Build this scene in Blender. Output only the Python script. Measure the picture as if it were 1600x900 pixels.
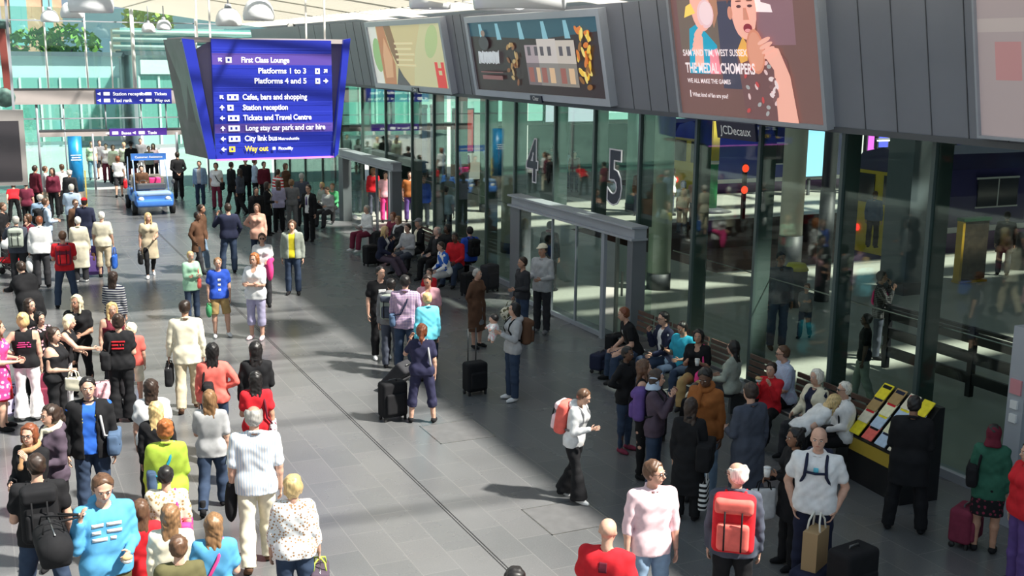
import bpy, math, random
import numpy as np
from mathutils import Vector, Matrix
for o in list(bpy.data.objects): bpy.data.objects.remove(o, do_unlink=True)
COL = bpy.context.scene.collection
SC = bpy.context.scene
random.seed(7)
# ---------------------------------------------------------------- camera
FL, YAW, PITCH, ROLL, CH = 1790.0, .43723823, .20003457, .0104642309, 5.6     # focal length in pixels of a 1600 px frame
_f = np.array([math.sin(YAW)*math.cos(PITCH), math.cos(YAW)*math.cos(PITCH), -math.sin(PITCH)])
_r = np.array([math.cos(YAW), -math.sin(YAW), 0.]); _u = np.cross(_r, _f)
_r, _u = math.cos(ROLL)*_r+math.sin(ROLL)*_u, -math.sin(ROLL)*_r+math.cos(ROLL)*_u
cam = bpy.data.objects.new('camera', bpy.data.cameras.new('camera')); COL.objects.link(cam)
m = Matrix(((_r[0], _u[0], -_f[0], 0), (_r[1], _u[1], -_f[1], 0), (_r[2], _u[2], -_f[2], CH), (0, 0, 0, 1)))
cam.matrix_world = m; cam.data.sensor_width = 36; cam.data.lens = FL/1600*36; cam.data.clip_end = 400; cam.data.clip_start = .1
SC.camera = cam
def _ray(x, y): return _f+(x-800)/FL*_r-(y-450)/FL*_u
def at(x, y, z=0.):
    """the point at height z seen at this place of the photograph"""
    d = _ray(x, y); t = (z-CH)/d[2]; return np.array([0, 0, CH])+t*d
def atX(x, y, X):
    d = _ray(x, y); t = X/d[0]; return np.array([0, 0, CH])+t*d
def atY(x, y, Y):
    d = _ray(x, y); t = Y/d[1]; return np.array([0, 0, CH])+t*d
# ---------------------------------------------------------------- light and exposure
SC.view_settings.view_transform = 'Standard'; SC.view_settings.look = 'None'; SC.view_settings.gamma = 1; SC.view_settings.use_curve_mapping = False
SC.view_settings.exposure = 0.3
SUN_DIR = np.array([.9, -.85, 1.62])          # towards the sun
SUN_STRENGTH = 9.5; SKY_STRENGTH = .45
w = bpy.data.worlds.new('World'); SC.world = w; w.use_nodes = True
bg = w.node_tree.nodes['Background']; bg.inputs[0].default_value = (.62, .82, 1.0, 1); bg.inputs[1].default_value = SKY_STRENGTH
sl = bpy.data.lights.new('sun', 'SUN'); sl.energy = SUN_STRENGTH; sl.angle = math.radians(2.6); sl.color = (1, .95, .86)
so = bpy.data.objects.new('sun', sl); COL.objects.link(so); so.rotation_euler = Vector(SUN_DIR).to_track_quat('Z', 'Y').to_euler()
# ---------------------------------------------------------------- materials
PCOUNT = 0
_MC = {}
def M_plain(name, col, rough=.6, metal=0, emit=0, spec=.5, alpha=1):
    key = (name, col, rough, metal, emit)
    if key in _MC: return _MC[key]
    m = bpy.data.materials.new(name); m.use_nodes = True; b = m.node_tree.nodes['Principled BSDF']
    b.inputs['Base Color'].default_value = (*col, 1); b.inputs['Roughness'].default_value = rough; b.inputs['Metallic'].default_value = metal
    b.inputs['Specular IOR Level'].default_value = spec
    if emit: b.inputs['Emission Color'].default_value = (*col, 1); b.inputs['Emission Strength'].default_value = emit
    _MC[key] = m; return m
def _noise_mix(m, col, amt=.25, scale=30):
    nt = m.node_tree; b = nt.nodes['Principled BSDF']
    n = nt.nodes.new('ShaderNodeTexNoise'); n.inputs['Scale'].default_value = scale; n.inputs['Detail'].default_value = 4
    tc = nt.nodes.new('ShaderNodeTexCoord'); nt.links.new(tc.outputs['Object'], n.inputs['Vector'])
    r = nt.nodes.new('ShaderNodeMapRange'); r.inputs['From Min'].default_value = .3; r.inputs['From Max'].default_value = .7; r.inputs['To Min'].default_value = 1-amt; r.inputs['To Max'].default_value = 1+amt
    nt.links.new(n.outputs['Fac'], r.inputs['Value'])
    v = nt.nodes.new('ShaderNodeVectorMath'); v.operation = 'SCALE'; v.inputs[0].default_value = col[:3]; nt.links.new(r.outputs[0], v.inputs['Scale']); nt.links.new(v.outputs[0], b.inputs['Base Color'])
    return n, tc
def M_skin(t):
    key = ('skin', t)
    if key in _MC: return _MC[key]
    m = M_plain('skin_'+t, SKIN[t], .5); m = m.copy() if False else m; _noise_mix(m, SKIN[t], .08, 25)
    m.node_tree.nodes['Principled BSDF'].inputs['Subsurface Weight'].default_value = .0
    _MC[key] = m; return m
def M_hair(c):
    c = tuple(round(x, 3) for x in c); key = ('hair', c)
    if key in _MC: return _MC[key]
    m = bpy.data.materials.new('hair'); m.use_nodes = True; b = m.node_tree.nodes['Principled BSDF']; b.inputs['Roughness'].default_value = .45
    n, tc = _noise_mix(m, c, .35, 14)
    mp = m.node_tree.nodes.new('ShaderNodeMapping'); mp.inputs['Scale'].default_value = (6, 6, .7); m.node_tree.links.new(tc.outputs['Object'], mp.inputs[0]); m.node_tree.links.new(mp.outputs[0], n.inputs['Vector'])
    _MC[key] = m; return m
PAL = {'black': (.012, .012, .014), 'charcoal': (.035, .035, .04), 'grey': (.2, .2, .21), 'lightgrey': (.45, .45, .46), 'white': (.82, .82, .82), 'cream': (.78, .72, .56), 'beige': (.55, .46, .32),
 'denim': (.035, .055, .10), 'lightdenim': (.25, .36, .5), 'middenim': (.08, .13, .22), 'navy': (.018, .022, .05), 'purplenavy': (.03, .03, .07), 'blue': (.03, .13, .55), 'royal': (.03, .09, .5), 'sky': (.10, .36, .62), 'teal': (.03, .35, .5), 'lightblue': (.5, .62, .78),
 'red': (.62, .02, .03), 'coral': (.85, .16, .13), 'pink': (.85, .45, .5), 'palepink': (.9, .66, .7), 'hotpink': (.8, .06, .25), 'burgundy': (.13, .015, .03), 'maroon': (.2, .03, .06), 'lime': (.5, .68, .08), 'green': (.08, .35, .15), 'mint': (.4, .68, .48),
 'yellow': (.85, .72, .04), 'khaki': (.42, .28, .12), 'brown': (.12, .06, .035), 'tan': (.42, .24, .12), 'rust': (.32, .11, .03), 'purple': (.12, .07, .25), 'plum': (.085, .062, .088), 'olive': (.12, .11, .05), 'paleyellow': (.85, .82, .55), 'orange': (.8, .25, .03), 'greygreen': (.34, .38, .33), 'lilac': (.45, .42, .6), 'aqua': (.15, .6, .75), 'darkgreen': (.03, .12, .08), 'slate': (.07, .08, .11), 'peach': (.75, .42, .32)}
def M_cloth(c):
    key = ('cloth', c)
    if key in _MC: return _MC[key]
    m = bpy.data.materials.new('cloth_'+(c if isinstance(c, str) else c[0])); m.use_nodes = True; nt = m.node_tree; b = nt.nodes['Principled BSDF']; b.inputs['Roughness'].default_value = .85; b.inputs['Specular IOR Level'].default_value = .25
    if isinstance(c, str): _noise_mix(m, PAL[c], .12, 12)
    else:
        kind, c1, c2, sc = c; c1 = PAL[c1]; c2 = PAL[c2]
        tc = nt.nodes.new('ShaderNodeTexCoord'); mx = nt.nodes.new('ShaderNodeMix'); mx.data_type = 'RGBA'
        mx.inputs[6].default_value = (*c1, 1); mx.inputs[7].default_value = (*c2, 1); nt.links.new(mx.outputs[2], b.inputs['Base Color'])
        def wave(d, thr=.5, s_=sc):
            wv = nt.nodes.new('ShaderNodeTexWave'); wv.bands_direction = d; wv.inputs['Scale'].default_value = s_; nt.links.new(tc.outputs['Object'], wv.inputs['Vector'])
            g = nt.nodes.new('ShaderNodeMath'); g.operation = 'GREATER_THAN'; g.inputs[1].default_value = thr; nt.links.new(wv.outputs['Fac'], g.inputs[0]); return g
        if kind == 'h': g = wave('Z'); nt.links.new(g.outputs[0], mx.inputs[0])
        elif kind == 'v': g = wave('X', .75); nt.links.new(g.outputs[0], mx.inputs[0])
        elif kind == 'plaid':
            g = wave('Z', .6); g2 = wave('X', .6); a = nt.nodes.new('ShaderNodeMath'); a.operation = 'ADD'; nt.links.new(g.outputs[0], a.inputs[0]); nt.links.new(g2.outputs[0], a.inputs[1])
            d = nt.nodes.new('ShaderNodeMath'); d.operation = 'MULTIPLY'; d.inputs[1].default_value = .5; nt.links.new(a.outputs[0], d.inputs[0]); nt.links.new(d.outputs[0], mx.inputs[0])
        else:
            v = nt.nodes.new('ShaderNodeTexVoronoi' if kind == 'floral' else 'ShaderNodeTexNoise'); v.inputs['Scale'].default_value = sc; nt.links.new(tc.outputs['Object'], v.inputs['Vector'])
            g = nt.nodes.new('ShaderNodeMath'); g.operation = 'LESS_THAN'; g.inputs[1].default_value = .35 if kind == 'floral' else .48; nt.links.new(v.outputs[0], g.inputs[0]); nt.links.new(g.outputs[0], mx.inputs[0])
    _MC[key] = m; return m
# ---------------------------------------------------------------- implicit-surface figure builder
def V3(*a): return np.array(a, float)
def nrm(v):
    v = np.asarray(v, float); return v/(np.linalg.norm(v)+1e-12)

class Field:
    """Rectilinear grid of signed distances, polygonised by surface nets."""
    def __init__(s, lo, hi, v, zfine=None):
        s.v = v
        s.ax = [np.arange(lo[i], hi[i]+v, v) for i in range(3)]
        if zfine:                       # (z from which spacing is vf, vf)
            z0, vf = zfine
            a = np.arange(lo[2], z0, v); b = np.arange(z0, hi[2]+vf, vf)
            s.ax[2] = np.concatenate([a, b])
        s.F = np.full([len(a) for a in s.ax], .2)
    def _box(s, lo, hi):
        sl = []
        for i in range(3):
            a = np.searchsorted(s.ax[i], lo[i]); b = np.searchsorted(s.ax[i], hi[i])
            sl.append(slice(max(a-1, 0), min(b+1, len(s.ax[i]))))
        return tuple(sl)
    def _pts(s, sl):
        return (s.ax[0][sl[0]][:, None, None], s.ax[1][sl[1]][None, :, None], s.ax[2][sl[2]][None, None, :])
    def _mix(s, sl, d, k, sub=False):
        A = s.F[sl]
        if sub:
            s.F[sl] = np.maximum(A, -d); return
        if k > 0:
            h = np.maximum(k-np.abs(A-d), 0)/k
            s.F[sl] = np.minimum(A, d)-h*h*k*.25
        else: s.F[sl] = np.minimum(A, d)
    def cap(s, a, b, ra, rb, k=.02, off=0, sub=False):
        a = np.asarray(a, float); b = np.asarray(b, float); ra += off; rb += off
        m = max(ra, rb)+k+2*s.v
        sl = s._box(np.minimum(a, b)-m, np.maximum(a, b)+m)
        X, Y, Z = s._pts(sl)
        if X.size*Y.size*Z.size == 0: return
        ab = b-a; L = ab@ab+1e-9
        t = np.clip(((X-a[0])*ab[0]+(Y-a[1])*ab[1]+(Z-a[2])*ab[2])/L, 0, 1)
        d = np.sqrt((X-a[0]-t*ab[0])**2+(Y-a[1]-t*ab[1])**2+(Z-a[2]-t*ab[2])**2)-(ra+(rb-ra)*t)
        s._mix(sl, d, k, sub)
    def ell(s, c, r, R=None, k=.02, off=0, sub=False):
        c = np.asarray(c, float); r = np.asarray(r, float)+off
        m = r.max()+k+2*s.v; sl = s._box(c-m, c+m); X, Y, Z = s._pts(sl)
        if X.size*Y.size*Z.size == 0: return
        x, y, z = X-c[0], Y-c[1], Z-c[2]
        if R is not None:
            x, y, z = (R[0,0]*x+R[1,0]*y+R[2,0]*z, R[0,1]*x+R[1,1]*y+R[2,1]*z, R[0,2]*x+R[1,2]*y+R[2,2]*z)
        k0 = np.sqrt((x/r[0])**2+(y/r[1])**2+(z/r[2])**2)+1e-9
        k1 = np.sqrt((x/r[0]**2)**2+(y/r[1]**2)**2+(z/r[2]**2)**2)+1e-9
        s._mix(sl, k0*(k0-1)/k1, k, sub)
    def rbox(s, c, h, rad, R=None, k=0, sub=False):
        c = np.asarray(c, float); h = np.asarray(h, float)
        m = np.linalg.norm(h)+2*s.v; sl = s._box(c-m, c+m); X, Y, Z = s._pts(sl)
        x, y, z = X-c[0], Y-c[1], Z-c[2]
        if R is not None:
            x, y, z = (R[0,0]*x+R[1,0]*y+R[2,0]*z, R[0,1]*x+R[1,1]*y+R[2,1]*z, R[0,2]*x+R[1,2]*y+R[2,2]*z)
        qx, qy, qz = np.abs(x)-h[0]+rad, np.abs(y)-h[1]+rad, np.abs(z)-h[2]+rad
        d = np.sqrt(np.maximum(qx, 0)**2+np.maximum(qy, 0)**2+np.maximum(qz, 0)**2)+np.minimum(np.maximum(qx, np.maximum(qy, qz)), 0)-rad
        s._mix(sl, d, k, sub)
    def cut(s, n, c):
        """keep only the side where n.(p-c) < 0"""
        X, Y, Z = s._pts((slice(None),)*3)
        s.F = np.maximum(s.F, (X-c[0])*n[0]+(Y-c[1])*n[1]+(Z-c[2])*n[2])
    def carve(s, planes):
        """remove the region where every n.(p-c) < 0"""
        X, Y, Z = s._pts((slice(None),)*3); d = None
        for n, c in planes:
            e = (X-c[0])*n[0]+(Y-c[1])*n[1]+(Z-c[2])*n[2]
            d = e if d is None else np.maximum(d, e)
        s.F = np.maximum(s.F, -d)
    def mesh(s):
        F = s.F.copy()
        for i in range(3):
            ix = [slice(None)]*3
            for e in (0, -1):
                ix[i] = e; F[tuple(ix)] = np.maximum(F[tuple(ix)], .001)
        ins = F < 0
        n = np.array(F.shape); cd = n-1
        acc_i = []; acc_p = []; quads = []
        for a in range(3):
            b, c = (a+1) % 3, (a+2) % 3
            lo = [slice(None)]*3; hi = [slice(None)]*3; lo[a] = slice(0, -1); hi[a] = slice(1, None)
            A, B = ins[tuple(lo)], ins[tuple(hi)]
            E = np.array(np.nonzero(A != B))
            if E.shape[1] == 0: continue
            E = E[:, (E[b] > 0) & (E[c] > 0) & (E[b] < n[b]-1) & (E[c] < n[c]-1)]
            E2 = E.copy(); E2[a] += 1
            f0 = F[tuple(E)]; f1 = F[tuple(E2)]; t = f0/(f0-f1)
            P = np.stack([s.ax[i][E[i]] for i in range(3)], 1)
            P[:, a] += t*(s.ax[a][E2[a]]-s.ax[a][E[a]])
            ids = []
            for db, dc in ((1, 1), (0, 1), (0, 0), (1, 0)):
                C = E.copy(); C[b] -= db; C[c] -= dc
                ci = (C[0]*cd[1]+C[1])*cd[2]+C[2]
                ids.append(ci); acc_i.append(ci); acc_p.append(P)
            Q = np.stack(ids, 1); fl = f0 > 0
            Q[fl] = Q[fl][:, ::-1]
            quads.append(Q)
        if not quads: return np.zeros((0, 3)), np.zeros((0, 4), int)
        I = np.concatenate(acc_i); P = np.concatenate(acc_p); Q = np.concatenate(quads)
        u, inv = np.unique(I, return_inverse=True)
        cnt = np.bincount(inv, minlength=len(u)).astype(float)
        vs = np.stack([np.bincount(inv, P[:, i], len(u))/cnt for i in range(3)], 1)
        q = np.searchsorted(u, Q)
        return vs, q

class Soup:
    """collects verts/quads/tris with material slots into one mesh object"""
    def __init__(s): s.v = []; s.f = []; s.m = []; s.n = 0
    def add(s, vs, fs, m=0):
        vs = np.asarray(vs, float)
        if len(vs) == 0: return
        s.v.append(vs); 
        for f in (fs.tolist() if hasattr(fs, 'tolist') else fs):
            s.f.append([i+s.n for i in f]); s.m.append(m)
        s.n += len(vs)
    def obj(s, name, mats, parent=None, smooth=True):
        me = bpy.data.meshes.new(name)
        V = np.concatenate(s.v) if s.v else np.zeros((0, 3))
        me.vertices.add(len(V)); me.vertices.foreach_set('co', V.ravel())
        lens = np.array([len(f) for f in s.f]); st = np.concatenate([[0], np.cumsum(lens)[:-1]]) if len(lens) else []
        me.loops.add(int(lens.sum())); me.loops.foreach_set('vertex_index', np.array([i for f in s.f for i in f], dtype=np.int32))
        me.polygons.add(len(s.f)); me.polygons.foreach_set('loop_start', np.array(st, dtype=np.int32))
        me.polygons.foreach_set('material_index', np.array(s.m, dtype=np.int32))
        me.update(calc_edges=True); me.validate()
        me.polygons.foreach_set('use_smooth', [smooth]*len(me.polygons))
        for m in (mats if isinstance(mats, (list, tuple)) else [mats]): me.materials.append(m)
        o = bpy.data.objects.new(name, me); COL.objects.link(o)
        if parent is not None: o.parent = parent
        return o

def tube(pts, rads, n=6, caps=True):
    pts = [np.asarray(p, float) for p in pts]; vs = []; fs = []
    if np.isscalar(rads): rads = [rads]*len(pts)
    up = None
    for i, p in enumerate(pts):
        d = nrm(pts[min(i+1, len(pts)-1)]-pts[max(i-1, 0)])
        if up is None:
            up = V3(0, 0, 1) if abs(d[2]) < .9 else V3(1, 0, 0)
        a = nrm(np.cross(up, d)); b = np.cross(d, a); up = b
        for k in range(n):
            t = 2*math.pi*k/n; vs.append(p+rads[i]*(math.cos(t)*a+math.sin(t)*b))
    for i in range(len(pts)-1):
        for k in range(n):
            fs.append([i*n+k, i*n+(k+1) % n, (i+1)*n+(k+1) % n, (i+1)*n+k])
    if caps: fs += [list(range(n))[::-1], [(len(pts)-1)*n+k for k in range(n)]]
    return np.array(vs), fs

def ball(c, r, n=8, m=5, R=None):
    vs = []; fs = []
    for j in range(m+1):
        ph = math.pi*j/m
        for k in range(n):
            t = 2*math.pi*k/n; vs.append([math.sin(ph)*math.cos(t), math.sin(ph)*math.sin(t), math.cos(ph)])
    vs = np.array(vs)*np.asarray(r, float)
    if R is not None: vs = vs@np.asarray(R).T
    for j in range(m):
        for k in range(n): fs.append([j*n+k, (j+1)*n+k, (j+1)*n+(k+1) % n, j*n+(k+1) % n])
    return vs+np.asarray(c, float), fs

def box_vf(c, h, R=None, taper=0):
    vs = []
    for z in (-1, 1):
        for x, y in ((-1, -1), (1, -1), (1, 1), (-1, 1)):
            q = 1-taper*(z > 0); vs.append([x*h[0]*q, y*h[1]*q, z*h[2]])
    vs = np.array(vs, float)
    if R is not None: vs = vs@np.asarray(R).T
    return vs+np.asarray(c, float), [[3, 2, 1, 0], [4, 5, 6, 7], [0, 1, 5, 4], [1, 2, 6, 5], [2, 3, 7, 6], [3, 0, 4, 7]]

ARM = {  # upper-arm and forearm directions (outward, forward, up)
 'down': ((.16, -.03, -1), (.04, .14, -1)), 'pocket': ((.34, -.2, -1), (-.3, .4, -.9)), 'hip': ((.62, -.22, -.75), (-.75, .22, -.35)),
 'phone': ((.12, .2, -1), (-.3, 1, .45)), 'ear': ((.45, .5, -.75), (-.35, .1, 1)), 'hold': ((.14, .05, -1), (-.35, .95, -.05)),
 'cross': ((.14, .3, -1), (-1, .5, .05)), 'strap': ((.2, .25, -1), (-.15, .2, 1)), 'behind': ((.25, -.4, -1), (-.6, -.25, -.55)),
 'swingf': ((.1, .4, -1), (0, .62, -.8)), 'swingb': ((.12, -.42, -1), (.05, -.12, -1)), 'lap': ((.14, .3, -.95), (-.3, .9, -.2)),
 'reach': ((.1, .8, -.5), (-.1, 1, .15)), 'up': ((.3, .6, .3), (-.1, .4, 1)), 'chin': ((.0, .55, -.85), (-.25, .3, .9)), 'carry': ((.2, -.02, -1), (.1, .25, -.95)),
 'shoulderbag': ((.3, -.1, -1), (-.05, .55, -.8)), 'push': ((.1, .35, -.9), (-.05, .95, -.35))}
LEG = {  # per side: thigh, shin
 'stand': (((.05, .0, -1), (.0, -.02, -1)),)*2, 'apart': (((.17, .0, -1), (.08, -.02, -1)),)*2,
 'walk': (((.03, .42, -1), (0, .02, -1)), ((.03, -.18, -1), (0, -.62, -.85))),
 'step': (((.03, .26, -1), (0, .1, -1)), ((.03, -.12, -1), (0, -.38, -1))),
 'contra': (((.05, .02, -1), (0, -.02, -1)), ((.14, .14, -1), (.05, -.1, -1))),
 'sit': (((.16, 1, -.05), (0, .08, -1)),)*2, 'sitcross': (((.05, 1, .0), (0, .1, -1)), ((-.12, 1, .12), (-.35, .45, -.8))),
 'sitout': (((.16, 1, -.12), (.03, .55, -.9)),)*2, 'crouch': (((.2, .8, .45), (0, -.35, -1)),)*2,
 'floor': (((.35, .95, .3), (-.4, .4, -.6)),)*2}

def rotx(a): c, s = math.cos(a), math.sin(a); return np.array([[1, 0, 0], [0, c, -s], [0, s, c]])
def roty(a): c, s = math.cos(a), math.sin(a); return np.array([[c, 0, s], [0, 1, 0], [-s, 0, c]])
def rotz(a): c, s = math.cos(a), math.sin(a); return np.array([[c, -s, 0], [s, c, 0], [0, 0, 1]])

class Skel: pass
def skeleton(h, sex, arms, legs, lean, turn, nod, tilt, seat, fat):
    k = Skel(); S = h/1.75; k.S = S; k.h = h; k.fat = fat; k.sex = sex
    kid = sex == 'c'; sh = (.106 if sex == 'm' else .092 if sex == 'f' else .097)*h
    k.R = rotx(-lean)                      # upper body bends forward (+Y)
    pz = .53*h
    k.P = V3(0, 0, pz)
    up = lambda x, y, z: k.P+k.R@V3(x*1., y*1., z*h-pz)
    k.up = up
    k.legs = []
    if isinstance(legs, str): legs = (LEG[legs][0], LEG[legs][-1])
    for sd, (th, shn) in zip((1, -1), legs):
        hp = V3(sd*.052*h, 0, .515*h)
        kn = hp+nrm(V3(th[0]*sd, th[1], th[2]))*.235*h
        an = kn+nrm(V3(shn[0]*sd, shn[1], shn[2]))*.235*h
        k.legs.append([hp, kn, an, nrm(V3(shn[0]*sd, shn[1], shn[2]))])
    k.arms = []
    for sd, nm in zip((1, -1), arms):
        ua, fa = ARM[nm] if isinstance(nm, str) else nm
        s0 = up(sd*sh, -.005*h, .802)
        el = s0+k.R@nrm(V3(ua[0]*sd, ua[1], ua[2]))*.168*h
        f = k.R@nrm(V3(fa[0]*sd, fa[1], fa[2])); wr = el+f*.145*h
        k.arms.append([s0, el, wr, f])
    k.N = up(0, -.008*h, .845); k.Rh = rotz(-turn)@rotx(-lean*.6-nod)@roty(tilt)
    k.H = up(0, .004*h, .862)+k.Rh@V3(0, .006*h, .062*h)
    low = min(l[2][2] for l in k.legs); dz = .048*h-low
    if seat is not None: dz = seat+.075*S-.515*h
    k.dz = dz
    D = V3(0, 0, dz); k.P = k.P+D
    for l in k.legs: l[0] = l[0]+D; l[1] = l[1]+D; l[2] = l[2]+D
    for a in k.arms: a[0] = a[0]+D; a[1] = a[1]+D; a[2] = a[2]+D
    k.N = k.N+D; k.H = k.H+D
    k.up = lambda x, y, z: k.P+k.R@V3(x*1., y*1., z*h-pz)
    k.ext = [k.H]+[k.N, k.P]+[p for l in k.legs for p in l[:3]]+[p for a in k.arms for p in a[:3]]
    return k

def torso(F, k, off=0, bust=True, kk=.05):
    h, b, up = k.h, k.fat, k.up; m = k.sex != 'f'
    sw = .085 if m else .07
    F.cap(up(-sw*h, -.006*h, .797), up(sw*h, -.006*h, .797), .033*h, .033*h, .03, off*.8)
    for sd in (1, -1): F.cap(up(sd*.015*h, -.008*h, .828), up(sd*sw*h, -.006*h, .808), .022*h, .024*h, .03, off*.6)
    F.cap(up(-.052*h*b, 0, .755), up(.052*h*b, 0, .755), .058*h*b, .058*h*b, kk, off)
    F.cap(up(-.046*h*b, 0, .69), up(.046*h*b, 0, .69), .056*h*b, .056*h*b, kk, off)
    wx = .042 if m else .034
    F.cap(up(-wx*h*b, .004*h*(b-1)*20, .63), up(wx*h*b, .004*h*(b-1)*20, .63), (.055 if m else .05)*h*b**1.2, (.055 if m else .05)*h*b**1.2, kk, off)
    hx = .046 if m else .052
    F.cap(up(-hx*h*b, -.004*h, .545), up(hx*h*b, -.004*h, .545), .06*h*b, .06*h*b, kk, off)
    if not m and bust:
        for sd in (1, -1): F.ell(up(sd*.04*h, .045*h*b, .745), V3(.035, .036, .036)*h*b, None, .03, off)

def armp(F, k, i, t0, t1, off=0, kk=.02, flare=0):
    """arm from t0 to t1, 0 shoulder, 1 elbow, 2 wrist"""
    s0, el, wr, f = k.arms[i]; S = k.h*(.9+.1*k.fat)
    pt = lambda t: s0+(el-s0)*t if t <= 1 else el+(wr-el)*(t-1)
    rd = lambda t: (np.interp(t, [0, .5, 1, 1.3, 2], [.031, .028, .0225, .022, .0145]))*S
    ks = [t0]+[t for t in (.5, 1, 1.3) if t0 < t < t1]+[t1]
    for a, b in zip(ks[:-1], ks[1:]):
        F.cap(pt(a), pt(b), rd(a), rd(b)+(flare if b == t1 else 0), kk, off)

def legp(F, k, i, t0, t1, off=0, kk=.02, flare=0, fl0=0):
    hp, kn, an, sd = k.legs[i]; S = k.h*(.8+.2*k.fat)
    pt = lambda t: hp+(kn-hp)*t if t <= 1 else kn+(an-kn)*(t-1)
    rd = lambda t: (np.interp(t, [0, .4, 1, 1.3, 1.8, 2], [.054, .047, .032, .033, .022, .021]))*S
    ks = [t0]+[t for t in (.4, 1, 1.3, 1.8) if t0 < t < t1]+[t1]
    e = lambda t: 0 if t <= fl0 else (t-fl0)/(t1-fl0+1e-6)*flare
    for a, b in zip(ks[:-1], ks[1:]):
        F.cap(pt(a), pt(b), rd(a)+e(a), rd(b)+e(b), kk, off)

def headp(F, k, fine=True):
    h, R, H = k.h, k.Rh, k.H
    q = 1.0 if k.sex != 'c' else 1.0
    if k.sex == 'c': q = min(1.22, 1+.9*(1.75-h)/1.75*.5)
    k.q = q; L = h*q
    T = lambda x, y, z: H+R@V3(x, y, z)*L
    k.T = T
    F.ell(T(0, -.008, .018), V3(.043, .052, .048)*L, R, .02)
    F.ell(T(0, .01, -.012), V3(.036, .037, .05)*L, R, .02)
    F.ell(T(0, .025, -.043), V3(.017, .016, .016)*L, R, .02)
    F.cap(k.N, T(0, -.012, -.03), .028*h, .027*h, .02)
    if fine:
        F.cap(T(0, .045, .004), T(0, .056, -.014), .004*L, .0075*L, .008)
        for sd in (1, -1):
            F.ell(T(sd*.0425, -.006, -.004), V3(.005, .011, .017)*L, R, .004)
            F.ell(T(sd*.017, .05, .004), V3(.008, .006, .006)*L, R, .004, sub=True)
        F.cap(T(-.012, .044, -.028), T(.012, .044, -.028), .005*L, .005*L, .006)
        F.cap(T(-.02, .044, .014), T(.02, .044, .014), .005*L, .005*L, .008)

def handv(sp, k, i, curl, m=0):
    s0, el, wr, f = k.arms[i]; sd = (1, -1)[i]; L = k.h/1.75
    pref = k.R@(V3(0, 1, .2) if (k.R.T@f)[2] < -.6 else V3(-.2*sd, 0, 1))
    t = nrm(pref-(pref@f)*f); n = nrm(np.cross(f, t))
    inw = k.R@V3(-sd, 0, 0)
    if (n@inw) < 0: n = -n
    if abs(f@inw) > .7: 
        n = k.R@V3(0, -1, 0); n = nrm(n-(n@f)*f)
    kn = wr+f*.082*L
    for j, (o, ln) in enumerate(((.027, .068), (.009, .076), (-.009, .07), (-.026, .055))):
        p = kn+t*o*L; pts = [p-f*.02*L, p]; a = curl*.5; d = f
        for s_ in (.45, .32, .23):
            d = nrm(f*math.cos(a)+n*math.sin(a)); p = p+d*ln*s_*L; pts.append(p); a += curl
        v, q = tube(pts, [.009*L, .0095*L, .0085*L, .0075*L, .005*L], 5); sp.add(v, q, m)
    p = wr+f*.025*L+t*.025*L; d = nrm(f*.6+t*.75+n*.35)
    pts = [wr+f*.02*L+t*.012*L, p, p+d*.032*L]; d2 = nrm(f*.9+t*.25+n*(.3+curl)); pts.append(pts[-1]+d2*.03*L)
    v, q = tube(pts, [.011*L, .012*L, .0095*L, .006*L], 5); sp.add(v, q, m)

def folds(vs, amp, seed, up=V3(0, 0, 1)):
    r = random.Random(seed); out = np.zeros(len(vs))
    for j in range(4):
        w = V3(r.uniform(-1, 1), r.uniform(-1, 1), r.uniform(-.5, .5)+(.9 if j % 2 else 0))
        w = nrm(w)*r.uniform(28, 60); out += np.sin(vs@w+r.uniform(0, 6)+2*np.sin(vs@(w[::-1]*.4)))
    return out*amp*.35
def vnorm(vs, q):
    n = np.cross(vs[q[:, 2]]-vs[q[:, 0]], vs[q[:, 3]]-vs[q[:, 1]])
    out = np.zeros_like(vs)
    for j in range(4):
        for a in range(3): out[:, a] += np.bincount(q[:, j], n[:, a], len(vs))
    return out/(np.linalg.norm(out, axis=1, keepdims=True)+1e-12)

def bounds(pts, pad):
    P = np.array(pts); return P.min(0)-pad, P.max(0)+pad

SKIN = {'w': (.62, .36, .26), 'p': (.74, .47, .37), 't': (.5, .27, .18), 'b': (.13, .065, .04), 'd': (.3, .15, .09)}
HAIRC = {'black': (.012, .01, .01), 'dark': (.035, .02, .014), 'brown': (.11, .055, .03), 'light': (.24, .13, .06), 'blonde': (.68, .48, .22), 'grey': (.42, .4, .37), 'white': (.82, .78, .7), 'ginger': (.36, .12, .035), 'auburn': (.2, .06, .025), 'platinum': (.85, .74, .5)}

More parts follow.
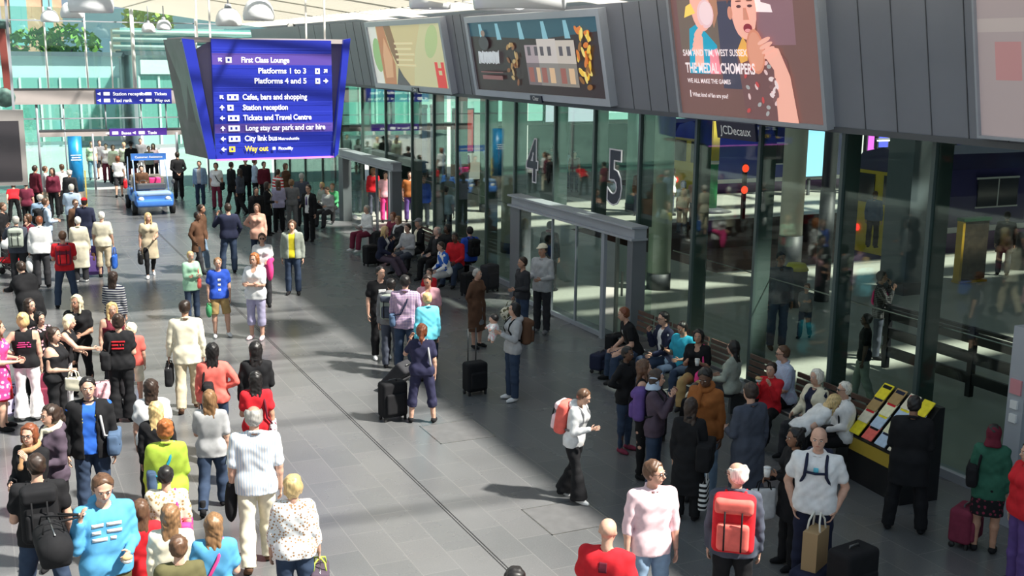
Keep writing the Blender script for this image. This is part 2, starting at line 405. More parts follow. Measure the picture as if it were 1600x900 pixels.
def person(name_label, x, y, heading, h=1.72, sex='m', skin='w', hair=('short', 'dark'), top=('tee', 'black'), bot=('jeans', 'denim'),
           shoes='black', arms=('down', 'down'), legs='stand', lean=0, turn=0, nod=0, tilt=0, seat=None, fat=1.0, under=None,
           glasses=None, hat=None, scarf=None, group=None, z=0, lod=None, tie=None, seed=None, curl=(.45, .45), logo=None):
    global PCOUNT
    PCOUNT += 1; seed = seed or PCOUNT
    dist = math.hypot(x, y)
    lod = lod or (0 if dist < 15.5 else 1 if dist < 24 else 2 if dist < 38 else 3)
    v = (.0125, .016, .022, .03)[lod]
    root = bpy.data.objects.new('person', None); COL.objects.link(root)
    root.location = (x, y, z); root.rotation_euler = (0, 0, heading); root['label'] = name_label; root['category'] = 'person'
    if group: root['group'] = group
    k = skeleton(h, sex, arms, legs, lean, turn, nod, tilt, seat, fat)
    lo, hi = bounds(k.ext, .19)
    lo[2] = min(lo[2], -.02) if seat is None or True else lo[2]
    zf = min(hi[2]-.1, k.N[2]-.02)
    # ---- body
    F = Field(lo, hi, v, (zf, v*.6) if lod < 3 else None)
    torso(F, k, -.006)
    for i in (0, 1):
        armp(F, k, i, 0, 2); legp(F, k, i, 0, 2)
        s0, el, wr, f = k.arms[i]; L = h/1.75
        pref = k.R@(V3(0, 1, .2) if (k.R.T@f)[2] < -.6 else V3(0, 0, 1)); t = nrm(pref-(pref@f)*f)
        for o in (.018, -.016): F.cap(wr, wr+f*.078*L+t*o*L, .015*L, .013*L, .01)
        an = k.legs[i][2]; F.cap(an, an+V3(0, .07, -.035)*h/1.75, .019*h, .014*h, .01)
    headp(F, k, lod < 3)
    vs, q = F.mesh(); sp = Soup(); sp.add(vs, q, 0)
    for i in (0, 1): handv(sp, k, i, curl[i], 0)
    T, Lh, R = k.T, h*k.q, k.Rh
    if lod < 3:
        for sd in (1, -1):
            sp.add(*ball(T(sd*.017, .0445, .0045), V3(.0085, .004, .0045)*Lh, 8, 5, R), 1)
            sp.add(*ball(T(sd*.0165, .0478, .0045), V3(.0035, .0018, .0038)*Lh, 6, 4, R), 2)
            sp.add(*tube([T(sd*.008, .0495, .0135), T(sd*.018, .049, .0165), T(sd*.028, .043, .0145)], [.0018*Lh, .0022*Lh, .0012*Lh], 5), 3)
        sp.add(*tube([T(-.0125, .0455, -.0285), T(-.004, .0505, -.027), T(.004, .0505, -.027), T(.0125, .0455, -.0285)], [.0012*Lh, .0026*Lh, .0026*Lh, .0012*Lh], 6), 4)
    hc = HAIRC[hair[1]]
    browc = tuple(c*.7 for c in hc)
    sp.obj('body', [M_skin(skin), M_plain('eye_white', (.7, .68, .65), .3), M_plain('iris', (.03, .02, .015), .2), M_hair(browc), M_plain('lips', tuple(a*b for a, b in zip(SKIN[skin], (.8, .5, .5))), .5)], root)
    amp = .0 if lod > 1 else .0045
    def cloth(nm, Fd, col, par=None, am=amp, sd=0):
        a, b = Fd.mesh()
        if len(a) == 0: return None
        if am: a = a+vnorm(a, b)*folds(a, am, seed*7+sd)[:, None]
        s_ = Soup(); s_.add(a, b, 0); return s_.obj(nm, M_cloth(col), par or root)
    up = k.up
    def zc(z_): return up(0, 0, z_)
    # ---- lower garment
    bt, bc = bot[0], bot[1]
    F = Field(*bounds([p for l in k.legs for p in l[:3]]+[k.P+V3(0, 0, .12)], .2), v)
    o = .011
    F.cap(up(-.046*h*fat, -.004*h, .535), up(.046*h*fat, -.004*h, .535), .06*h*fat, .06*h*fat, .04, .005)
    F.cap(up(-.038*h*fat, 0, .575), up(.038*h*fat, 0, .575), .053*h*fat, .053*h*fat, .04, .004)
    if bt in ('jeans', 'trousers', 'leggings', 'flare', 'shorts', 'capri', 'joggers'):
        end = {'shorts': .95, 'capri': 1.5}.get(bt, 2.02)
        fl = {'leggings': .0, 'jeans': .024, 'trousers': .032, 'flare': .085, 'shorts': .03, 'capri': .02, 'joggers': .03}[bt]*h/1.75
        oo = 0.004 if bt == 'leggings' else .008
        for i in (0, 1): legp(F, k, i, 0, end, oo, .022, fl, .5 if bt != 'flare' else 1)
        for i in (0, 1):      # clean hem
            hp, kn, an, _ = k.legs[i]
            d = nrm(an-kn) if end > 1 else nrm(kn-hp); c = (kn+(an-kn)*(end-1)) if end > 1 else hp+(kn-hp)*end
            X = [(-d, c), (V3((-1, 1)[i], 0, 0), V3(0, 0, 0)), (V3(0, 0, 1), c+V3(0, 0, .15))]
            if abs(hp[0]-kn[0]) < .3*h: F.carve([(-d, c+d*.004), (V3(-(1, -1)[i], 0, 0), V3(0, 0, 0)), (d, c+d*.2)])
    elif bt in ('skirt', 'longskirt', 'dressskirt', 'mini'):
        zl = {'skirt': .3, 'longskirt': .08, 'dressskirt': .28, 'mini': .4}[bt]
        if seat is None:
            w = .055 if bt != 'longskirt' else .075
            F.cap(up(-.05*h, 0, .52), V3(-w*h, 0, zl*h+k.dz), .058*h, .055*h, .03, o); F.cap(up(.05*h, 0, .52), V3(w*h, 0, zl*h+k.dz), .058*h, .055*h, .03, o)
            F.cap(up(0, 0, .52), V3(0, 0.01, zl*h+k.dz), .07*h, .08*h, .04, o)
            F.cut(V3(0, 0, -1), V3(0, 0, zl*h+k.dz))
        else:
            for i in (0, 1): legp(F, k, i, 0, 1.2, .02, .08)
    F.cut(k.R@V3(0, 0, 1), zc(.59))
    cloth({'jeans': 'jeans', 'leggings': 'leggings', 'shorts': 'shorts', 'capri': 'cropped_trousers'}.get(bt, 'skirt' if 'skirt' in bt or bt == 'mini' else 'trousers'), F, bc, sd=1)
    # ---- shoes
    for i in (0, 1):
        hp, kn, an, sn = k.legs[i]; s_ = h/1.75
        fw = nrm(V3(sn[0]*.3+(.18, -.18)[i], 1, 0)); dn = V3(0, 0, -1)
        if sn[1] < -.3: fw = nrm(fw+V3(0, 0, -.75)); dn = nrm(V3(0, -.55, -1))
        Fs = Field(*bounds([an-fw*.12*s_, an+fw*.24*s_, an+dn*.1], .05), max(v, .011) if lod < 2 else .02)
        Fs.cap(an+dn*.035*s_-fw*.025*s_, an+dn*.045*s_+fw*.09*s_, .038*s_, .036*s_, .02)
        Fs.cap(an+dn*.045*s_+fw*.06*s_, an+dn*.055*s_+fw*.15*s_, .04*s_, .03*s_, .03)
        Fs.cap(an+dn*.03*s_-fw*.01*s_, an+V3(0, 0, -.012 if shoes != 'boots' else .12)*s_, .042*s_, .04*s_, .02)
        Fs.cut(dn, an+dn*.078*s_)
        a, b = Fs.mesh(); sp = Soup(); sp.add(a, b)
        sp.obj('shoe', M_cloth('black' if shoes == 'boots' else shoes), root)
    # ---- upper garment
    def upper(kind, col, off, nm, sd, amp_=amp):
        F = Field(*bounds([p for a_ in k.arms for p in a_[:3]]+[k.N, k.P-V3(0, 0, .16*h)]+([V3(0, 0, .3*h+k.dz)] if kind in ('coat', 'longcoat', 'dress') else []), .2), v)
        torso(F, k, off, kk=.055)
        sl = {'tee': .62, 'polo': .62, 'blouse': .8, 'shirtshort': .85, 'tank': 0, 'vest': 0, 'dress': .5, 'threeq': 1.5, 'rolled': 1.25, 'gilet': .12}.get(kind, 1.93)
        for i in (0, 1):
            if sl > 0: armp(F, k, i, 0, sl, off+.003 if sl < 1 else off*.8, .025, .006 if sl < 1 else .003)
        hem = {'tee': .49, 'polo': .50, 'shirtshort': .475, 'tank': .5, 'vest': .52, 'jacket': .47, 'hoodie': .49, 'sweater': .5, 'blouse': .47, 'shirt': .475, 'rolled': .475, 'blazer': .44, 'threeq': .49, 'coat': .36, 'longcoat': .22, 'dress': .3, 'crop': .56, 'tunic': .43, 'gilet': .5}.get(kind, .49)
        if seat is not None: hem = max(hem, .5)
        zz = hem
        F.cap(up(-.046*h*fat, 0, .565), up(.046*h*fat, 0, .565), .058*h*fat, .058*h*fat, .04, off)
        if zz < .53:
            fl = .008 if zz > .45 else .014
            F.cap(up(-.048*h*fat, 0, .53), up(-.05*h*fat, 0, max(zz, .4)-.02), .06*h*fat, .057*h*fat, .03, off+fl*.5)
            F.cap(up(.048*h*fat, 0, .53), up(.05*h*fat, 0, max(zz, .4)-.02), .06*h*fat, .057*h*fat, .03, off+fl*.5)
            F.cap(up(0, 0, .53), up(0, 0, max(zz, .4)-.02), .066*h*fat, .066*h*fat, .03, off+fl)
        if zz < .4:
            for x_ in (-.05, 0, .05): F.cap(up(x_*h, 0, .42), V3(x_*1.2*h, 0, zz*h+k.dz-.02), .062*h, .066*h, .03, off+.01)
        n = k.R@V3(0, 0, -1) if zz > .45 else V3(0, 0, -1); c = up(0, 0, zz) if zz > .45 else V3(0, 0, zz*h+k.dz)
        if sl > 1: # keep the forearms when cutting the hem
            G = F.F.copy(); F.cut(n, c); X = F.F.copy()
            F.F = np.full_like(G, .2)
            for i in (0, 1): armp(F, k, i, .6, sl, off, .025, .003)
            for i in (0, 1):
                s0, el, wr, f = k.arms[i]; c_ = wr-f*(2-sl)*.145*h
                if f[2] < -.75: F.carve([(-f, c_), (f, wr+f*.06), (V3(-(1, -1)[i], 0, 0), V3(.02*(1, -1)[i], 0, 0))])
            F.F = np.minimum(X, F.F)
        else: F.cut(n, c)
        if kind in ('tank', 'vest'):
            for sd_ in (1, -1): F.carve([(V3(-sd_, 0, 0)@k.R.T, up(sd_*.072*h, 0, .8)), (k.R@V3(0, 0, -1), up(0, 0, .755))])
        # neck opening
        F.cap(up(0, .0, .835), up(0, .03*h, .9), .034*h, .05*h, 0, 0, True)
        if kind in ('tank', 'blouse', 'dress', 'threeq'): F.ell(up(0, .055*h, .815), V3(.034, .04, .04)*h, None, 0, 0, True)
        if kind in ('hoodie',): F.ell(up(0, -.05*h, .835), V3(.058, .035, .035)*h, k.R, .03, off)
        if kind in ('shirt', 'shirtshort', 'polo', 'blazer', 'coat', 'longcoat', 'jacket', 'rolled'):
            for j in range(10):
                a0, a1 = [math.pi*2*(jj+.0)/10 for jj in (j, j+1)]
                if kind != 'polo' and j in (2,): continue
                p0 = up(.036*h*math.sin(a0), -.012*h+.036*h*math.cos(a0), .842-.010*math.cos(a0)); p1 = up(.036*h*math.sin(a1), -.012*h+.036*h*math.cos(a1), .842-.010*math.cos(a1))
                F.cap(p0, p1, .009*h, .009*h, .012)
        return F
    if under:
        Fu = upper('gilet', under, .004, 'shirt', 3); cloth('shirt', Fu, under, sd=3)
    tk, tc = top[0], top[1]
    F = upper(tk, tc, .010 if not under else .0145, tk, 2)
    if tk in ('jacket', 'hoodie', 'blazer', 'coat', 'longcoat', 'gilet', 'shirt', 'sweater') and under:
        w = .038*h
        F.carve([(k.R@V3(1, 0, 0), up(w, 0, .7)), (k.R@V3(-1, 0, 0), up(-w, 0, .7)), (V3(0, -1, 0), V3(0, .02, 0)), (k.R@V3(0, 0, 1), up(0, 0, .835))])
    elif tk in ('longcoat', 'coat', 'blazer', 'jacket') and lod < 2:
        F.carve([(k.R@V3(1, 0, 0), up(.004, 0, .7)), (k.R@V3(-1, 0, 0), up(-.004, 0, .7)), (V3(0, -1, 0), V3(0, .05*h, 0)), (k.R@V3(0, 0, 1), up(0, 0, .6))])
    nm = {'tee': 't_shirt', 'polo': 'polo_shirt', 'tank': 'vest_top', 'vest': 'vest_top', 'shirtshort': 'shirt', 'rolled': 'shirt', 'threeq': 'jumper', 'longcoat': 'coat', 'crop': 't_shirt', 'gilet': 'waistcoat'}.get(tk, tk)
    cloth(nm, F, tc, sd=2, am=amp*(1.3 if tk not in ('tank',) else .7))
    if tie:
        sp = Soup(); yy = .075*h; sp.add(*box_vf(up(0, yy, .72), (.028, .006, .13), k.R, .5)); sp.obj('tie', M_cloth(tie), root)
    if logo:      # printed motif on chest (1) or back (-1)
        col_, w_, h_, zz_, sgn = logo
        sp = Soup(); n_ = 11; vsl = []; J_ = 7
        for j in range(J_):
            for i_ in range(n_): vsl.append(up((i_/(n_-1)-.5)*w_, sgn*.3, zz_+(j/(J_-1)-.5)*h_/h))
        rl = random.Random(seed); keep = lambda i_, j: w_*h_ < .016 or (j % 2 == 0 and rl.random() < .8)
        sp.add(np.array(vsl), [[j*n_+i_, j*n_+i_+1, (j+1)*n_+i_+1, (j+1)*n_+i_] if sgn > 0 else [j*n_+i_+1, j*n_+i_, (j+1)*n_+i_, (j+1)*n_+i_+1] for j in range(J_-1) for i_ in range(n_-1) if keep(i_, j)])
        lo_ = sp.obj('print', M_cloth(col_), root)
        g = [c for c in root.children if c.name.split('.')[0] == nm]
        if g:
            from mathutils.bvhtree import BVHTree
            me = g[0].data; bv = BVHTree.FromPolygons([v_.co for v_ in me.vertices], [list(p.vertices) for p in me.polygons])
            for v_ in lo_.data.vertices:
                d_ = Vector(k.R@V3(0, -sgn, 0)); hit = bv.ray_cast(v_.co, d_)
                if hit[0] is not None: v_.co = hit[0]-d_*.004
        s2 = lo_.modifiers.new('t', 'SOLIDIFY'); s2.thickness = .002
    # ---- hair
    style = hair[0]; hv = .011 if lod == 0 else .014 if lod < 2 else .02
    if style != 'bald':
        pts = [k.H, T(0, -.03, -.16 if style in ('long', 'pony', 'longback') else -.06)]
        if style in ('long', 'longback'): pts.append(T(0, -.05, -.2))
        F = Field(*bounds(pts, .085*h*k.q), hv)
        g = {'short': .004, 'crop': .0025, 'fringe': .0035}.get(style, .0075)
        F.ell(T(0, -.011, .021), V3(.0455+g, .054+g, .049+g)*Lh, R, .02)
        if style in ('short', 'crop', 'fringe', 'balding'):
            F.ell(T(0, -.022, -.006), V3(.042+g, .04+g, .034+g)*Lh, R, .02)
            fy = .024 if style != 'fringe' else .0
            F.carve([(R@V3(0, -.9, .3), T(0, .026, .03)), (R@V3(0, -.15, 1), T(0, 0, .052))])
            F.carve([(R@V3(0, -1, 0), T(0, .008, 0)), (R@V3(0, 0, 1), T(0, 0, .022))])
            if style in ('fringe', 'balding'): F.ell(T(0, .006, .068), V3(.05, .062, .045)*Lh, R, 0, 0, True)
        else:
            F.ell(T(0, -.02, -.01), V3(.046+g, .042+g, .045+g)*Lh, R, .02)
            if style in ('bob',):
                for sd in (1, -1): F.cap(T(sd*.041, -.005, .01), T(sd*.042, -.004, -.045), .016*Lh, .013*Lh, .02)
                F.cap(T(-.02, -.035, -.01), T(-.02, -.034, -.052), .022*Lh, .018*Lh, .02); F.cap(T(.02, -.035, -.01), T(.02, -.034, -.052), .022*Lh, .018*Lh, .02)
            if style in ('long', 'longback'):
                dwn = .135
                for sx in (-.026, 0, .026): F.cap(T(sx, -.034, -.01), T(sx*1.2, -.05, -dwn), .022*Lh, .017*Lh, .02)
                if style == 'long':
                    for sd in (1, -1): F.cap(T(sd*.04, .004, .01), T(sd*.046, .02, -.1), .014*Lh, .012*Lh, .02)
            if style == 'curly':
                rr = random.Random(seed)
                for j in range(26):
                    a_ = rr.uniform(0, 6.28); z_ = rr.uniform(-.5, 1)
                    F.ell(T(.048*math.cos(a_)*math.sqrt(1-z_*z_*.8), -.016+.05*math.sin(a_)*math.sqrt(1-z_*z_*.8)*(1 if math.sin(a_) < .3 else .4), .02+.05*z_), V3(.014, .014, .014)*Lh, None, .01)
            if style == 'pony':
                F.ell(T(0, -.07, .025), V3(.014, .014, .014)*Lh, R, .01); F.cap(T(0, -.078, .02), T(0, -.09, -.05), .018*Lh, .02*Lh, .015); F.cap(T(0, -.09, -.05), T(0, -.075, -.12), .02*Lh, .006*Lh, .015)
            if style == 'bun': F.ell(T(0, -.062, .05), V3(.024, .022, .024)*Lh, R, .008)
            F.carve([(R@V3(0, -.95, .3), T(0, .022, .02)), (R@V3(0, -.12, 1), T(0, 0, .05)), (R@V3(1, 0, 0), T(.034, 0, 0)), (R@V3(-1, 0, 0), T(-.034, 0, 0))])
            if style in ('pony', 'bun'): F.carve([(R@V3(0, -1, 0), T(0, .004, 0)), (R@V3(0, 0, 1), T(0, 0, .02))])
            else: F.carve([(R@V3(0, -1, 0), T(0, .034, 0)), (R@V3(0, 0, 1), T(0, 0, .04))])
        a, b = F.mesh()
        if len(a):
            if lod < 2: a = a+vnorm(a, b)*(folds(a*2.2, .006, seed+5))[:, None]
            sp = Soup(); sp.add(a, b); sp.obj('hair', M_hair(hc), root)
    # ---- headwear, glasses, scarf
    if hat:
        F = Field(*bounds([k.H, T(0, .1, .02)], .09*h*k.q), hv)
        if hat[0] in ('cap', 'beanie'):
            F.ell(T(0, -.01, .03), V3(.0535, .062, .052)*Lh, R, .01); F.cut(R@V3(0, 0, -1), T(0, 0, .03 if hat[0] == 'cap' else .018))
            if hat[0] == 'cap': F.ell(T(0, .062, .034), V3(.038, .04, .006)*Lh, R, .005)
            nm = 'cap' if hat[0] == 'cap' else 'beanie'
        elif hat[0] == 'scarfhead':
            F.ell(T(0, -.012, .01), V3(.054, .062, .062)*Lh, R, .02); F.cap(T(0, -.02, -.03), k.N+k.R@V3(0, -.02*h, -.03*h), .046*Lh, .07*h, .03)
            F.carve([(R@V3(0, -1, 0), T(0, .022, 0)), (R@V3(0, 0, 1), T(0, 0, .04)), (R@V3(0, 0, -1), T(0, 0, -.05))]); nm = 'headscarf'
        else:
            F.ell(T(0, -.01, .04), V3(.05, .058, .045)*Lh, R, .01); F.ell(T(0, -.005, .03), V3(.09, .095, .007)*Lh, R, .006); F.cut(R@V3(0, 0, -1), T(0, 0, .025)); nm = 'hat'
        a, b = F.mesh(); sp = Soup(); sp.add(a, b); sp.obj(nm, M_cloth(hat[1]), root)
    if glasses:
        sp = Soup()
        for sd in (1, -1):
            if glasses == 'sun': sp.add(*ball(T(sd*.017, .0535, .004), V3(.0135, .0025, .01)*Lh, 10, 5, R))
            else:
                sp.add(*tube([T(sd*.017+.0125*math.cos(t), .054, .003+.0085*math.sin(t)) for t in np.linspace(0, 6.283, 11)], .0014*Lh, 4))
            sp.add(*tube([T(sd*.03, .052, .006), T(sd*.043, .02, .007), T(sd*.046, -.01, .004)], .0016*Lh, 4))
        sp.add(*tube([T(-.006, .0555, .006), T(.006, .0555, .006)], .0014*Lh, 4))
        sp.obj('sunglasses' if glasses == 'sun' else 'glasses', M_plain('spectacle', (.01, .01, .012), .15), root)
    if scarf:
        F = Field(*bounds([k.N, up(0, .1*h, .74)], .09*h), hv)
        for j in range(12):
            a0, a1 = math.pi*2*j/12, math.pi*2*(j+1)/12
            F.cap(up(.042*h*math.sin(a0), .045*h*math.cos(a0)-.008*h, .845-.018*math.cos(a0)), up(.042*h*math.sin(a1), .045*h*math.cos(a1)-.008*h, .845-.018*math.cos(a1)), .018*h, .018*h, .015)
        F.cap(up(.02*h, .05*h, .83), up(.03*h, .075*h, .72), .016*h, .02*h, .01)
        a, b = F.mesh(); sp = Soup(); sp.add(a, b); sp.obj('scarf', M_cloth(scarf), root)
    root['_h'] = h
    k.root = root
    return k
# ---------------------------------------------------------------- helpers for things that are not people
def tagst(o, **kw):
    o['kind'] = 'structure'; return o
def tag(o, label, cat, group=None):
    o['label'] = label; o['category'] = cat
    if group: o['group'] = group
    return o
def empty(name, loc, label=None, cat=None, group=None, rz=0):
    o = bpy.data.objects.new(name, None); COL.objects.link(o); o.location = tuple(loc); o.rotation_euler = (0, 0, rz)
    if label: tag(o, label, cat, group)
    return o
def bx(sp, x0, x1, y0, y1, z0, z1, m=0, R=None):
    v, f = box_vf(((x0+x1)/2, (y0+y1)/2, (z0+z1)/2), (abs(x1-x0)/2, abs(y1-y0)/2, abs(z1-z0)/2)); sp.add(v, f, m)
def boxobj(name, b, mat, parent=None, off=(0, 0, 0)):
    sp = Soup(); bx(sp, b[0]-off[0], b[1]-off[0], b[2]-off[1], b[3]-off[1], b[4]-off[2], b[5]-off[2]); return sp.obj(name, mat, parent, smooth=False)
def cylz(sp, x, y, r, z0, z1, n=20, m=0, r2=None):
    v, f = tube([(x, y, z0), (x, y, z1)], [r, r2 or r], n); sp.add(v, f, m)
def bar(sp, a, b, w, h=None, m=0):
    """square bar from a to b"""
    a = np.array(a, float); b = np.array(b, float); d = nrm(b-a); h = h or w
    up_ = V3(0, 0, 1) if abs(d[2]) < .95 else V3(0, 1, 0)
    s = nrm(np.cross(d, up_)); t = np.cross(s, d)
    vs = [p+s*i*w/2+t*j*h/2 for p in (a, b) for i, j in ((-1, -1), (1, -1), (1, 1), (-1, 1))]
    sp.add(np.array(vs), [[0, 1, 2, 3], [7, 6, 5, 4], [4, 5, 1, 0], [5, 6, 2, 1], [6, 7, 3, 2], [7, 4, 0, 3]], m)
_TC = {}
def text_vf(body, size, align='LEFT', bold=0, outline=0):
    key = (body, size, align, bold, outline)
    if key in _TC: return _TC[key]
    cu = bpy.data.curves.new('lettering', 'FONT'); cu.body = body; cu.size = size; cu.align_x = align; cu.offset = bold; cu.resolution_u = 3
    o = bpy.data.objects.new('lettering', cu); COL.objects.link(o)
    if outline: cu.fill_mode = 'NONE'; cu.bevel_depth = outline; cu.bevel_resolution = 1
    dg = bpy.context.evaluated_depsgraph_get(); me = bpy.data.meshes.new_from_object(o.evaluated_get(dg))
    vs = np.array([v.co[:] for v in me.vertices]).reshape(-1, 3); fs = [list(p.vertices) for p in me.polygons]
    bpy.data.objects.remove(o); bpy.data.meshes.remove(me)
    _TC[key] = (vs, fs); return vs, fs
class Panel:
    """a flat sheet in space: origin at lower left, u to the right, v up, n towards the viewer"""
    def __init__(s, o, u, v, off=V3(0, 0, 0)):
        s.o = np.array(o, float)-off; s.u = nrm(u); s.v = nrm(v); s.n = np.cross(s.u, s.v); s.sp = Soup(); s.mats = []; s.k = 0
    def mi(s, m):
        if m not in s.mats: s.mats.append(m)
        return s.mats.index(m)
    def P(s, x, y, d=0): return s.o+s.u*x+s.v*y+s.n*d
    def poly(s, pts, mat, d=None, flat=None):
        s.k += 1; d = .004+.0006*s.k if d is None else d
        s.sp.add(np.array([s.P(x, y, d) for x, y in pts]), [list(range(len(pts)))], s.mi(mat))
    def rect(s, x0, y0, x1, y1, mat, d=None): s.poly([(x0, y0), (x1, y0), (x1, y1), (x0, y1)], mat, d)
    def oval(s, x, y, rx, ry, mat, rot=0, n=20, a0=0, a1=6.2832):
        c, q = math.cos(rot), math.sin(rot)
        s.poly([(x+rx*math.cos(t)*c-ry*math.sin(t)*q, y+rx*math.cos(t)*q+ry*math.sin(t)*c) for t in [a0+(a1-a0)*i/n for i in range(n)]], mat)
    def text(s, x, y, body, size, mat, align='LEFT', bold=0, sx=1, outline=0, d=None):
        s.k += 1; d = .004+.0006*s.k if d is None else d
        v, f = text_vf(body, size, align, bold, outline)
        if len(v): s.sp.add(np.array([s.P(x+p[0]*sx, y+p[1], d+p[2]) for p in v]), f, s.mi(mat))
    def obj(s, name, parent=None): return s.sp.obj(name, s.mats, parent, smooth=False)
def copy_tree(root, loc, rz=None, label=None):
    r = root.copy(); COL.objects.link(r); r.location = loc
    if rz is not None: r.rotation_euler = (0, 0, rz)
    if label: r['label'] = label
    for ch in list(root.children):
        c = ch.copy(); COL.objects.link(c); c.parent = r
        for g in list(ch.children):
            d = g.copy(); COL.objects.link(d); d.parent = c
    return r
def glass_mat(name, tint, refl=.12, rough=.02):
    """thin architectural pane: tinted see-through plus mirror reflection by angle"""
    if name in _MC: return _MC[name]
    m = bpy.data.materials.new(name); m.use_nodes = True; nt = m.node_tree; nt.nodes.clear()
    out = nt.nodes.new('ShaderNodeOutputMaterial'); tr = nt.nodes.new('ShaderNodeBsdfTransparent'); gl = nt.nodes.new('ShaderNodeBsdfGlossy'); mx = nt.nodes.new('ShaderNodeMixShader')
    tr.inputs[0].default_value = (*tint, 1); gl.inputs['Roughness'].default_value = rough; gl.inputs[0].default_value = (.93, 1, .97, 1)
    lw = nt.nodes.new('ShaderNodeLayerWeight'); lw.inputs[0].default_value = .5
    pw = nt.nodes.new('ShaderNodeMath'); pw.operation = 'POWER'; pw.inputs[1].default_value = 4.0; nt.links.new(lw.outputs['Facing'], pw.inputs[0])
    a = nt.nodes.new('ShaderNodeMath'); a.operation = 'MULTIPLY_ADD'; a.inputs[1].default_value = .75; a.inputs[2].default_value = refl; a.use_clamp = True
    nt.links.new(pw.outputs[0], a.inputs[0]); nt.links.new(a.outputs[0], mx.inputs[0]); nt.links.new(tr.outputs[0], mx.inputs[1]); nt.links.new(gl.outputs[0], mx.inputs[2]); nt.links.new(mx.outputs[0], out.inputs[0])
    _MC[name] = m; return m
def noisy(name, col, rough=.6, amt=.15, scale=3, metal=0):
    key = ('noisy', name, col)
    if key in _MC: return _MC[key]
    m = bpy.data.materials.new(name); m.use_nodes = True; b = m.node_tree.nodes['Principled BSDF']; b.inputs['Roughness'].default_value = rough; b.inputs['Metallic'].default_value = metal
    _noise_mix(m, col, amt, scale); _MC[key] = m; return m
# ---------------------------------------------------------------- floor
def floor_mat():
    m = bpy.data.materials.new('slate_paving'); m.use_nodes = True; nt = m.node_tree; b = nt.nodes['Principled BSDF']
    tc = nt.nodes.new('ShaderNodeTexCoord'); mp = nt.nodes.new('ShaderNodeMapping'); mp.inputs['Rotation'].default_value = (0, 0, math.pi/2); mp.inputs['Location'].default_value = (.2, -.05, 0)
    br = nt.nodes.new('ShaderNodeTexBrick'); br.inputs['Scale'].default_value = 1; br.inputs['Brick Width'].default_value = .9; br.inputs['Row Height'].default_value = .45; br.inputs['Mortar Size'].default_value = .006
    br.inputs['Color1'].default_value = (.118, .122, .127, 1); br.inputs['Color2'].default_value = (.138, .139, .143, 1); br.inputs['Mortar'].default_value = (.175, .175, .175, 1)
    nt.links.new(tc.outputs['Object'], mp.inputs[0]); nt.links.new(mp.outputs[0], br.inputs['Vector'])
    n = nt.nodes.new('ShaderNodeTexNoise'); n.inputs['Scale'].default_value = .5; n.inputs['Detail'].default_value = 6; nt.links.new(tc.outputs['Object'], n.inputs['Vector'])
    r = nt.nodes.new('ShaderNodeMapRange'); r.inputs['From Min'].default_value = .3; r.inputs['From Max'].default_value = .7; r.inputs['To Min'].default_value = .85; r.inputs['To Max'].default_value = 1.15; nt.links.new(n.outputs['Fac'], r.inputs['Value'])
    n2 = nt.nodes.new('ShaderNodeTexNoise'); n2.inputs['Scale'].default_value = 60; nt.links.new(tc.outputs['Object'], n2.inputs['Vector'])
    r2 = nt.nodes.new('ShaderNodeMapRange'); r2.inputs['To Min'].default_value = .8; r2.inputs['To Max'].default_value = 1.2; nt.links.new(n2.outputs['Fac'], r2.inputs['Value'])
    mm = nt.nodes.new('ShaderNodeMath'); mm.operation = 'MULTIPLY'; nt.links.new(r.outputs[0], mm.inputs[0]); nt.links.new(r2.outputs[0], mm.inputs[1])
    v = nt.nodes.new('ShaderNodeVectorMath'); v.operation = 'SCALE'; nt.links.new(br.outputs['Color'], v.inputs[0]); nt.links.new(mm.outputs[0], v.inputs['Scale']); nt.links.new(v.outputs[0], b.inputs['Base Color'])
    rr = nt.nodes.new('ShaderNodeMapRange'); rr.inputs['To Min'].default_value = .2; rr.inputs['To Max'].default_value = .34; nt.links.new(n.outputs['Fac'], rr.inputs['Value']); nt.links.new(rr.outputs[0], b.inputs['Roughness'])
    return m
sp = Soup(); bx(sp, -9, 11.72, -6, 50, -.3, 0); tagst(sp.obj('floor', floor_mat(), None, False))
M_steel = M_plain('satin_steel', (.45, .45, .44), .35, 1); M_dkline = M_plain('drain_slot', (.02, .02, .022), .5); M_grey = noisy('grey_paint', (.16, .17, .19), .45, .06, 1.5); M_lgrey = noisy('light_grey_paint', (.36, .38, .42), .4, .06, 1.5); M_dgrey = noisy('dark_grey_paint', (.07, .075, .085), .5, .08, 2)
sp = Soup(); bx(sp, 4.985, 5.0, 3, 50, 0, .002); bx(sp, 5.02, 5.035, 3, 50, 0, .002); tagst(sp.obj('trim_1', M_dkline, None, False))
def cover(x0, x1, y0, y1, label):
    r = empty('access_cover', ((x0+x1)/2, (y0+y1)/2, 0), label, 'floor hatch'); sp = Soup(); w_ = .016; X, Y = (x1-x0)/2, (y1-y0)/2
    for a in ((-X, X, -Y, -Y+w_), (-X, X, Y-w_, Y), (-X, -X+w_, -Y, Y), (X-w_, X, -Y, Y)): bx(sp, *a, 0, .004)
    sp.obj('frame', M_steel, r, False)
    sp = Soup(); bx(sp, -X+w_, X-w_, -Y+w_, Y-w_, 0, .0025); sp.obj('infill', noisy('cover_slate', (.125, .125, .128), .5, .12, 6), r, False)
cover(5.88, 6.75, 11.38, 12.24, 'square hatch with steel rim in the floor below the woman with the red rucksack')
cover(5.86, 6.74, 14.95, 15.85, 'square hatch with steel rim in the floor right of the woman in the navy jumpsuit')
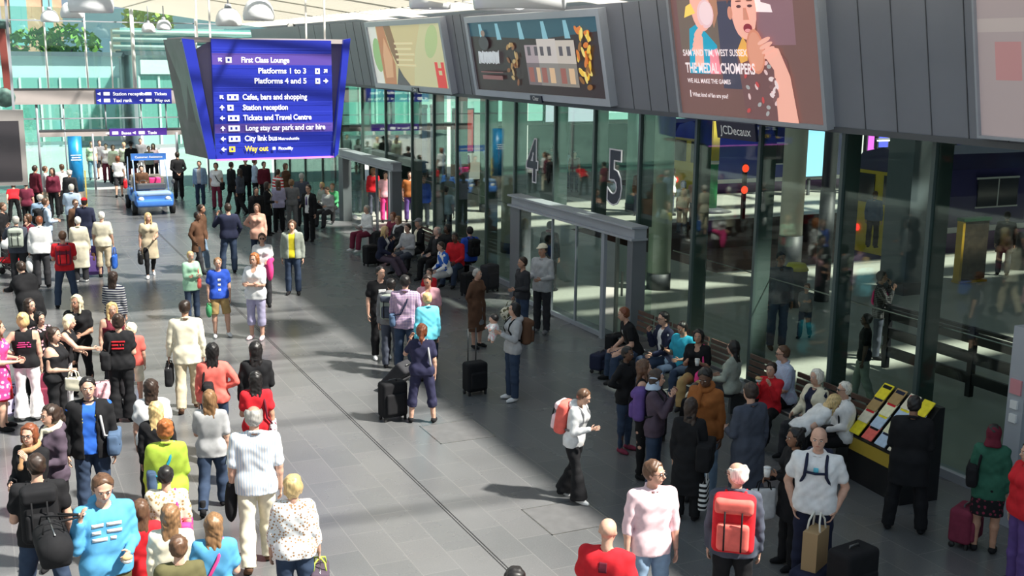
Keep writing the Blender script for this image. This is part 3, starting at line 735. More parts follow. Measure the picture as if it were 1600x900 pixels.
# ---------------------------------------------------------------- glass wall on the right
GX = 11.75
M_glass = glass_mat('green_tinted_glass', (.82, .88, .84), .025)
M_fin = glass_mat('glass_fin', (.30, .42, .38), .10, .05)
M_finsolid = noisy('green_grey_mullion', (.07, .10, .095), .3, .05, 2)
finY = [-6, -2, 2, 5, 8.0, 9.83, 11.65, 13.45, 15.47, 17.33, 19.26, 21.09, 22.9, 25.0, 26.7, 28.7, 30.4, 32.2, 34.6, 37.0, 39.5, 42, 44.5, 47, 49.6]
P1 = (32.5, 38.1); P2 = (18.55, 24.1)          # the two portals (Y ranges)
for i in range(len(finY)-1):
    y0, y1 = finY[i]+.05, finY[i+1]-.05; ym = (y0+y1)/2
    zb = 2.3 if (P1[0] < ym < P1[1] or P2[0] < ym < P2[1]) else .12
    o = boxobj('window_%d' % (i+1), (GX-.012, GX+.012, y0, y1, zb, 4.62), M_glass); tagst(o)
for i, y in enumerate(finY):
    zb = 2.3 if (P1[0] < y < P1[1] or P2[0] < y < P2[1]) else 0
    sp = Soup(); bx(sp, GX-.05, GX+.28, y-.035, y+.035, zb, 4.62); r = sp.obj('mullion', M_finsolid, None, False); r['kind'] = 'structure'; r.name = 'trim_%d' % (i+2)
sp = Soup(); bx(sp, GX-.09, GX+.09, -6, P2[0], 0, .12); bx(sp, GX-.09, GX+.09, P2[1], P1[0], 0, .12); bx(sp, GX-.09, GX+.09, P1[1], 50, 0, .12); tagst(sp.obj('baseboard_right', M_lgrey, None, False))
# thin tie cable across the glass at about 1.9 m, with clamp discs
sp = Soup()
for y0, y1 in ((7, P2[0]-.1), (P2[1]+.1, P1[0]-.1)): sp.add(*tube([(GX+.3, y0, 1.95), (GX+.3, y1, 1.95)], .012, 5))
tagst(sp.obj('trim_40', M_steel, None))
def portal(y0, y1, label, leaf):
    x0, x1 = 11.2, 11.5; r = empty('door_portal', (11.45, (y0+y1)/2, 0), label, 'doorway'); off = (11.45, (y0+y1)/2, 0)
    for a, w_ in ((y0, .2), (y1-.5, .5)): boxobj('jamb', (x0, x1, a, a+w_, 0, 2.2), M_grey, r, off)
    sp = Soup(); o = off[1]
    bx(sp, x0-.06-off[0], x1-off[0], y0-.05-o, y1+.05-o, 2.17, 2.21); bx(sp, x0-off[0]+.03, x1-off[0], y0-o, y1-o, 2.21, 2.4); bx(sp, x0-.06-off[0], x1-off[0], y0-.05-o, y1+.05-o, 2.4, 2.44)
    sp.obj('header_beam', M_lgrey, r, False)
    if leaf:
        ya, yb = 19.75, y1-.5
        g = boxobj('fixed_glass_screen', (x0+.02, x0+.035, ya, yb, .12, 2.17), M_glass, r, off)
        sp = Soup(); bx(sp, x0-.01-off[0], x0+.06-off[0], ya-o, yb-o, .03, .12); bx(sp, x0-.01-off[0], x0+.06-off[0], ya-.12-o, ya-o, 0, 2.17)
        for yy in (ya+1.1, ya+2.2): bx(sp, x0-off[0], x0+.05-off[0], yy-.02-o, yy+.02-o, .1, 2.17)
        sp.obj('screen_frame', M_lgrey, r, False)
        l = boxobj('door_leaf', (x0+.2, x1+.75, 19.5, 19.53, .08, 2.12), M_glass, r, off)
        sp = Soup(); bx(sp, x0+.2-off[0], x0+.26-off[0], 19.48-o, 19.55-o, .05, 2.15); bx(sp, x0+.2-off[0], x1+.75-off[0], 19.48-o, 19.55-o, .04, .12); bx(sp, x0+.3-off[0], x0+.33-off[0], 19.42-o, 19.46-o, .9, 1.4)
        sp.obj('leaf_frame', M_steel, l, False)
    else:
        for yy in (y0+1.4, y0+2.6):
            sp = Soup(); bx(sp, .1, .16, yy-.05-off[1], yy+.05-off[1], 0, 2.17); sp.obj('door_post', M_grey, r, False)
portal(*P2, 'wide grey steel doorway with an open glass leaf below the numbers 4 and 5', True)
portal(*P1, 'narrower far grey steel doorway in the glass wall right of the sign tower', False)
# ---------------------------------------------------------------- leaning fascia above the glass
XB, ZB, XT, ZT = 11.3, 4.62, 10.95, 6.58
fv = nrm(V3(XT-XB, 0, ZT-ZB)); fu = V3(0, -1, 0)       # reading direction along the wall
def fpt(y, z, d=0): t = (z-ZB)/(ZT-ZB); return V3(XB+(XT-XB)*t, y, z)+np.cross(fu, fv)*d
sp = Soup()
for (a, b) in ((-6.0, 50.0),):
    sp.add(np.array([[XB, a, ZB], [XT, a, ZT], [12.2, a, ZT], [12.2, a, ZB], [XB, b, ZB], [XT, b, ZT], [12.2, b, ZT], [12.2, b, ZB]]), [[0, 1, 2, 3], [7, 6, 5, 4], [4, 5, 1, 0], [5, 6, 2, 1], [6, 7, 3, 2], [7, 4, 0, 3]])
M_fascia = noisy('grey_cladding', (.19, .20, .235), .5, .05, 1.2)
tagst(sp.obj('wall_right', M_fascia, None, False))
sp = Soup()
for yy in list(np.arange(8.2, 12.6, .62))+list(np.arange(17.6, 19.3, .6))+[26.6, 27.1, 34.6, 35.4, 36.2, 38, 40, 42]: bar(sp, fpt(yy, ZB+.02, .003), fpt(yy, ZT, .003), .012)
for a, b in ((-6, 50),): bar(sp, V3(XB+.01, a, ZB-.02), V3(XB+.01, b, ZB-.02), .07, .08)
tagst(sp.obj('trim_41', M_dgrey, None, False))
for j, (y0, y1) in enumerate([(y, y+.5) for y in ()]): pass

def em(name, col, e=.6):
    key = ('em', name, col, e)
    if key in _MC: return _MC[key]
    m = M_plain(name, col, .35, 0, e); return m
def screen_box(y_left, y_right, z0, z1, depth, label, cat, art, frame_mat, fw=.12):
    """a framed sheet on the leaning fascia; y_left is the farther side"""
    c = fpt((y_left+y_right)/2, (z0+z1)/2, 0); r = empty('advert_screen', c, label, cat, 'advertising screens along the fascia')
    W = y_left-y_right; k_ = 1/fv[2]; H_ = (z1-z0)*k_
    p = Panel(fpt(y_left, z0, depth), fu, fv, c)
    sp = Soup()
    def slab(x0, y0, x1, y1, d0, d1):
        vs = [p.P(x, y, d) for d in (d0, d1) for x, y in ((x0, y0), (x1, y0), (x1, y1), (x0, y1))]
        sp.add(np.array(vs), [[3, 2, 1, 0], [4, 5, 6, 7], [0, 1, 5, 4], [1, 2, 6, 5], [2, 3, 7, 6], [3, 0, 4, 7]])
    slab(-fw, -fw, W+fw, 0, -depth, .05); slab(-fw, H_, W+fw, H_+fw, -depth, .05); slab(-fw, 0, 0, H_, -depth, .05); slab(W, 0, W+fw, H_, -depth, .05)
    sp.obj('frame', frame_mat, r, False)
    sp = Soup(); slab(0, 0, W, H_, -depth, -.02); sp.obj('backing', M_dgrey, r, False)
    art(p, W, H_); p.obj('picture', r)
    return r
C = lambda n, col, e=.35: em('print_'+n, col, e)
def art_beige(p, W, H):
    B = C('beige', (.62, .52, .27)); p.rect(0, 0, W, H, B); p.rect(0, 0, W*.12, H, C('pale', (.75, .75, .7)))
    p.oval(W*.09, H*.5, W*.07, H*.3, C('leafgreen', (.3, .5, .2)))
    p.poly([(W*.13, 0), (W*.3, 0), (W*.33, H*.35), (W*.27, H*.7), (W*.24, H), (W*.13, H)], C('rust', (.5, .2, .09)))
    p.poly([(W*.16, H*.1), (W*.27, H*.12), (W*.3, H*.45), (W*.22, H*.8), (W*.17, H*.5)], C('skin_orange', (.7, .38, .2)))
    p.poly([(W*.24, H), (W*.34, H), (W*.4, H*.5), (W*.37, H*.3), (W*.3, H*.55)], C('brown', (.25, .13, .06)))
    p.poly([(W*.31, 0), (W*.5, 0), (W*.42, H*.15), (W*.37, H*.3)], C('dark', (.08, .07, .08)))
    p.poly([(W*.55, 0), (W, 0), (W, H), (W*.75, H), (W*.62, H*.5)], C('lightolive', (.62, .58, .33)))
    p.oval(W*.86, H*.72, W*.1, H*.2, C('softgreen', (.45, .55, .25)), .6)
    for j in range(5): p.rect(W*.36, H*(.68-.09*j), W*(.62-.03*(j % 2)), H*(.715-.09*j), C('palegold', (.78, .66, .4)))
    p.rect(W*.86, 0, W*.97, H*.2, C('red', (.75, .04, .04))); 
    for xx in (.86, .935): p.rect(W*xx, H*.2, W*(xx+.035), H*.4, C('red', (.75, .04, .04)))
    p.rect(W*.89, H*.27, W*.94, H*.31, C('red', (.75, .04, .04)))
def art_street(p, W, H):
    r_ = random.Random(3); p.rect(0, 0, W, H, C('nightbrown', (.035, .02, .022)))
    p.poly([(0, H), (W, H), (W, H*.82), (W*.6, H*.74), (0, H*.8)], C('nightblue', (.03, .09, .13)))
    for xx in (.1, .25, .44, .62, .78): p.poly([(W*(xx-.012), H*.97), (W*(xx+.012), H*.97), (W*(xx+.03), H*.74), (W*(xx-.01), H*.74)], C('beam', (.25, .5, .6)))
    # generic terrace of lit shops
    x = .46
    for w_, h_, c_ in ((.1, .66, (.42, .33, .36)), (.14, .74, (.62, .55, .52)), (.13, .72, (.6, .52, .46))):
        p.rect(W*x, H*.12, W*(x+w_), H*h_, C('facade%d' % (x*100), c_)); p.rect(W*x, H*.12, W*(x+w_), H*.42, C('shop%d' % (x*100), tuple(q*.45 for q in c_)))
        for i in range(2):
            p.rect(W*(x+.02+i*.055), H*.52, W*(x+.045+i*.055), H*.64, C('pane', (.1, .08, .1)))
            p.rect(W*(x+.012+i*.06), H*.16, W*(x+.05+i*.06), H*.36, C('lit%d' % i, (.75, .5, .3) if i else (.35, .12, .1)))
        x += w_
    for j in range(34):   # golden figures either side
        a = r_.uniform(0, 1); p.oval(W*(.895+.04*r_.uniform(-1, 1)), H*(.1+.75*a), W*.018, H*.035, C('gold%d' % (j % 4), [(.85, .55, .06), (.7, .2, .03), (.9, .7, .2), (.3, .12, .02)][j % 4]), r_.uniform(0, 3))
        if j % 2: p.oval(W*(.36+.045*r_.uniform(-1, 1)), H*(.12+.55*a), W*.014, H*.03, C('bronze%d' % (j % 3), [(.4, .22, .08), (.25, .1, .04), (.5, .35, .15)][j % 3]), r_.uniform(0, 3))
    p.oval(W*.13, H*.7, W*.045, H*.1, C('coat', (.06, .05, .06))); p.oval(W*.135, H*.84, W*.018, H*.045, C('face', (.3, .2, .16)))
    for j in range(16):   # loose brush strokes
        xx = .06+.012*j; p.poly([(W*xx, H*(.38+.05*r_.random())), (W*(xx+.01), H*.4), (W*(xx+.02), H*(.55+.06*r_.random())), (W*(xx+.008), H*.58)], C('stroke', (.6, .62, .65)))
    p.rect(W*.08, H*.17, W*.26, H*.23, C('dullred', (.25, .1, .1))); p.rect(W*.07, H*.27, W*.27, H*.285, C('dullred', (.25, .1, .1)))
def art_led(p, W, H):
    e = .55; Q = lambda n, c: em('led_'+n, c, e)
    p.rect(0, 0, W, H, Q('bg', (.17, .09, .08))); p.rect(W*.05, H*.45, W*.35, H, Q('greenish', (.16, .12, .09)))
    p.rect(W*.62, H*.5, W*.86, H*1., Q('shade', (.24, .13, .15))); p.rect(W*.35, H*.2, W*.52, H*.8, Q('slate', (.06, .06, .09)))
    p.rect(W*.36, H*.86, W*.5, H*1., Q('rose', (.45, .27, .26)))
    wh = Q('white', (.9, .75, .76)); p.poly([(W*.6, H*.72), (W*.73, H*.71), (W*.72, H*.76), (W*.66, H*.78), (W*.64, H), (W*.59, H)], wh)
    # left child: fair fringe, blue top, big pale medal
    sk = Q('skin', (.85, .42, .33)); sk2 = Q('skin2', (.6, .25, .17)); hr = Q('hair', (.42, .2, .12)); hr2 = Q('hair2', (.2, .075, .05))
    p.poly([(W*.1, H*.3), (W*.32, H*.3), (W*.33, H*.5), (W*.2, H*.66), (W*.13, H*.62)], Q('bluetop', (.02, .33, .48)))
    p.poly([(W*.26, H*.3), (W*.34, H*.3), (W*.33, H*.48), (W*.27, H*.46)], Q('pinkprint', (.8, .25, .3)))
    p.oval(W*.24, H*.8, W*.085, H*.2, sk); p.poly([(W*.17, H), (W*.36, H), (W*.36, H*.72), (W*.32, H*.62), (W*.29, H*.9), (W*.22, H*.98)], hr)
    p.oval(W*.205, H*.845, W*.014, H*.014, hr2); p.oval(W*.265, H*.72, W*.062, H*.1, Q('medal', (.75, .5, .52)), .2); p.oval(W*.27, H*.725, W*.05, H*.082, Q('medal2', (.82, .6, .62)), .2)
    p.poly([(W*.1, H*.7), (W*.19, H*.73), (W*.16, H*.8), (W*.12, H*.78)], Q('ribbon', (.85, .6, .12)))
    for j in range(4): p.oval(W*(.175+.01*j), H*(.5+.035*j), W*.045, H*.02, sk, .5)
    p.poly([(W*.15, H*.35), (W*.22, H*.35), (W*.23, H*.56), (W*.17, H*.58)], sk)
    # right child: brown hair, checked shirt, bronze disc and lifted arm
    p.poly([(W*.5, 0), (W*.84, 0), (W*.8, H*.4), (W*.7, H*.52), (W*.54, H*.5), (W*.47, H*.42)], Q('shirt', (.16, .08, .08)))
    r_ = random.Random(5)
    for j in range(26): p.oval(W*r_.uniform(.52, .74), H*r_.uniform(.04, .42), W*.014, H*.014, Q('check%d' % (j % 3), [(.7, .5, .5), (.5, .07, .07), (.35, .35, .35)][j % 3]), r_.uniform(0, 3))
    p.oval(W*.55, H*.73, W*.085, H*.19, sk); p.oval(W*.455, H*.72, W*.018, H*.045, sk2)
    p.poly([(W*.44, H*.78), (W*.43, H), (W*.64, H), (W*.64, H*.8), (W*.6, H*.9), (W*.52, H*.87), (W*.47, H*.84)], hr2); p.poly([(W*.5, H*.88), (W*.6, H*.9), (W*.58, H*1.), (W*.5, H*1.)], hr)
    for xx in (.52, .595): p.oval(W*xx, H*.76, W*.017, H*.01, Q('eye', (.1, .04, .04))); p.oval(W*xx, H*.795, W*.022, H*.006, hr2)
    p.poly([(W*.55, H*.75), (W*.57, H*.75), (W*.585, H*.67), (W*.545, H*.67)], sk2); p.oval(W*.57, H*.615, W*.03, H*.03, Q('mouth', (.25, .03, .04))); p.oval(W*.57, H*.6, W*.02, H*.012, Q('tongue', (.8, .3, .3)))
    p.poly([(W*.48, H*.46), (W*.53, H*.56), (W*.56, H*.5), (W*.55, H*.4), (W*.5, H*.38)], Q('gold', (.75, .38, .08)))
    p.poly([(W*.72, 0), (W*.85, 0), (W*.82, H*.3), (W*.76, H*.48), (W*.68, H*.5), (W*.66, H*.44), (W*.72, H*.34)], sk)
    p.oval(W*.61, H*.46, W*.06, H*.15, Q('bronze', (.62, .24, .15)), .08); p.oval(W*.61, H*.46, W*.05, H*.13, Q('bronze2', (.7, .3, .2)), .08)
    for j in range(4): p.oval(W*(.67+.012*j), H*(.53-.03*j), W*.045, H*.016, sk, .3)
    for j in range(8): p.oval(W*(.7+.015*(j % 3)), H*(.28-.018*j), W*.02, H*.016, Q('cuff%d' % (j % 2), [(.75, .6, .6), (.2, .1, .1)][j % 2]), j)
    p.text(W*.075, H*.43, 'SAM AND TIM, WEST SUSSEX', H*.065, wh, bold=.003, sx=.92); p.text(W*.085, H*.31, 'THE MEDAL CHOMPERS', H*.1, wh, bold=.006, sx=.78)
    p.text(W*.09, H*.235, 'WE ALL MAKE THE GAMES', H*.045, wh, bold=.002); p.text(W*.12, H*.135, 'What kind of fan are you?', H*.042, wh, bold=.002)
    p.rect(W*.1, H*.13, W*.108, H*.18, wh)
    rd = Q('red', (.8, .03, .05)); p.rect(W*.0, H*.88, W*.17, H, rd); 
    for j in range(3): p.rect(W*(.06+.025*j), H*.93, W*(.072+.025*j), H, Q('yellow', (.9, .6, .1)))
    p.rect(W*.01, H*.94, W*.05, H, wh); p.rect(W*.13, H*.94, W*.165, H, wh); p.rect(W*.7, H*.975, W*.85, H, rd)
def art_blank(p, W, H): p.rect(0, 0, W, H, em('blank_sheet', (.42, .34, .34), .25)); p.rect(W*.0, H*.55, W*.5, H*.62, em('blank_sheet2', (.5, .42, .4), .25)); p.rect(W*.08, H*.3, W*.2, H*.5, em('print_faint_red', (.5, .25, .25), .25))
M_frame = noisy('silver_frame', (.42, .45, .52), .35, .04, 2)
screen_box(33.6, 27.7, 4.78, 6.42, .12, 'farthest advert on the fascia, pale gold poster with a small red mark in its corner', 'advert', art_beige, M_frame, .14)
screen_box(25.85, 19.55, 4.82, 6.38, .12, 'dark advert on the fascia showing a night street of pale shops and golden figures', 'advert', art_street, M_frame, .14)
screen_box(17.0, 13.25, 4.68, 6.95, .1, 'large video screen of two children biting medals, above the glass wall', 'video screen', art_led, M_lgrey, .07)
screen_box(10.4, 7.2, 4.72, 6.95, .08, 'blank pinkish advert sheet cut off by the right edge, nearest on the fascia', 'advert', art_blank, M_lgrey, .03)
# maker's plates under two of the frames
def plate(y, z, w_, h_, txt, label, size, rnd=False, drop=0):
    c = fpt(y, z, .2)+V3(0, 0, -drop); r = empty('name_plate', c, label, 'sign'); p = Panel(c+V3(0, w_/2, 0)-fv*h_/2, fu, fv, c)
    sp = Soup(); vs = [p.P(x, y_, d) for d in (-.05, 0) for x, y_ in ((0, 0), (w_, 0), (w_, h_), (0, h_))]; sp.add(np.array(vs), [[3, 2, 1, 0], [4, 5, 6, 7], [0, 1, 5, 4], [1, 2, 6, 5], [2, 3, 7, 6], [3, 0, 4, 7]]); sp.obj('panel', M_plain('plate_navy', (.01, .012, .04), .3), r, False)
    p.text(w_/2, h_*.28, txt, size, M_plain('plate_white', (.8, .8, .8), .4), 'CENTER', .002); p.obj('lettering', r)
plate(22.6, 4.72, .55, .14, 'Clear', 'small dark name plate under the dark street advert', .13)
plate(30.2, 4.68, .5, .13, 'Clear', 'small dark name plate under the pale gold advert', .12)
plate(15.35, 4.5, 1.05, .28, 'JCDecaux', 'dark navy name plate hanging under the large video screen', .2, drop=.02)
# platform numbers on the glass
def number(px, py, ch, hgt, label):
    p0 = atX(px, py, 11.73); r = empty('platform_number', p0, label, 'number sign'); p = Panel(p0, V3(0, -1, 0), V3(0, 0, 1), p0)
    p.text(0, -hgt*.35, ch, hgt, M_plain('number_navy', (.012, .012, .04), .4), 'CENTER', hgt*.03, .85, d=.0)
    p.obj('figure', r); q = Panel(p0, V3(0, -1, 0), V3(0, 0, 1), p0)
    q.text(0, -hgt*.35, ch, hgt, M_plain('number_white', (.85, .8, .85), .4), 'CENTER', hgt*.03, .85, outline=.016, d=-.0); q.obj('outline', r)
number(832, 250, '4', 1.35, 'dark number 4 with a white outline on the glass above the wide doorway')
number(961, 276, '5', 1.5, 'dark number 5 with a white outline on the glass, right of the number 4')
# ---------------------------------------------------------------- concourse roof: white ribs under clear glazing
M_white = noisy('white_paint', (.80, .80, .76), .5, .04, 1); M_cream = noisy('cream_paint', (.74, .70, .60), .5, .04, 1)
M_glow = bpy.data.materials.new('translucent_roof_fabric'); M_glow.use_nodes = True
_nt = M_glow.node_tree; _nt.nodes.clear(); _o = _nt.nodes.new('ShaderNodeOutputMaterial'); _t = _nt.nodes.new('ShaderNodeBsdfTranslucent'); _d = _nt.nodes.new('ShaderNodeBsdfDiffuse'); _m = _nt.nodes.new('ShaderNodeMixShader'); _m.inputs[0].default_value = .5
_t.inputs[0].default_value = (.9, .86, .76, 1); _d.inputs[0].default_value = (.85, .82, .75, 1); _nt.links.new(_t.outputs[0], _m.inputs[1]); _nt.links.new(_d.outputs[0], _m.inputs[2]); _nt.links.new(_m.outputs[0], _o.inputs[0])
def roofz(x): return 6.75+.13*(XT-x)
sp = Soup()
for y in np.arange(16, 50, .45):
    v_, f_ = box_vf((0, 0, 0), (4.6, .012, .09)); q_ = math.atan(.13); v_ = v_@roty(q_).T; sp.add(v_+V3(5.6, y, roofz(5.6)+.0), f_)
r_ = sp.obj('ceiling_louvres', M_glow, None, False); r_['kind'] = 'structure'
sp = Soup()
for y in np.arange(9, 50, 4.0): bar(sp, (XT+.1, y, roofz(XT)+.12), (-9, y, roofz(-9)+.12), .05, .2)
for x in (-6, -2, 2, 6): bar(sp, (x, 6, roofz(x)+.3), (x, 50, roofz(x)+.3), .06, .08)
tagst(sp.obj('ceiling', M_cream, None, False))
M_roofglass = glass_mat('roof_glass', (.97, .98, .98), .03)
sp = Soup(); sp.add(np.array([[-9, 6, roofz(-9)+.4], [XT, 6, roofz(XT)+.4], [XT, 50, roofz(XT)+.4], [-9, 50, roofz(-9)+.4]]), [[0, 1, 2, 3]]); tagst(sp.obj('window_40', M_roofglass, None, False))
sp = Soup(); sp.add(np.array([[10.33, -6, 6.8], [12.4, -6, 6.56], [12.4, 50, 6.56], [10.33, 50, 6.8]]), [[0, 1, 2, 3]]); tagst(sp.obj('ceiling_edge', M_glow, None, False))
# left and rear walls of the hall
M_tealwall = noisy('pale_render', (.45, .5, .48), .6, .1, .6)
sp = Soup(); bx(sp, -9.3, -9, -6, 50, 0, 8.6); tagst(sp.obj('wall_left', M_tealwall, None, False))
for i, y in enumerate(np.arange(8, 48, 5)): tagst(boxobj('window_%d' % (41+i), (-9, -8.97, y, y+4, .3, 3.4), glass_mat('dark_shopfront', (.1, .16, .15), .1)))
for i, y in enumerate(np.arange(8, 48, 5)): tagst(boxobj('window_%d' % (51+i), (-9, -8.97, y, y+4, 4.2, 6.8), glass_mat('dark_shopfront', (.1, .16, .15), .1)))
# ---------------------------------------------------------------- end of the hall, 50 m away
EY = 50.0; M_beam = noisy('pinkish_grey_beam', (.45, .40, .39), .5, .05, 1)
M_eglass = glass_mat('end_glass', (.72, .90, .86), .10)
tagst(boxobj('wall_back', (-9, 11.7, EY-.2, EY+.5, 3.5, 4.08), M_beam))
tagst(boxobj('trim_43', (-9, 11.7, EY-.22, EY-.2, 4.08, 4.14), M_dgrey)); tagst(boxobj('trim_44', (2.3, 11.7, EY-.1, EY+.2, 2.2, 2.42), M_beam)); tagst(boxobj('trim_45', (2.3, 11.7, EY-.12, EY+.22, 2.42, 2.48), M_dgrey))
n = 60
for x0, x1 in ((-9, 2.75), (2.85, 4.25), (4.35, 6.05), (6.2, 8.6), (8.7, 11.7)):
    tagst(boxobj('window_%d' % n, (x0, x1, EY, EY+.02, 4.14, 7.3), M_eglass)); n += 1
    tagst(boxobj('window_%d' % n, (x0, x1, EY, EY+.02, 2.48, 3.5), M_eglass)); n += 1
for x0, x1 in ((-9, -3.1), (-3, 2.25), (2.35, 4.3), (7.7, 8.9), (9.0, 11.7)): tagst(boxobj('window_%d' % n, (x0, x1, EY, EY+.02, 0, 2.2 if x1 > 2.3 else 3.5), M_eglass)); n += 1
for i, (x, w_, z0, z1) in enumerate(((2.8, .07, 4.1, 7.3), (4.3, .07, 4.1, 7.1), (5.25, .06, 4.1, 6.0), (6.12, .16, 4.1, 7.3), (8.65, .08, 4.1, 7.3), (2.3, .1, 0, 3.5), (4.35, .08, 0, 2.3), (7.68, .12, 0, 2.3), (8.95, .08, 0, 2.3), (3.3, .06, 0, 3.5), (4.9, .06, 2.4, 3.5), (6.3, .06, 2.4, 3.5), (7.3, .06, 2.4, 3.5), (-3.05, .1, 0, 7.3))):
    sp = Soup(); cylz(sp, x, EY-.08, w_/2 if w_ > .1 else w_/2, z0, z1, 10); tagst(sp.obj('trim_%d' % (50+i), M_white if z0 > 3 else M_lgrey, None))
for i, z in enumerate((6.75, 2.9)): tagst(boxobj('trim_%d' % (70+i), (-9, 11.7, EY-.04, EY+.02, z, z+.05), M_lgrey))
SB = M_plain('sign_blue', (.02, .03, .33), .4, 0, .12); SW = em('sign_white', (.9, .9, .92), .5); SY = em('sign_yellow', (.9, .62, .05), .4)
def stripe_sign(name, px0, px1, z0, z1, Y, label, rows, mat):
    a = atY(px0, 150, Y); b = atY(px1, 150, Y); c = V3((a[0]+b[0])/2, Y, (z0+z1)/2); r = empty(name, c, label, 'direction sign'); W = b[0]-a[0]; H = z1-z0
    r_ = boxobj('board', (a[0], b[0], Y, Y+.08, z0, z1), mat, r, c); p = Panel((a[0], Y, z0), V3(1, 0, 0), V3(0, 0, 1), c)
    for x, y, t, s_ in rows:
        p.text(W*x, H*y, t, s_, SW, bold=.003); p.rect(W*x-.36, H*y, W*x-.12, H*y+s_*.7, SW); p.poly([(W*x-.62, H*y+s_*.35), (W*x-.48, H*y), (W*x-.48, H*y+s_*.7)], SW)
    p.obj('lettering', r)
stripe_sign('direction_sign', 150, 268, 3.5, 4.1, EY-.27, 'long blue direction sign mounted on the beam at the far end of the hall', [(.22, .58, 'Station reception', .19), (.22, .14, 'Taxi rank', .19), (.77, .58, 'Tickets', .17), (.77, .14, 'Way out', .17)], SB)
stripe_sign('direction_sign', 168, 258, 2.2, 2.5, EY-.185, 'thin purple direction sign over the far exit doors', [(.2, .2, 'Buses', .17), (.66, .2, 'Taxis', .17)], M_plain('sign_purple', (.08, .03, .3), .4, 0, .1))
# ---------------------------------------------------------------- outside, beyond the end glass
sp = Soup(); bx(sp, -60, 80, EY, 140, -.3, -.01); tagst(sp.obj('ground', noisy('pale_pavement', (.5, .5, .48), .7, .08, .3), None, False))
M_brick = noisy('orange_brick', (.68, .36, .24), .8, .15, 1.5); M_wwin = M_plain('pale_window', (.25, .5, .52), .2)
def building(name, x0, x1, y0, y1, z1, mat, label, wins, wmat, roof=None):
    c = ((x0+x1)/2, (y0+y1)/2, 0); r = empty(name, c, label, 'building'); boxobj('wall', (x0, x1, y0, y1, 0, z1), mat, r, c)
    for (a, b, z0_, z1_) in wins: boxobj('window', (a, b, y0-.1, y0, z0_, z1_), wmat, r, c)
    if roof:
        sp = Soup(); Z = z1; X0, X1 = x0-.5-c[0], x1+.5-c[0]; Y0, Y1 = y0-.5-c[1], y1+.5-c[1]
        sp.add(np.array([[X0, Y0, Z], [X1, Y0, Z], [X1, Y1, Z], [X0, Y1, Z], [(X0+X1)/2, (Y0+Y1)/2, Z+roof]]), [[3, 2, 1, 0], [0, 1, 4], [1, 2, 4], [2, 3, 4], [3, 0, 4]]); sp.obj('roof', M_grey, r, False)
building('brick_building', .5, 7, 100, 112, 24, M_brick, 'tall orange brick building with tall pale windows, seen through the far end glass', [(3.2, 4.4, 6, 18), (5.6, 6.3, 6, 18)], M_wwin)
def office(x0, x1, y0, z0, z1, label, white):
    c = ((x0+x1)/2, y0+4, 0); r = empty('glass_building', c, label, 'building'); boxobj('wall', (x0, x1, y0, y0+8, 0, z1), noisy('pale_panel', (.62, .70, .72), .5, .05, .5), r, c)
    boxobj('glazing', (x0, x1, y0-.12, y0, .3, z0), M_plain('pale_teal_glazing', (.22, .42, .38), .15), r, c)
    sp = Soup()
    for x in np.arange(x0, x1, 1.1): bx(sp, x-c[0]-.06, x-c[0]+.06, y0-.2-c[1], y0-c[1], .3, z0)
    sp.obj('glazing_bars', M_white, r, False)
    if white: boxobj('white_panel', (white[0], white[1], y0-.3, y0, z0+.1, z1-.25), M_plain('bright_panel', (.85, .85, .83), .5), r, c)
    boxobj('parapet', (x0-.3, x1+.3, y0-.3, y0+8.2, z1, z1+.25), M_grey, r, c)
office(-4, 8.2, 74, 4.05, 5.3, 'long low glass building with grey panels outside, left of the white one', None)
office(8.8, 26, 70, 4.25, 5.4, 'low glass building with bright white upper panels outside the far end glass', (8.9, 14.5))
c = (13.5, 85, 0); r = empty('ribbed_building', c, 'pale building with rounded horizontal white ribs behind the low glass buildings', 'building')
boxobj('wall', (9.5, 30, 84, 90, 0, 7.2), M_plain('teal_glass_wall', (.3, .5, .5), .2), r, c)
for z in (5.4, 5.9, 6.4, 6.9): 
    sp = Soup(); sp.add(*tube([(-4.5, -1, z), (4, -1.3, z), (16, -1, z)], .16, 8)); sp.obj('rib', M_white, r)
boxobj('low_dark_roof', (8.5, 13.5, 82.5, 84, 0, 5.2), M_grey, r, c)
def leafy(x, y, z0, z1, rad, seed, label, col):
    r = empty('tree', (x, y, 0), label, 'tree', 'trees outside the far end'); rr = random.Random(seed); sp = Soup()
    for j in range(420):
        a = rr.uniform(0, 6.28); u_ = rr.uniform(-1, 1); q = rr.uniform(.5, 1)**.5; cx = rad*q*math.cos(a)*math.sqrt(1-u_*u_); cy = rad*q*math.sin(a)*math.sqrt(1-u_*u_); cz = (z0+z1)/2+(z1-z0)/2*q*u_
        d = V3(rr.uniform(-1, 1), rr.uniform(-1, 1), rr.uniform(-1, 1)); e = nrm(np.cross(d, V3(.3, .5, .8))); d = nrm(d); s_ = rr.uniform(.18, .4)
        c_ = V3(cx, cy, cz); sp.add(np.array([c_-d*s_, c_+e*s_*.6, c_+d*s_, c_-e*s_*.6]), [[0, 1, 2, 3]])
    sp.obj('foliage', noisy('leaves_%d' % seed, col, .7, .35, 2), r, False); s2 = Soup(); cylz(s2, 0, 0, .18, 0, (z0+z1)/2, 8, 0, .08); s2.obj('trunk', M_plain('bark', (.1, .07, .05), .8), r)
leafy(4.4, 92, 3.8, 7.2, 2.2, 1, 'green tree left of the others, in front of the brick building', (.16, .28, .06)); leafy(6.4, 85.5, 4.2, 7.4, 2.0, 2, 'green tree right of the brick building, left of the ribbed building', (.2, .34, .06)); leafy(13.2, 97, 6.5, 9.6, 2, 3, 'small yellow green tree behind the roof of the ribbed building', (.32, .36, .05)); leafy(1.0, 86, 3, 6.6, 2.2, 4, 'dark green tree farthest left behind the end glass', (.1, .2, .05))
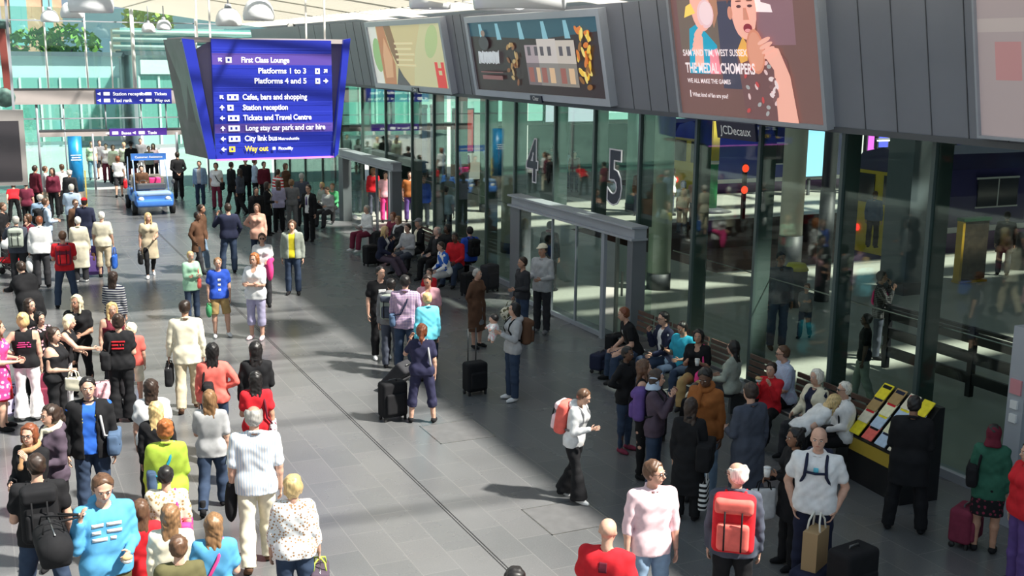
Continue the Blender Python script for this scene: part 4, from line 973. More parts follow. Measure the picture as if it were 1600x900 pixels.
# ---------------------------------------------------------------- pendant lamps: white domes on rods
M_dome = M_plain('lamp_dome', (.85, .87, .9), .25)
def lamp(px, py, Y, dia, label, first=None):
    c = atY(px, py, Y); r = empty('pendant_lamp', c, label, 'pendant lamp', 'white dome lamps under the roof')
    R_ = dia/2; sp = Soup(); prof = [(.28, 1.0), (.5, .97), (.72, .8), (.88, .5), (.97, .2), (1, -.05), (.96, -.3)]
    n = 22; vs = []; fs = []
    for (q, z) in prof:
        for k in range(n): t = 6.2832*k/n; vs.append([R_*q*math.cos(t), R_*q*math.sin(t), R_*z])
    m_ = len(vs)
    for (q, z) in prof: 
        for k in range(n): t = 6.2832*k/n; vs.append([R_*(q-.04)*math.cos(t), R_*(q-.04)*math.sin(t), R_*z-.01])
    L = len(prof)
    for i in range(L-1):
        for k in range(n): 
            fs.append([i*n+k, (i+1)*n+k, (i+1)*n+(k+1) % n, i*n+(k+1) % n]); fs.append([m_+i*n+k, m_+i*n+(k+1) % n, m_+(i+1)*n+(k+1) % n, m_+(i+1)*n+k])
    for k in range(n): fs.append([(L-1)*n+k, m_+(L-1)*n+k, m_+(L-1)*n+(k+1) % n, (L-1)*n+(k+1) % n])
    fs.append(list(range(n))); sp.add(np.array(vs), fs); sp.obj('dome', M_dome, r)
    sp = Soup(); cylz(sp, 0, 0, R_*.3, R_*.98, R_*1.35, 14, 0, R_*.22); sp.obj('neck', M_lgrey, r)
    sp = Soup(); cylz(sp, 0, 0, .02, R_*1.35, max(R_*1.4, roofz(c[0])+.12-c[2]), 8); sp.obj('rod', M_lgrey, r)
    sp = Soup(); sp.add(*ball((0, 0, R_*.1), (R_*.35, R_*.35, R_*.4), 12, 8)); sp.obj('bulb', em('bulb_glow', (1, .97, .9), 2.5), r)
for a in ((78, 30, 44, .62, 'leftmost small dome lamp, low near the far end glass'), (113, 22, 34, .62, 'dome lamp with a second larger one overlapping it at upper left'), (142, 8, 22, .78, 'large dome lamp cut by the top edge at upper left'), (232, 47, 46, .52, 'left one of the pair of small dome lamps in front of the far end glass'), (256, 43, 44, .54, 'right one of the pair of small dome lamps in front of the far end glass'),
          (357, 34, 33, .72, 'dome lamp over the left part of the blue sign tower'), (404, 24, 30, .8, 'dome lamp over the middle of the blue sign tower')): lamp(*a)
for px, py, Y, d, lb in ((672, 3, 26, 1.0, 'silver dome lamp cut by the top edge above the pale gold advert'), (812, -8, 19.5, 1.75, 'widest silver dome lamp cut by the top edge above the dark street advert')): lamp(px, py, Y, d, lb)
for px, Y, lb in ((457, 44, 'small dark spotlight left of its twin, above the right half of the blue sign tower'), (505, 44, 'small dark spotlight right of its twin, above the right corner of the blue sign tower')):
    c = atY(px, 44, Y); r = empty('spotlight', c, lb, 'spotlight', 'spotlights above the sign tower'); sp = Soup(); sp.add(*tube([(-.1, -.15, .05), (.05, .1, -.02), (.12, .2, -.05)], [.16, .14, .08], 12)); sp.obj('housing', M_dgrey, r)
    sp = Soup(); bar(sp, (0, 0, .1), (0, 0, roofz(c[0])+.3-c[2]), .03); sp.obj('bracket', M_dgrey, r); sp = Soup(); sp.add(*ball((-.11, -.17, .05), (.12, .04, .12), 10, 6)); sp.obj('lens', M_dome, r)
# ---------------------------------------------------------------- hanging sign tower
TY = 24.0; tc = V3(5.7, TY+1.1, 4.6); r = empty('sign_tower', tc, 'large blue hanging direction board tower with white station directions', 'direction sign')
TB = M_plain('tower_blue', (.018, .03, .36), .35, 0, .2); TP = M_plain('tower_band', (.10, .06, .33), .4, 0, .15); TG = noisy('mauve_panel', (.30, .25, .33), .4, .08, 1)
x0t, x1t = 4.46, 6.95; z0t, z1t = 3.45, 5.87
sp = Soup(); bx(sp, x0t-tc[0], x1t-tc[0], TY-tc[1], TY+.1-tc[1], z0t-tc[2], z1t-tc[2]); sp.obj('front_board', TB, r, False)
p = Panel((x0t, TY, z0t), V3(1, 0, 0), V3(0, 0, 1), tc); W = x1t-x0t; H = z1t-z0t
for zr, t, ic in ((.825, 'First Class Lounge', 1),): p.rect(0, H*(zr-.035), W, H*(zr+.06), TP)
p.rect(0, H*.255-.0, W, H*.255+.1*H, TP) if False else p.rect(0, H*.215, W, H*.295, TP)
lines = [(.81, 'First Class Lounge', 'UL', 1, .235), (.72, 'Platforms 1 to 3', 'UR', 1, 0), (.635, 'Platforms 4 and 5', 'R', 1, 0), (.50, 'Cafes, bars and shopping', 'UL', 2, .235), (.412, 'Station reception', 'U', 1, .235), (.325, 'Tickets and Travel Centre', 'L', 2, .235), (.238, 'Long stay car park and car hire', 'U', 2, .25), (.15, 'City link bus', 'L', 2, .24), (.062, 'Way out', 'L', 1, .24)]
ang = {'U': 90, 'UL': 135, 'L': 180, 'UR': 45, 'R': 0}
def arrow(p, x, y, s_, a, mat):
    a = math.radians(a); c_, q = math.cos(a), math.sin(a)
    for poly in ([(-.5, -.13), (.1, -.13), (.1, .13), (-.5, .13)], [(0, -.5), (.55, 0), (0, .5), (-.12, .36), (.2, 0), (-.12, -.36)]):
        p.poly([(x+s_*(u_*c_-v_*q), y+s_*(u_*q+v_*c_)) for u_, v_ in poly], mat)
for zr, t, ar, ni, tx in lines:
    s_ = .155; y = H*zr; last = t == 'Way out'
    if tx == 0:
        p.text(W*.78, y, t, s_, SW, 'RIGHT', .0035); p.rect(W*.855, y-.01, W*.895, y+.105, SW); p.rect(W*.868, y+.025, W*.882, y+.07, TB); arrow(p, W*.945, y+.05, .1, ang[ar], SW)
    else:
        p.text(W*tx, y, t, s_, SY if last else SW, 'LEFT', .0035, .87); arrow(p, W*.065, y+.05, .1, ang[ar], SW)
        p.rect(W*.11, y-.01, W*(.11+.048+.045*(ni-1)), y+.105, SY if last else SW)
        for q_ in range(ni): p.rect(W*(.125+.04*q_), y+.02, W*(.143+.04*q_), y+.075, TB)
p.text(W*.52, y+.088*H+.005, 'Metroshuttle', .085, SW, 'LEFT', .002); p.text(W*.52, H*.068, 'Piccadilly', .085, SW, 'LEFT', .002); p.rect(W*.47, H*.068, W*.495, H*.068+.06, SW)
for zr in (.925, .90, .785, .70, .60, .56, .475, .39, .3, .215, .125): p.rect(0, H*zr, W, H*zr+.008, M_plain('rail_blue', (.04, .06, .5), .3, 0, .2))
p.obj('lettering', r)
def quadslab(pts, th, mat, name):
    pts = [np.array(q, float)-tc for q in pts]; nn = nrm(np.cross(pts[1]-pts[0], pts[3]-pts[0]))*th; sp = Soup()
    sp.add(np.array(pts+[q-nn for q in pts]), [[0, 1, 2, 3], [7, 6, 5, 4], [4, 5, 1, 0], [5, 6, 2, 1], [6, 7, 3, 2], [7, 4, 0, 3]]); return sp.obj(name, mat, r, False)
def tp(px, py, Y): return atY(px, py, Y)
# left advertising face, blue edge strips and mauve recess panels, mirrored on the right
quadslab([tp(255, 62, 26.0), tp(290, 240, 25.6), tp(329, 249, TY+.05), tp(286, 60, TY+.05)], .06, noisy('dark_advert', (.07, .05, .065), .35, .6, 1.8), 'side_advert')
quadslab([tp(326, 249, TY), tp(339, 249, TY), tp(303, 62, TY), tp(284, 60, TY)], .08, TB, 'edge_strip')
quadslab([tp(335, 232, TY+.25), tp(339, 245, TY+.2), tp(331, 62, TY+.2), tp(303, 78, TY+.25)], .03, TG, 'recess_panel')
quadslab([tp(527, 240, TY), tp(521, 246, TY), tp(535, 62, TY), tp(546, 60, TY)][::-1][::-1], .08, TB, 'edge_strip')
quadslab([tp(517, 240, TY+.25), tp(523, 240, TY+.25), tp(535, 62, TY+.25), tp(515, 66, TY+.25)], .03, TG, 'recess_panel')
quadslab([V3(6.95, 26.2, 3.6), V3(7.35, 26.2, 5.85), V3(7.33, TY+.05, 5.87), V3(7.02, TY+.05, 3.5)], .06, TB, 'side_advert')
sp = Soup(); bx(sp, x0t-.55-tc[0], x1t+.35-tc[0], .0-1.05, 1.0, z1t-.06-tc[2], z1t+.03-tc[2]); sp.obj('cover_plate', M_beam, r, False)
sp = Soup(); bx(sp, x0t-tc[0], x1t-tc[0], -1.0, .9, z0t-tc[2], z0t+.06-tc[2]); sp.obj('base_plate', M_beam, r, False)
sp = Soup(); bx(sp, x0t-tc[0], x1t-tc[0], -1.12, -1.1, z0t-.035-tc[2], z0t-tc[2]); sp.obj('glow_strip', em('pink_strip', (.75, .2, .8), .8), r, False)
for x in (-1.2, 1.2):
    for y in (-.8, .7): sp = Soup(); bar(sp, (x, y, z1t-tc[2]), (x, y, roofz(5)+.2-tc[2]), .035); sp.obj('hanger', M_white, r, False)
# ---------------------------------------------------------------- left side: hung screens, red column, blue advert column
def hung_screen(px0, py0, px1, py1, Y, label):
    a = atY(px0, py1, Y); b = atY(px1, py0, Y); c = (a+b)/2; r = empty('hanging_screen', c, label, 'screen'); W, H = b[0]-a[0], b[2]-a[2]
    boxobj('housing', (-W/2, W/2, 0, .3, -H/2, H/2), noisy('warm_grey_box', (.32, .30, .29), .5, .05, 2), r); boxobj('display', (-W/2+.05, W/2-.12, -.02, 0, -H/2+.12, H/2-.25), M_plain('dark_screen', (.05, .045, .05), .25), r)
    sp = Soup()
    for x in (-W/2+.2, W/2-.2): bar(sp, (x, .15, H/2), (x, .15, roofz(c[0])+.2-c[2]), .06)
    sp.obj('hanger', M_lgrey, r, False); return r
hung_screen(-40, 172, 36, 292, 30, 'grey boxed dark display screen hanging at the left edge')
c = atY(6, 150, 31); r = empty('hanging_pillar', c, 'red brown slanted pillar with green capping at the left edge above the dark display', 'pillar')
sp = Soup(); bar(sp, atY(2, 45, 31)-c, atY(12, 142, 31)-c, .16, .2); sp.obj('shaft', M_plain('red_brown', (.22, .05, .04), .5), r, False)
sp = Soup(); bar(sp, atY(10, 45, 31)-c, atY(18, 145, 31)-c, .05, .1); sp.obj('pale_edge', M_beam, r, False)
sp = Soup(); sp.add(*ball(atY(3, 38, 31)-c, (.2, .2, .12), 10, 6)); sp.add(*ball(atY(8, 152, 31)-c, (.24, .24, .25), 10, 6)); sp.obj('capping', noisy('verdigris', (.12, .22, .19), .5, .4, 8), r)
sp = Soup(); bar(sp, atY(2, 45, 31)-c, V3(0, 0, roofz(0)+.3-c[2]), .06); sp.obj('hanger', M_lgrey, r, False)
g = at(123, 322); c = V3(g[0], g[1], 0); r = empty('advert_column', c, 'tall blue round advert column with white text near the far doors', 'advert column')
H = atY(123, 213, g[1])[2]; sp = Soup(); cylz(sp, 0, 0, .24, .55, H, 24); sp.obj('blue_sheet', noisy('poster_blue', (.02, .28, .62), .3, .25, 2), r); sp = Soup(); cylz(sp, 0, 0, .25, 0, .55, 24); sp.obj('base', noisy('stone_base', (.3, .25, .2), .6, .1, 4), r)
sp = Soup(); bx(sp, .27, .31, -.03, .03, 0, 1.3); sp.obj('yellow_strip', M_plain('strip_yellow', (.8, .55, .1), .5), r, False)
p = Panel((-.2, -.25, H*.66), V3(1, 0, 0), V3(0, 0, 1)); p.rect(.02, .02, .38, .05, SW); p.rect(.05, .1, .35, .14, SW); p.rect(.02, .19, .38, .22, SW); p.obj('lettering', r)
c = at(-18, 350); 
# ---------------------------------------------------------------- platform side, seen through the glass
M_pf = noisy('platform_concrete', (.36, .37, .33), .5, .1, .6); M_track = noisy('rusty_ballast', (.10, .05, .035), .9, .25, 2); M_edge = noisy('platform_edge', (.6, .58, .5), .6, .08, 2)
T1 = (39.8, 46.0); T2 = (24.8, 33.2)    # Y ranges of the track beds, running away along X
XS1, XS2 = 26.0, 17.6
def slab(n, a): tagst(boxobj('floor_%d' % n, a, M_pf))
slab(1, (11.72, 90, -6, T2[0], -.3, 0)); slab(2, (11.72, XS2, T2[0], T2[1], -.3, 0)); slab(3, (11.72, 90, T2[1], T1[0], -.3, 0)); slab(4, (11.72, XS1, T1[0], T1[1], -.3, 0)); slab(5, (11.72, 90, T1[1], 50, -.3, 0))
for i, (T, X) in enumerate(((T1, XS1), (T2, XS2))):
    tagst(boxobj('floor_%d' % (6+i), (X-.2, 90, T[0], T[1], -1.3, -1.0), M_track))
    for j, yy in enumerate((T[0], T[1])):
        sg = 1 if j else -1; tagst(boxobj('trim_%d' % (80+i*3+j), (X, 90, yy-(.3 if sg < 0 else 0), yy+(.3 if sg > 0 else 0), 0, .012), M_edge)); tagst(boxobj('baseboard_%d' % (80+i*3+j), (X, 90, yy-.05*(sg > 0), yy+.05*(sg < 0), -1.3, 0), M_track))
    sp = Soup()
    for q in (1.6, 3.1): bx(sp, X+1, 90, T[0]+q-.04, T[0]+q+.04, -1.0, -.85)
    tagst(sp.obj('trim_%d' % (82+i*3), M_steel, None, False))
# platform canopy with open slots that let sun stripes through
sp = Soup()
for y0_, y1_ in ((-6, 11.2), (12.2, 17.2), (17.5, 18.7), (20.0, 29.6), (31.0, 32.0), (35.0, 50)): bx(sp, 12.4, 90, y0_, y1_, 8.5, 8.7)
tagst(sp.obj('ceiling_platforms', noisy('canopy', (.32, .33, .33), .6, .1, .5), None, False))
for i, X in enumerate((16, 24, 33, 45)): tagst(boxobj('trim_%d' % (90+i), (X, X+.25, 6, 50, 8.0, 8.5), M_dgrey))
def train(x0, y0, length, label, vmat, zfront, nwin):
    c = V3(x0+length/2, y0+1.35, 0); r = empty('train', c, label, 'train'); L, Wd = length/2, 1.35
    prof = [(-Wd, -.75), (-Wd-.02, .4), (-Wd-.04, 1.5), (-Wd+.08, 2.3), (-Wd+.45, 2.75), (0, 2.95), (Wd-.45, 2.75), (Wd-.08, 2.3), (Wd+.04, 1.5), (Wd+.02, .4), (Wd, -.75)]
    vs = [[x, y_, z] for x in (-L, L) for y_, z in prof]; n = len(prof); fs = [[k, k+1, n+k+1, n+k] for k in range(n-1)]+[list(range(n))[::-1], [n+k for k in range(n)], [0, n, 2*n-1, n-1]]
    sp = Soup(); sp.add(np.array(vs), fs); sp.obj('body', vmat, r, False)
    Mb = M_plain('train_window', (.03, .035, .05), .1); Mfr = M_plain('train_window_frame', (.5, .52, .55), .4)
    for k in range(nwin):
        x = -L+2.6+k*2.4
        w = boxobj('window', (x, x+1.7, -Wd-.07, -Wd-.03, 1.15, 2.0), Mb, r); sp = Soup(); bx(sp, x-.05, x+1.75, -Wd-.06, -Wd-.02, 1.1, 1.15); bx(sp, x-.05, x+1.75, -Wd-.06, -Wd-.02, 2.0, 2.06); bx(sp, x+.83, x+.87, -Wd-.08, -Wd-.03, 1.15, 2.0); sp.obj('window_frame', Mfr, w, False)
    boxobj('white_stripe', (-L+.3, L, -Wd-.05, -Wd-.02, .38, .55), M_plain('stripe_white', (.8, .8, .8), .4), r); boxobj('purple_skirt', (-L+.1, L, -Wd-.04, -Wd-.01, -.6, .36), M_plain('skirt_purple', (.16, .04, .22), .4), r)
    sp = Soup(); bx(sp, -L-.06, -L, -Wd+.05, Wd-.05, -.4, 2.2); sp.obj('yellow_front', M_plain('front_yellow', (.75, .55, .03), .4), r, False)
    sp = Soup(); bx(sp, -L-.09, -L-.05, -Wd+.2, -.2, 1.2, 2.1); bx(sp, -L-.09, -L-.05, .2, Wd-.2, 1.2, 2.1); sp.obj('windscreen', Mb, r, False)
    for q in (-.85, .85): sp = Soup(); sp.add(*ball((-L-.09, q, .35), (.05, .11, .11), 10, 6)); sp.obj('tail_light', em('tail_red', (.9, .03, .02), 2), r)
    for x in np.arange(-L+2, L-1, 3.4): sp = Soup(); sp.add(*tube([(x, -Wd+.25, -.6), (x, -Wd+.4, -.6)], .38, 14)); sp.obj('wheel', M_dgrey, r, False)
M_trainblue = noisy('train_blue', (.035, .05, .28), .35, .1, 1); M_trainpurple = noisy('train_purple', (.035, .03, .13), .35, .15, .8)
train(27.8, 40.2, 30, 'blue and purple train standing behind the green and yellow sign post', M_trainblue, 0, 9)
train(25.4, 26.0, 30, 'dark purple train with a white stripe at right, behind the dark info board', M_trainpurple, 0, 9)
def column(x, y, rad, z1, label, mat, base=None, square=False):
    r = empty('round_column' if not square else 'square_column', (x, y, 0), label, 'column'); sp = Soup()
    if square: bx(sp, -rad, rad, -rad, rad, 0, z1)
    else: cylz(sp, 0, 0, rad, 0, z1, 28)
    sp.obj('shaft', mat, r, not square); sp = Soup()
    if base: (bx(sp, -rad-.03, rad+.03, -rad-.03, rad+.03, 0, base) if square else cylz(sp, 0, 0, rad+.015, 0, base, 28)); sp.obj('dark_base', M_dgrey, r, not square)
    sp = Soup(); (bx(sp, -rad-.08, rad+.08, -rad-.08, rad+.08, z1-.2, z1) if square else cylz(sp, 0, 0, rad+.1, z1-.2, z1, 28)); sp.obj('capital', M_lgrey, r, not square)
g = at(1232, 425); column(g[0], g[1], .30, 8.5, 'thick cream round column behind the glass at right of the name plate', M_cream, 1.0)
g = at(1283, 470); column(g[0], g[1], .16, 8.5, 'dark purple narrow column right of the cream round column', noisy('purple_column', (.05, .035, .07), .4, .1, 2), 2.6)
g = at(1412, 455); column(g[0], g[1], .42, 8.5, 'broad grey square pillar behind the glass, left of the yellow train front', noisy('pillar_grey', (.13, .16, .18), .5, .06, 1), 0.3, True)
g = at(1020, 470); column(g[0]+.9, g[1]+1.2, .28, 8.5, 'pale green column behind the glass just right of the wide doorway', noisy('pale_green_column', (.38, .46, .38), .5, .12, 2), .4)
g = at(757, 430); column(g[0]+2.2, g[1]+3, .34, 8.5, 'pale cream column behind the glass left of the number 4', M_cream, .3)
g = at(925, 380); column(g[0]+5, g[1]+6, .26, 8.5, 'teal column between the numbers 4 and 5', noisy('teal_column', (.12, .24, .22), .5, .1, 2), .3)
g = at(600, 360); column(g[0]+5, g[1]+3, .3, 8.5, 'dark green column farthest left behind the glass', noisy('dark_green_column', (.06, .1, .085), .5, .1, 2), .3)
# barrier of dark boards near the glass
bc = V3(15.0, 11.5, 0); r = empty('barrier_fence', bc, 'dark barrier of horizontal boards behind the glass at lower right', 'fence')
sp = Soup(); M_rail = M_plain('dark_rail', (.012, .012, .015), .4)
for k, z in enumerate((.22, .58, .92)): boxobj('board', (-.03, .03, -3.9, 4.3, z, z+.19), M_rail, r)
for y in (-3.8, -1.8, .2, 2.2, 4.2): boxobj('post', (-.05, .05, y-.05, y+.05, 0, 1.2), M_rail, r)
boxobj('top_rail', (-.04, .04, -3.9, 4.3, 1.14, 1.2), M_rail, r)
# info board, signal post, green and yellow sign post, bins
g0 = at(1515, 440); r = empty('info_board', (g0[0], g0[1], 0), 'tall dark info board with a yellow side standing behind the glass at right', 'board'); h_ = atY(1515, 345, g0[1])[2]
boxobj('panel', (-.42, .42, -.08, .08, .08, h_), noisy('dark_print', (.06, .045, .03), .4, .5, 6), r); boxobj('yellow_side', (-.5, -.42, -.1, .1, .04, h_), M_plain('board_yellow', (.7, .42, .03), .5), r); boxobj('foot', (-.5, .46, -.14, .14, 0, .05), M_plain('board_yellow', (.7, .42, .03), .5), r); boxobj('cap', (-.5, .46, -.12, .12, h_, h_+.08), M_plain('board_green', (.02, .12, .05), .5), r)
g0 = at(1110, 330); r = empty('sign_post', (g0[0], g0[1], 0), 'green and yellow post on a dark foot in front of the blue train', 'post'); s_ = g0[1]/30
sp = Soup(); cylz(sp, 0, 0, .22, .1, 1.5*s_, 14); sp.obj('green_post', M_plain('post_green', (.03, .3, .1), .5), r); sp = Soup(); cylz(sp, 0, 0, .24, 1.5*s_, 1.6*s_, 14); sp.obj('white_band', M_plain('band_white', (.8, .8, .75), .5), r); sp = Soup(); bx(sp, -.42, -.1, -.1, .1, 1.0, 3.3*s_); bx(sp, -.1, .2, -.12, .12, 1.6*s_, 3.3*s_); sp.obj('yellow_panel', M_plain('panel_yellow', (.8, .6, .06), .5), r, False); sp = Soup(); cylz(sp, 0, 0, .8, 0, .14, 14, 0, .3); sp.obj('foot', M_dgrey, r)
g0 = at(1160, 345); r = empty('signal_post', (g0[0], g0[1], 0), 'dark post with red lamps left of the cream column, in front of the track', 'signal'); sp = Soup(); bx(sp, -.06, .06, -.06, .06, 0, 2.0); sp.obj('post', M_rail, r, False)
for z in (1.1, 1.85): sp = Soup(); sp.add(*ball((-.05, -.1, z), (.14, .08, .14), 10, 6)); sp.obj('red_lamp', em('lamp_red', (.9, .06, .02), 1.5), r)
def litter(px, py, label, lid):
    g = at(px, py); r = empty('litter_bin', (g[0], g[1], 0), label, 'bin'); sp = Soup(); cylz(sp, 0, 0, .26, 0, .85, 18); sp.obj('drum', M_dgrey, r); sp = Soup(); cylz(sp, 0, 0, .28, .85, 1.0, 18, 0, .2); sp.obj('lid', M_plain('bin_lid', lid, .5), r)
litter(1241, 478, 'dark bin with a yellow lid at the foot of the cream column', (.7, .6, .05)); litter(1590, 420, 'dark round bin at the right edge behind the glass', (.05, .05, .05))
# lit display cases, banners and shop goods further along behind the glass
def lightbox(px, Y, z0, z1, w_, col, label, e=1.2, name='light_box'):
    c = atY(px, 250, Y); r = empty(name, (c[0], Y, 0), label, 'display'); boxobj('case', (-w_/2-.06, w_/2+.06, 0, .2, z0-.08, z1+.06), M_dgrey, r); boxobj('face', (-w_/2, w_/2, -.02, 0, z0, z1), em('face_'+label[:12], col, e), r); sp = Soup(); bx(sp, -.05, .05, .05, .15, 0, z0); sp.obj('leg', M_dgrey, r, False)
lightbox(1268, 38, .8, 3.6, 1.3, (.25, .55, .75), 'pale blue lit poster case between the cream column and the purple column', .8)
lightbox(1342, 39, 1.0, 4.2, 1.1, (.85, .85, .8), 'bright white lit case right of the tall mullion', 1.1)
lightbox(1364, 38, 1.6, 3.4, .7, (.6, .12, .65), 'magenta lit case right of the bright white case', .8)
lightbox(1378, 37.2, 2.0, 3.6, .5, (.1, .12, .7), 'small blue lit case right of the magenta case', .8)
lightbox(890, 48, 2.6, 5.2, 2.6, (.6, .68, .75), 'bright blue white window seen between numbers 4 and 5', 1.0)
lightbox(745, 46, .3, 3.1, 1.6, (.62, .62, .52), 'pale lit panel behind the glass left of the cream column', .5)
lightbox(725, 44, 1.7, 3.4, .8, (.75, .06, .05), 'red poster with white notice left of the pale lit panel', .4)
for k, (px, lb) in enumerate(((658, 'left one of the two blue fabric banners behind the glass'), (682, 'right one of the two blue fabric banners behind the glass'))):
    c = atY(px, 240, 44); r = empty('blue_banner', (c[0], 44, 0), lb, 'banner', 'blue banners behind the glass'); sp = Soup(); cylz(sp, 0, 0, .25, .9, 3.5, 16); sp.obj('fabric', noisy('banner_blue', (.03, .16, .35), .5, .2, 2), r); sp = Soup(); cylz(sp, 0, 0, .27, 2.2, 2.3, 16); sp.obj('band', M_plain('band_lilac', (.2, .25, .6), .5), r); sp = Soup(); cylz(sp, 0, 0, .05, 0, .9, 8); cylz(sp, 0, 0, .28, 3.5, 3.62, 16); sp.obj('pole', M_lgrey, r)
# far shop units closing the view along the platforms
tagst(boxobj('wall_far', (11.72, 60, 49.8, 50.2, 4.2, 8.5), M_lgrey)); n = 120
for x0_ in np.arange(12, 44, 4): tagst(boxobj('window_%d' % n, (x0_+.1, x0_+3.9, 49.9, 49.95, 2.4, 4.2), glass_mat('teal_shop_glass', (.6, .85, .8), .1))); tagst(boxobj('window_%d' % (n+20), (x0_+.1, x0_+3.9, 49.9, 49.95, 0, 2.4), noisy('dark_shop_glass', (.03, .05, .045), .15, .5, 1))); n += 1
tagst(boxobj('trim_100', (11.72, 60, 49.7, 49.9, 2.35, 2.55), M_beam))

tagst(boxobj('light_block_back', (88, 90, -6, 50, 0, 8.5), M_grey)); tagst(boxobj('light_block_near', (12, 90, -6.2, -6, 0, 8.5), M_grey))  # unseen end walls, added to keep daylight off the platforms
# fluorescent strips under the canopy
for k, (px, py, Y, lb) in enumerate(((1355, 210, 40, 'lit strip lamp above the magenta case'), (1400, 218, 34, 'lit strip lamp above the grey square pillar'), (1120, 190, 45, 'lit strip lamp left above the blue train'))):
    c = atY(px, py, Y); r = empty('strip_lamp', c, lb, 'strip lamp', 'strip lamps over the platforms'); boxobj('tube', (-.9, .9, -.05, .05, -.05, 0), em('strip_glow', (1, 1, .95), 4), r); boxobj('tray', (-.95, .95, -.08, .08, 0, .06), M_lgrey, r); sp = Soup(); bar(sp, (0, 0, .06), (0, 0, max(.3, 8.5-c[2])), .03); sp.obj('hanger', M_lgrey, r, False)
# ---------------------------------------------------------------- bags and things carried
def worn(k, name, label, cat, c, parts, group=None):
    """c and the part geometry are in the wearer's own frame; the object itself stands free at top level"""
    o = k.root; a = o.rotation_euler[2]; R = rotz(a); w_ = np.array(o.location)+R@np.asarray(c, float)
    r = empty(name, w_, label, cat, group, a); r['_worn'] = 1
    for nm, vs, fs, mat in parts:
        if len(vs) == 0: continue
        sp = Soup(); sp.add(np.asarray(vs)-np.asarray(c), fs); sp.obj(nm, mat, r)
    return r
def fmesh(fn, lo, hi, v=.014):
    F = Field(np.array(lo), np.array(hi), v); fn(F); return F.mesh()
def backpack(k, col, label, w_=.30, ht=.46, d=.17, pocket=None, cat='rucksack', trim='black', chest=False):
    h = k.h; cz = k.up(0, -.062*h*k.fat-.015-d/2, .715)-V3(0, 0, .02); R = k.R; HPLOG[-1][7] = 1
    def bod(F): 
        F.rbox(cz, V3(w_/2, d/2, ht/2), .06, R); F.ell(cz+R@V3(0, 0, ht*.38), V3(w_*.4, d*.5, ht*.16), R, .04)
    def poc(F): F.rbox(cz+R@V3(0, -d/2-.01, -ht*.17), V3(w_*.38, .045, ht*.24), .035, R)
    lo, hi = cz-.42, cz+.42
    parts = [('main_pack',)+fmesh(bod, lo, hi)+(M_cloth(col),), ('front_pocket',)+fmesh(poc, lo, hi)+(M_cloth(pocket or col),)]
    def lid(F): F.rbox(cz+R@V3(0, -.02, ht*.36), V3(w_*.46, d*.58, ht*.13), .04, R)
    parts.append(('lid',)+fmesh(lid, lo, hi)+(M_cloth(pocket or col),))
    for sd in (1, -1):
        x = .052*h*sd
        pts = [k.up(x*.8, -.062*h*k.fat-.01, .79), k.up(x, -.03*h, .838), k.up(x*1.05, .022*h, .832), k.up(x*1.05, .066*h*k.fat, .79), k.up(x*1.15, .078*h*k.fat, .73), k.up(x*1.6, .045*h, .67), k.up(x*1.7, -.02*h, .635), k.up(x*1.2, -.066*h*k.fat, .62)]
        v_, f_ = tube(pts, .017, 6); parts.append(('strap', v_, f_, M_cloth(trim if trim else col)))
    if chest: v_, f_ = tube([k.up(-.055*h, .072*h*k.fat+.006, .75), k.up(0, .083*h*k.fat+.004, .748), k.up(.055*h, .072*h*k.fat+.006, .75)], .014, 6); parts.append(('chest_strap', v_, f_, M_cloth(trim)))
    for sd in (1, -1):
        v_, f_ = tube([cz+R@V3(sd*w_*.2, -d*.6-.03, ht*.3), cz+R@V3(sd*w_*.2, -d*.5-.06, 0), cz+R@V3(sd*w_*.2, -d*.5-.055, -ht*.4)], .009, 5); parts.append(('compression_strap', v_, f_, M_cloth('black')))
    return worn(k, 'rucksack', label, cat, cz, parts)
def strapbag(k, side, col, label, w_=.30, ht=.22, d=.10, z=.50, cross=False, scol=None, y=-.0, out=.10, cat='shoulder bag', name='shoulder_bag', fwd=0):
    h = k.h; sd = (1, -1)[side]; R = np.eye(3); c = k.up(sd*(.062*h*k.fat+out), y*h+fwd, z)
    def bod(F):
        F.rbox(c-V3(0, 0, .01), V3(d/2, w_/2, ht/2), .035); F.ell(c-V3(0, 0, ht*.2), V3(d*.6, w_*.52, ht*.36), None, .04)
    def flap(F): F.rbox(c+V3(sd*d*.08, 0, ht*.22), V3(d*.52, w_*.47, ht*.3), .03)
    parts = [('bag_body',)+fmesh(bod, c-.35, c+.35, .013)+(M_cloth(col),), ('flap',)+fmesh(flap, c-.3, c+.3, .013)+(M_cloth(col),)]
    top = k.up((-sd if cross else sd)*.052*h, -.01*h, .845)
    for s2, yy in ((1, .06*h*k.fat+.012), (-1, -.066*h*k.fat-.012)):
        mid = k.up((-sd*.02 if cross else sd*.07)*h, yy, .74); m2 = k.up(sd*(.04 if cross else .085)*h, yy*.95, .62)
        a = c+V3(0, s2*w_*.42, ht*.42)
        v_, f_ = tube([top, mid, m2, a], [.014, .016, .016, .012], 6); parts.append(('strap', v_, f_, M_cloth(scol or col)))
    return worn(k, name, label, cat, c, parts)
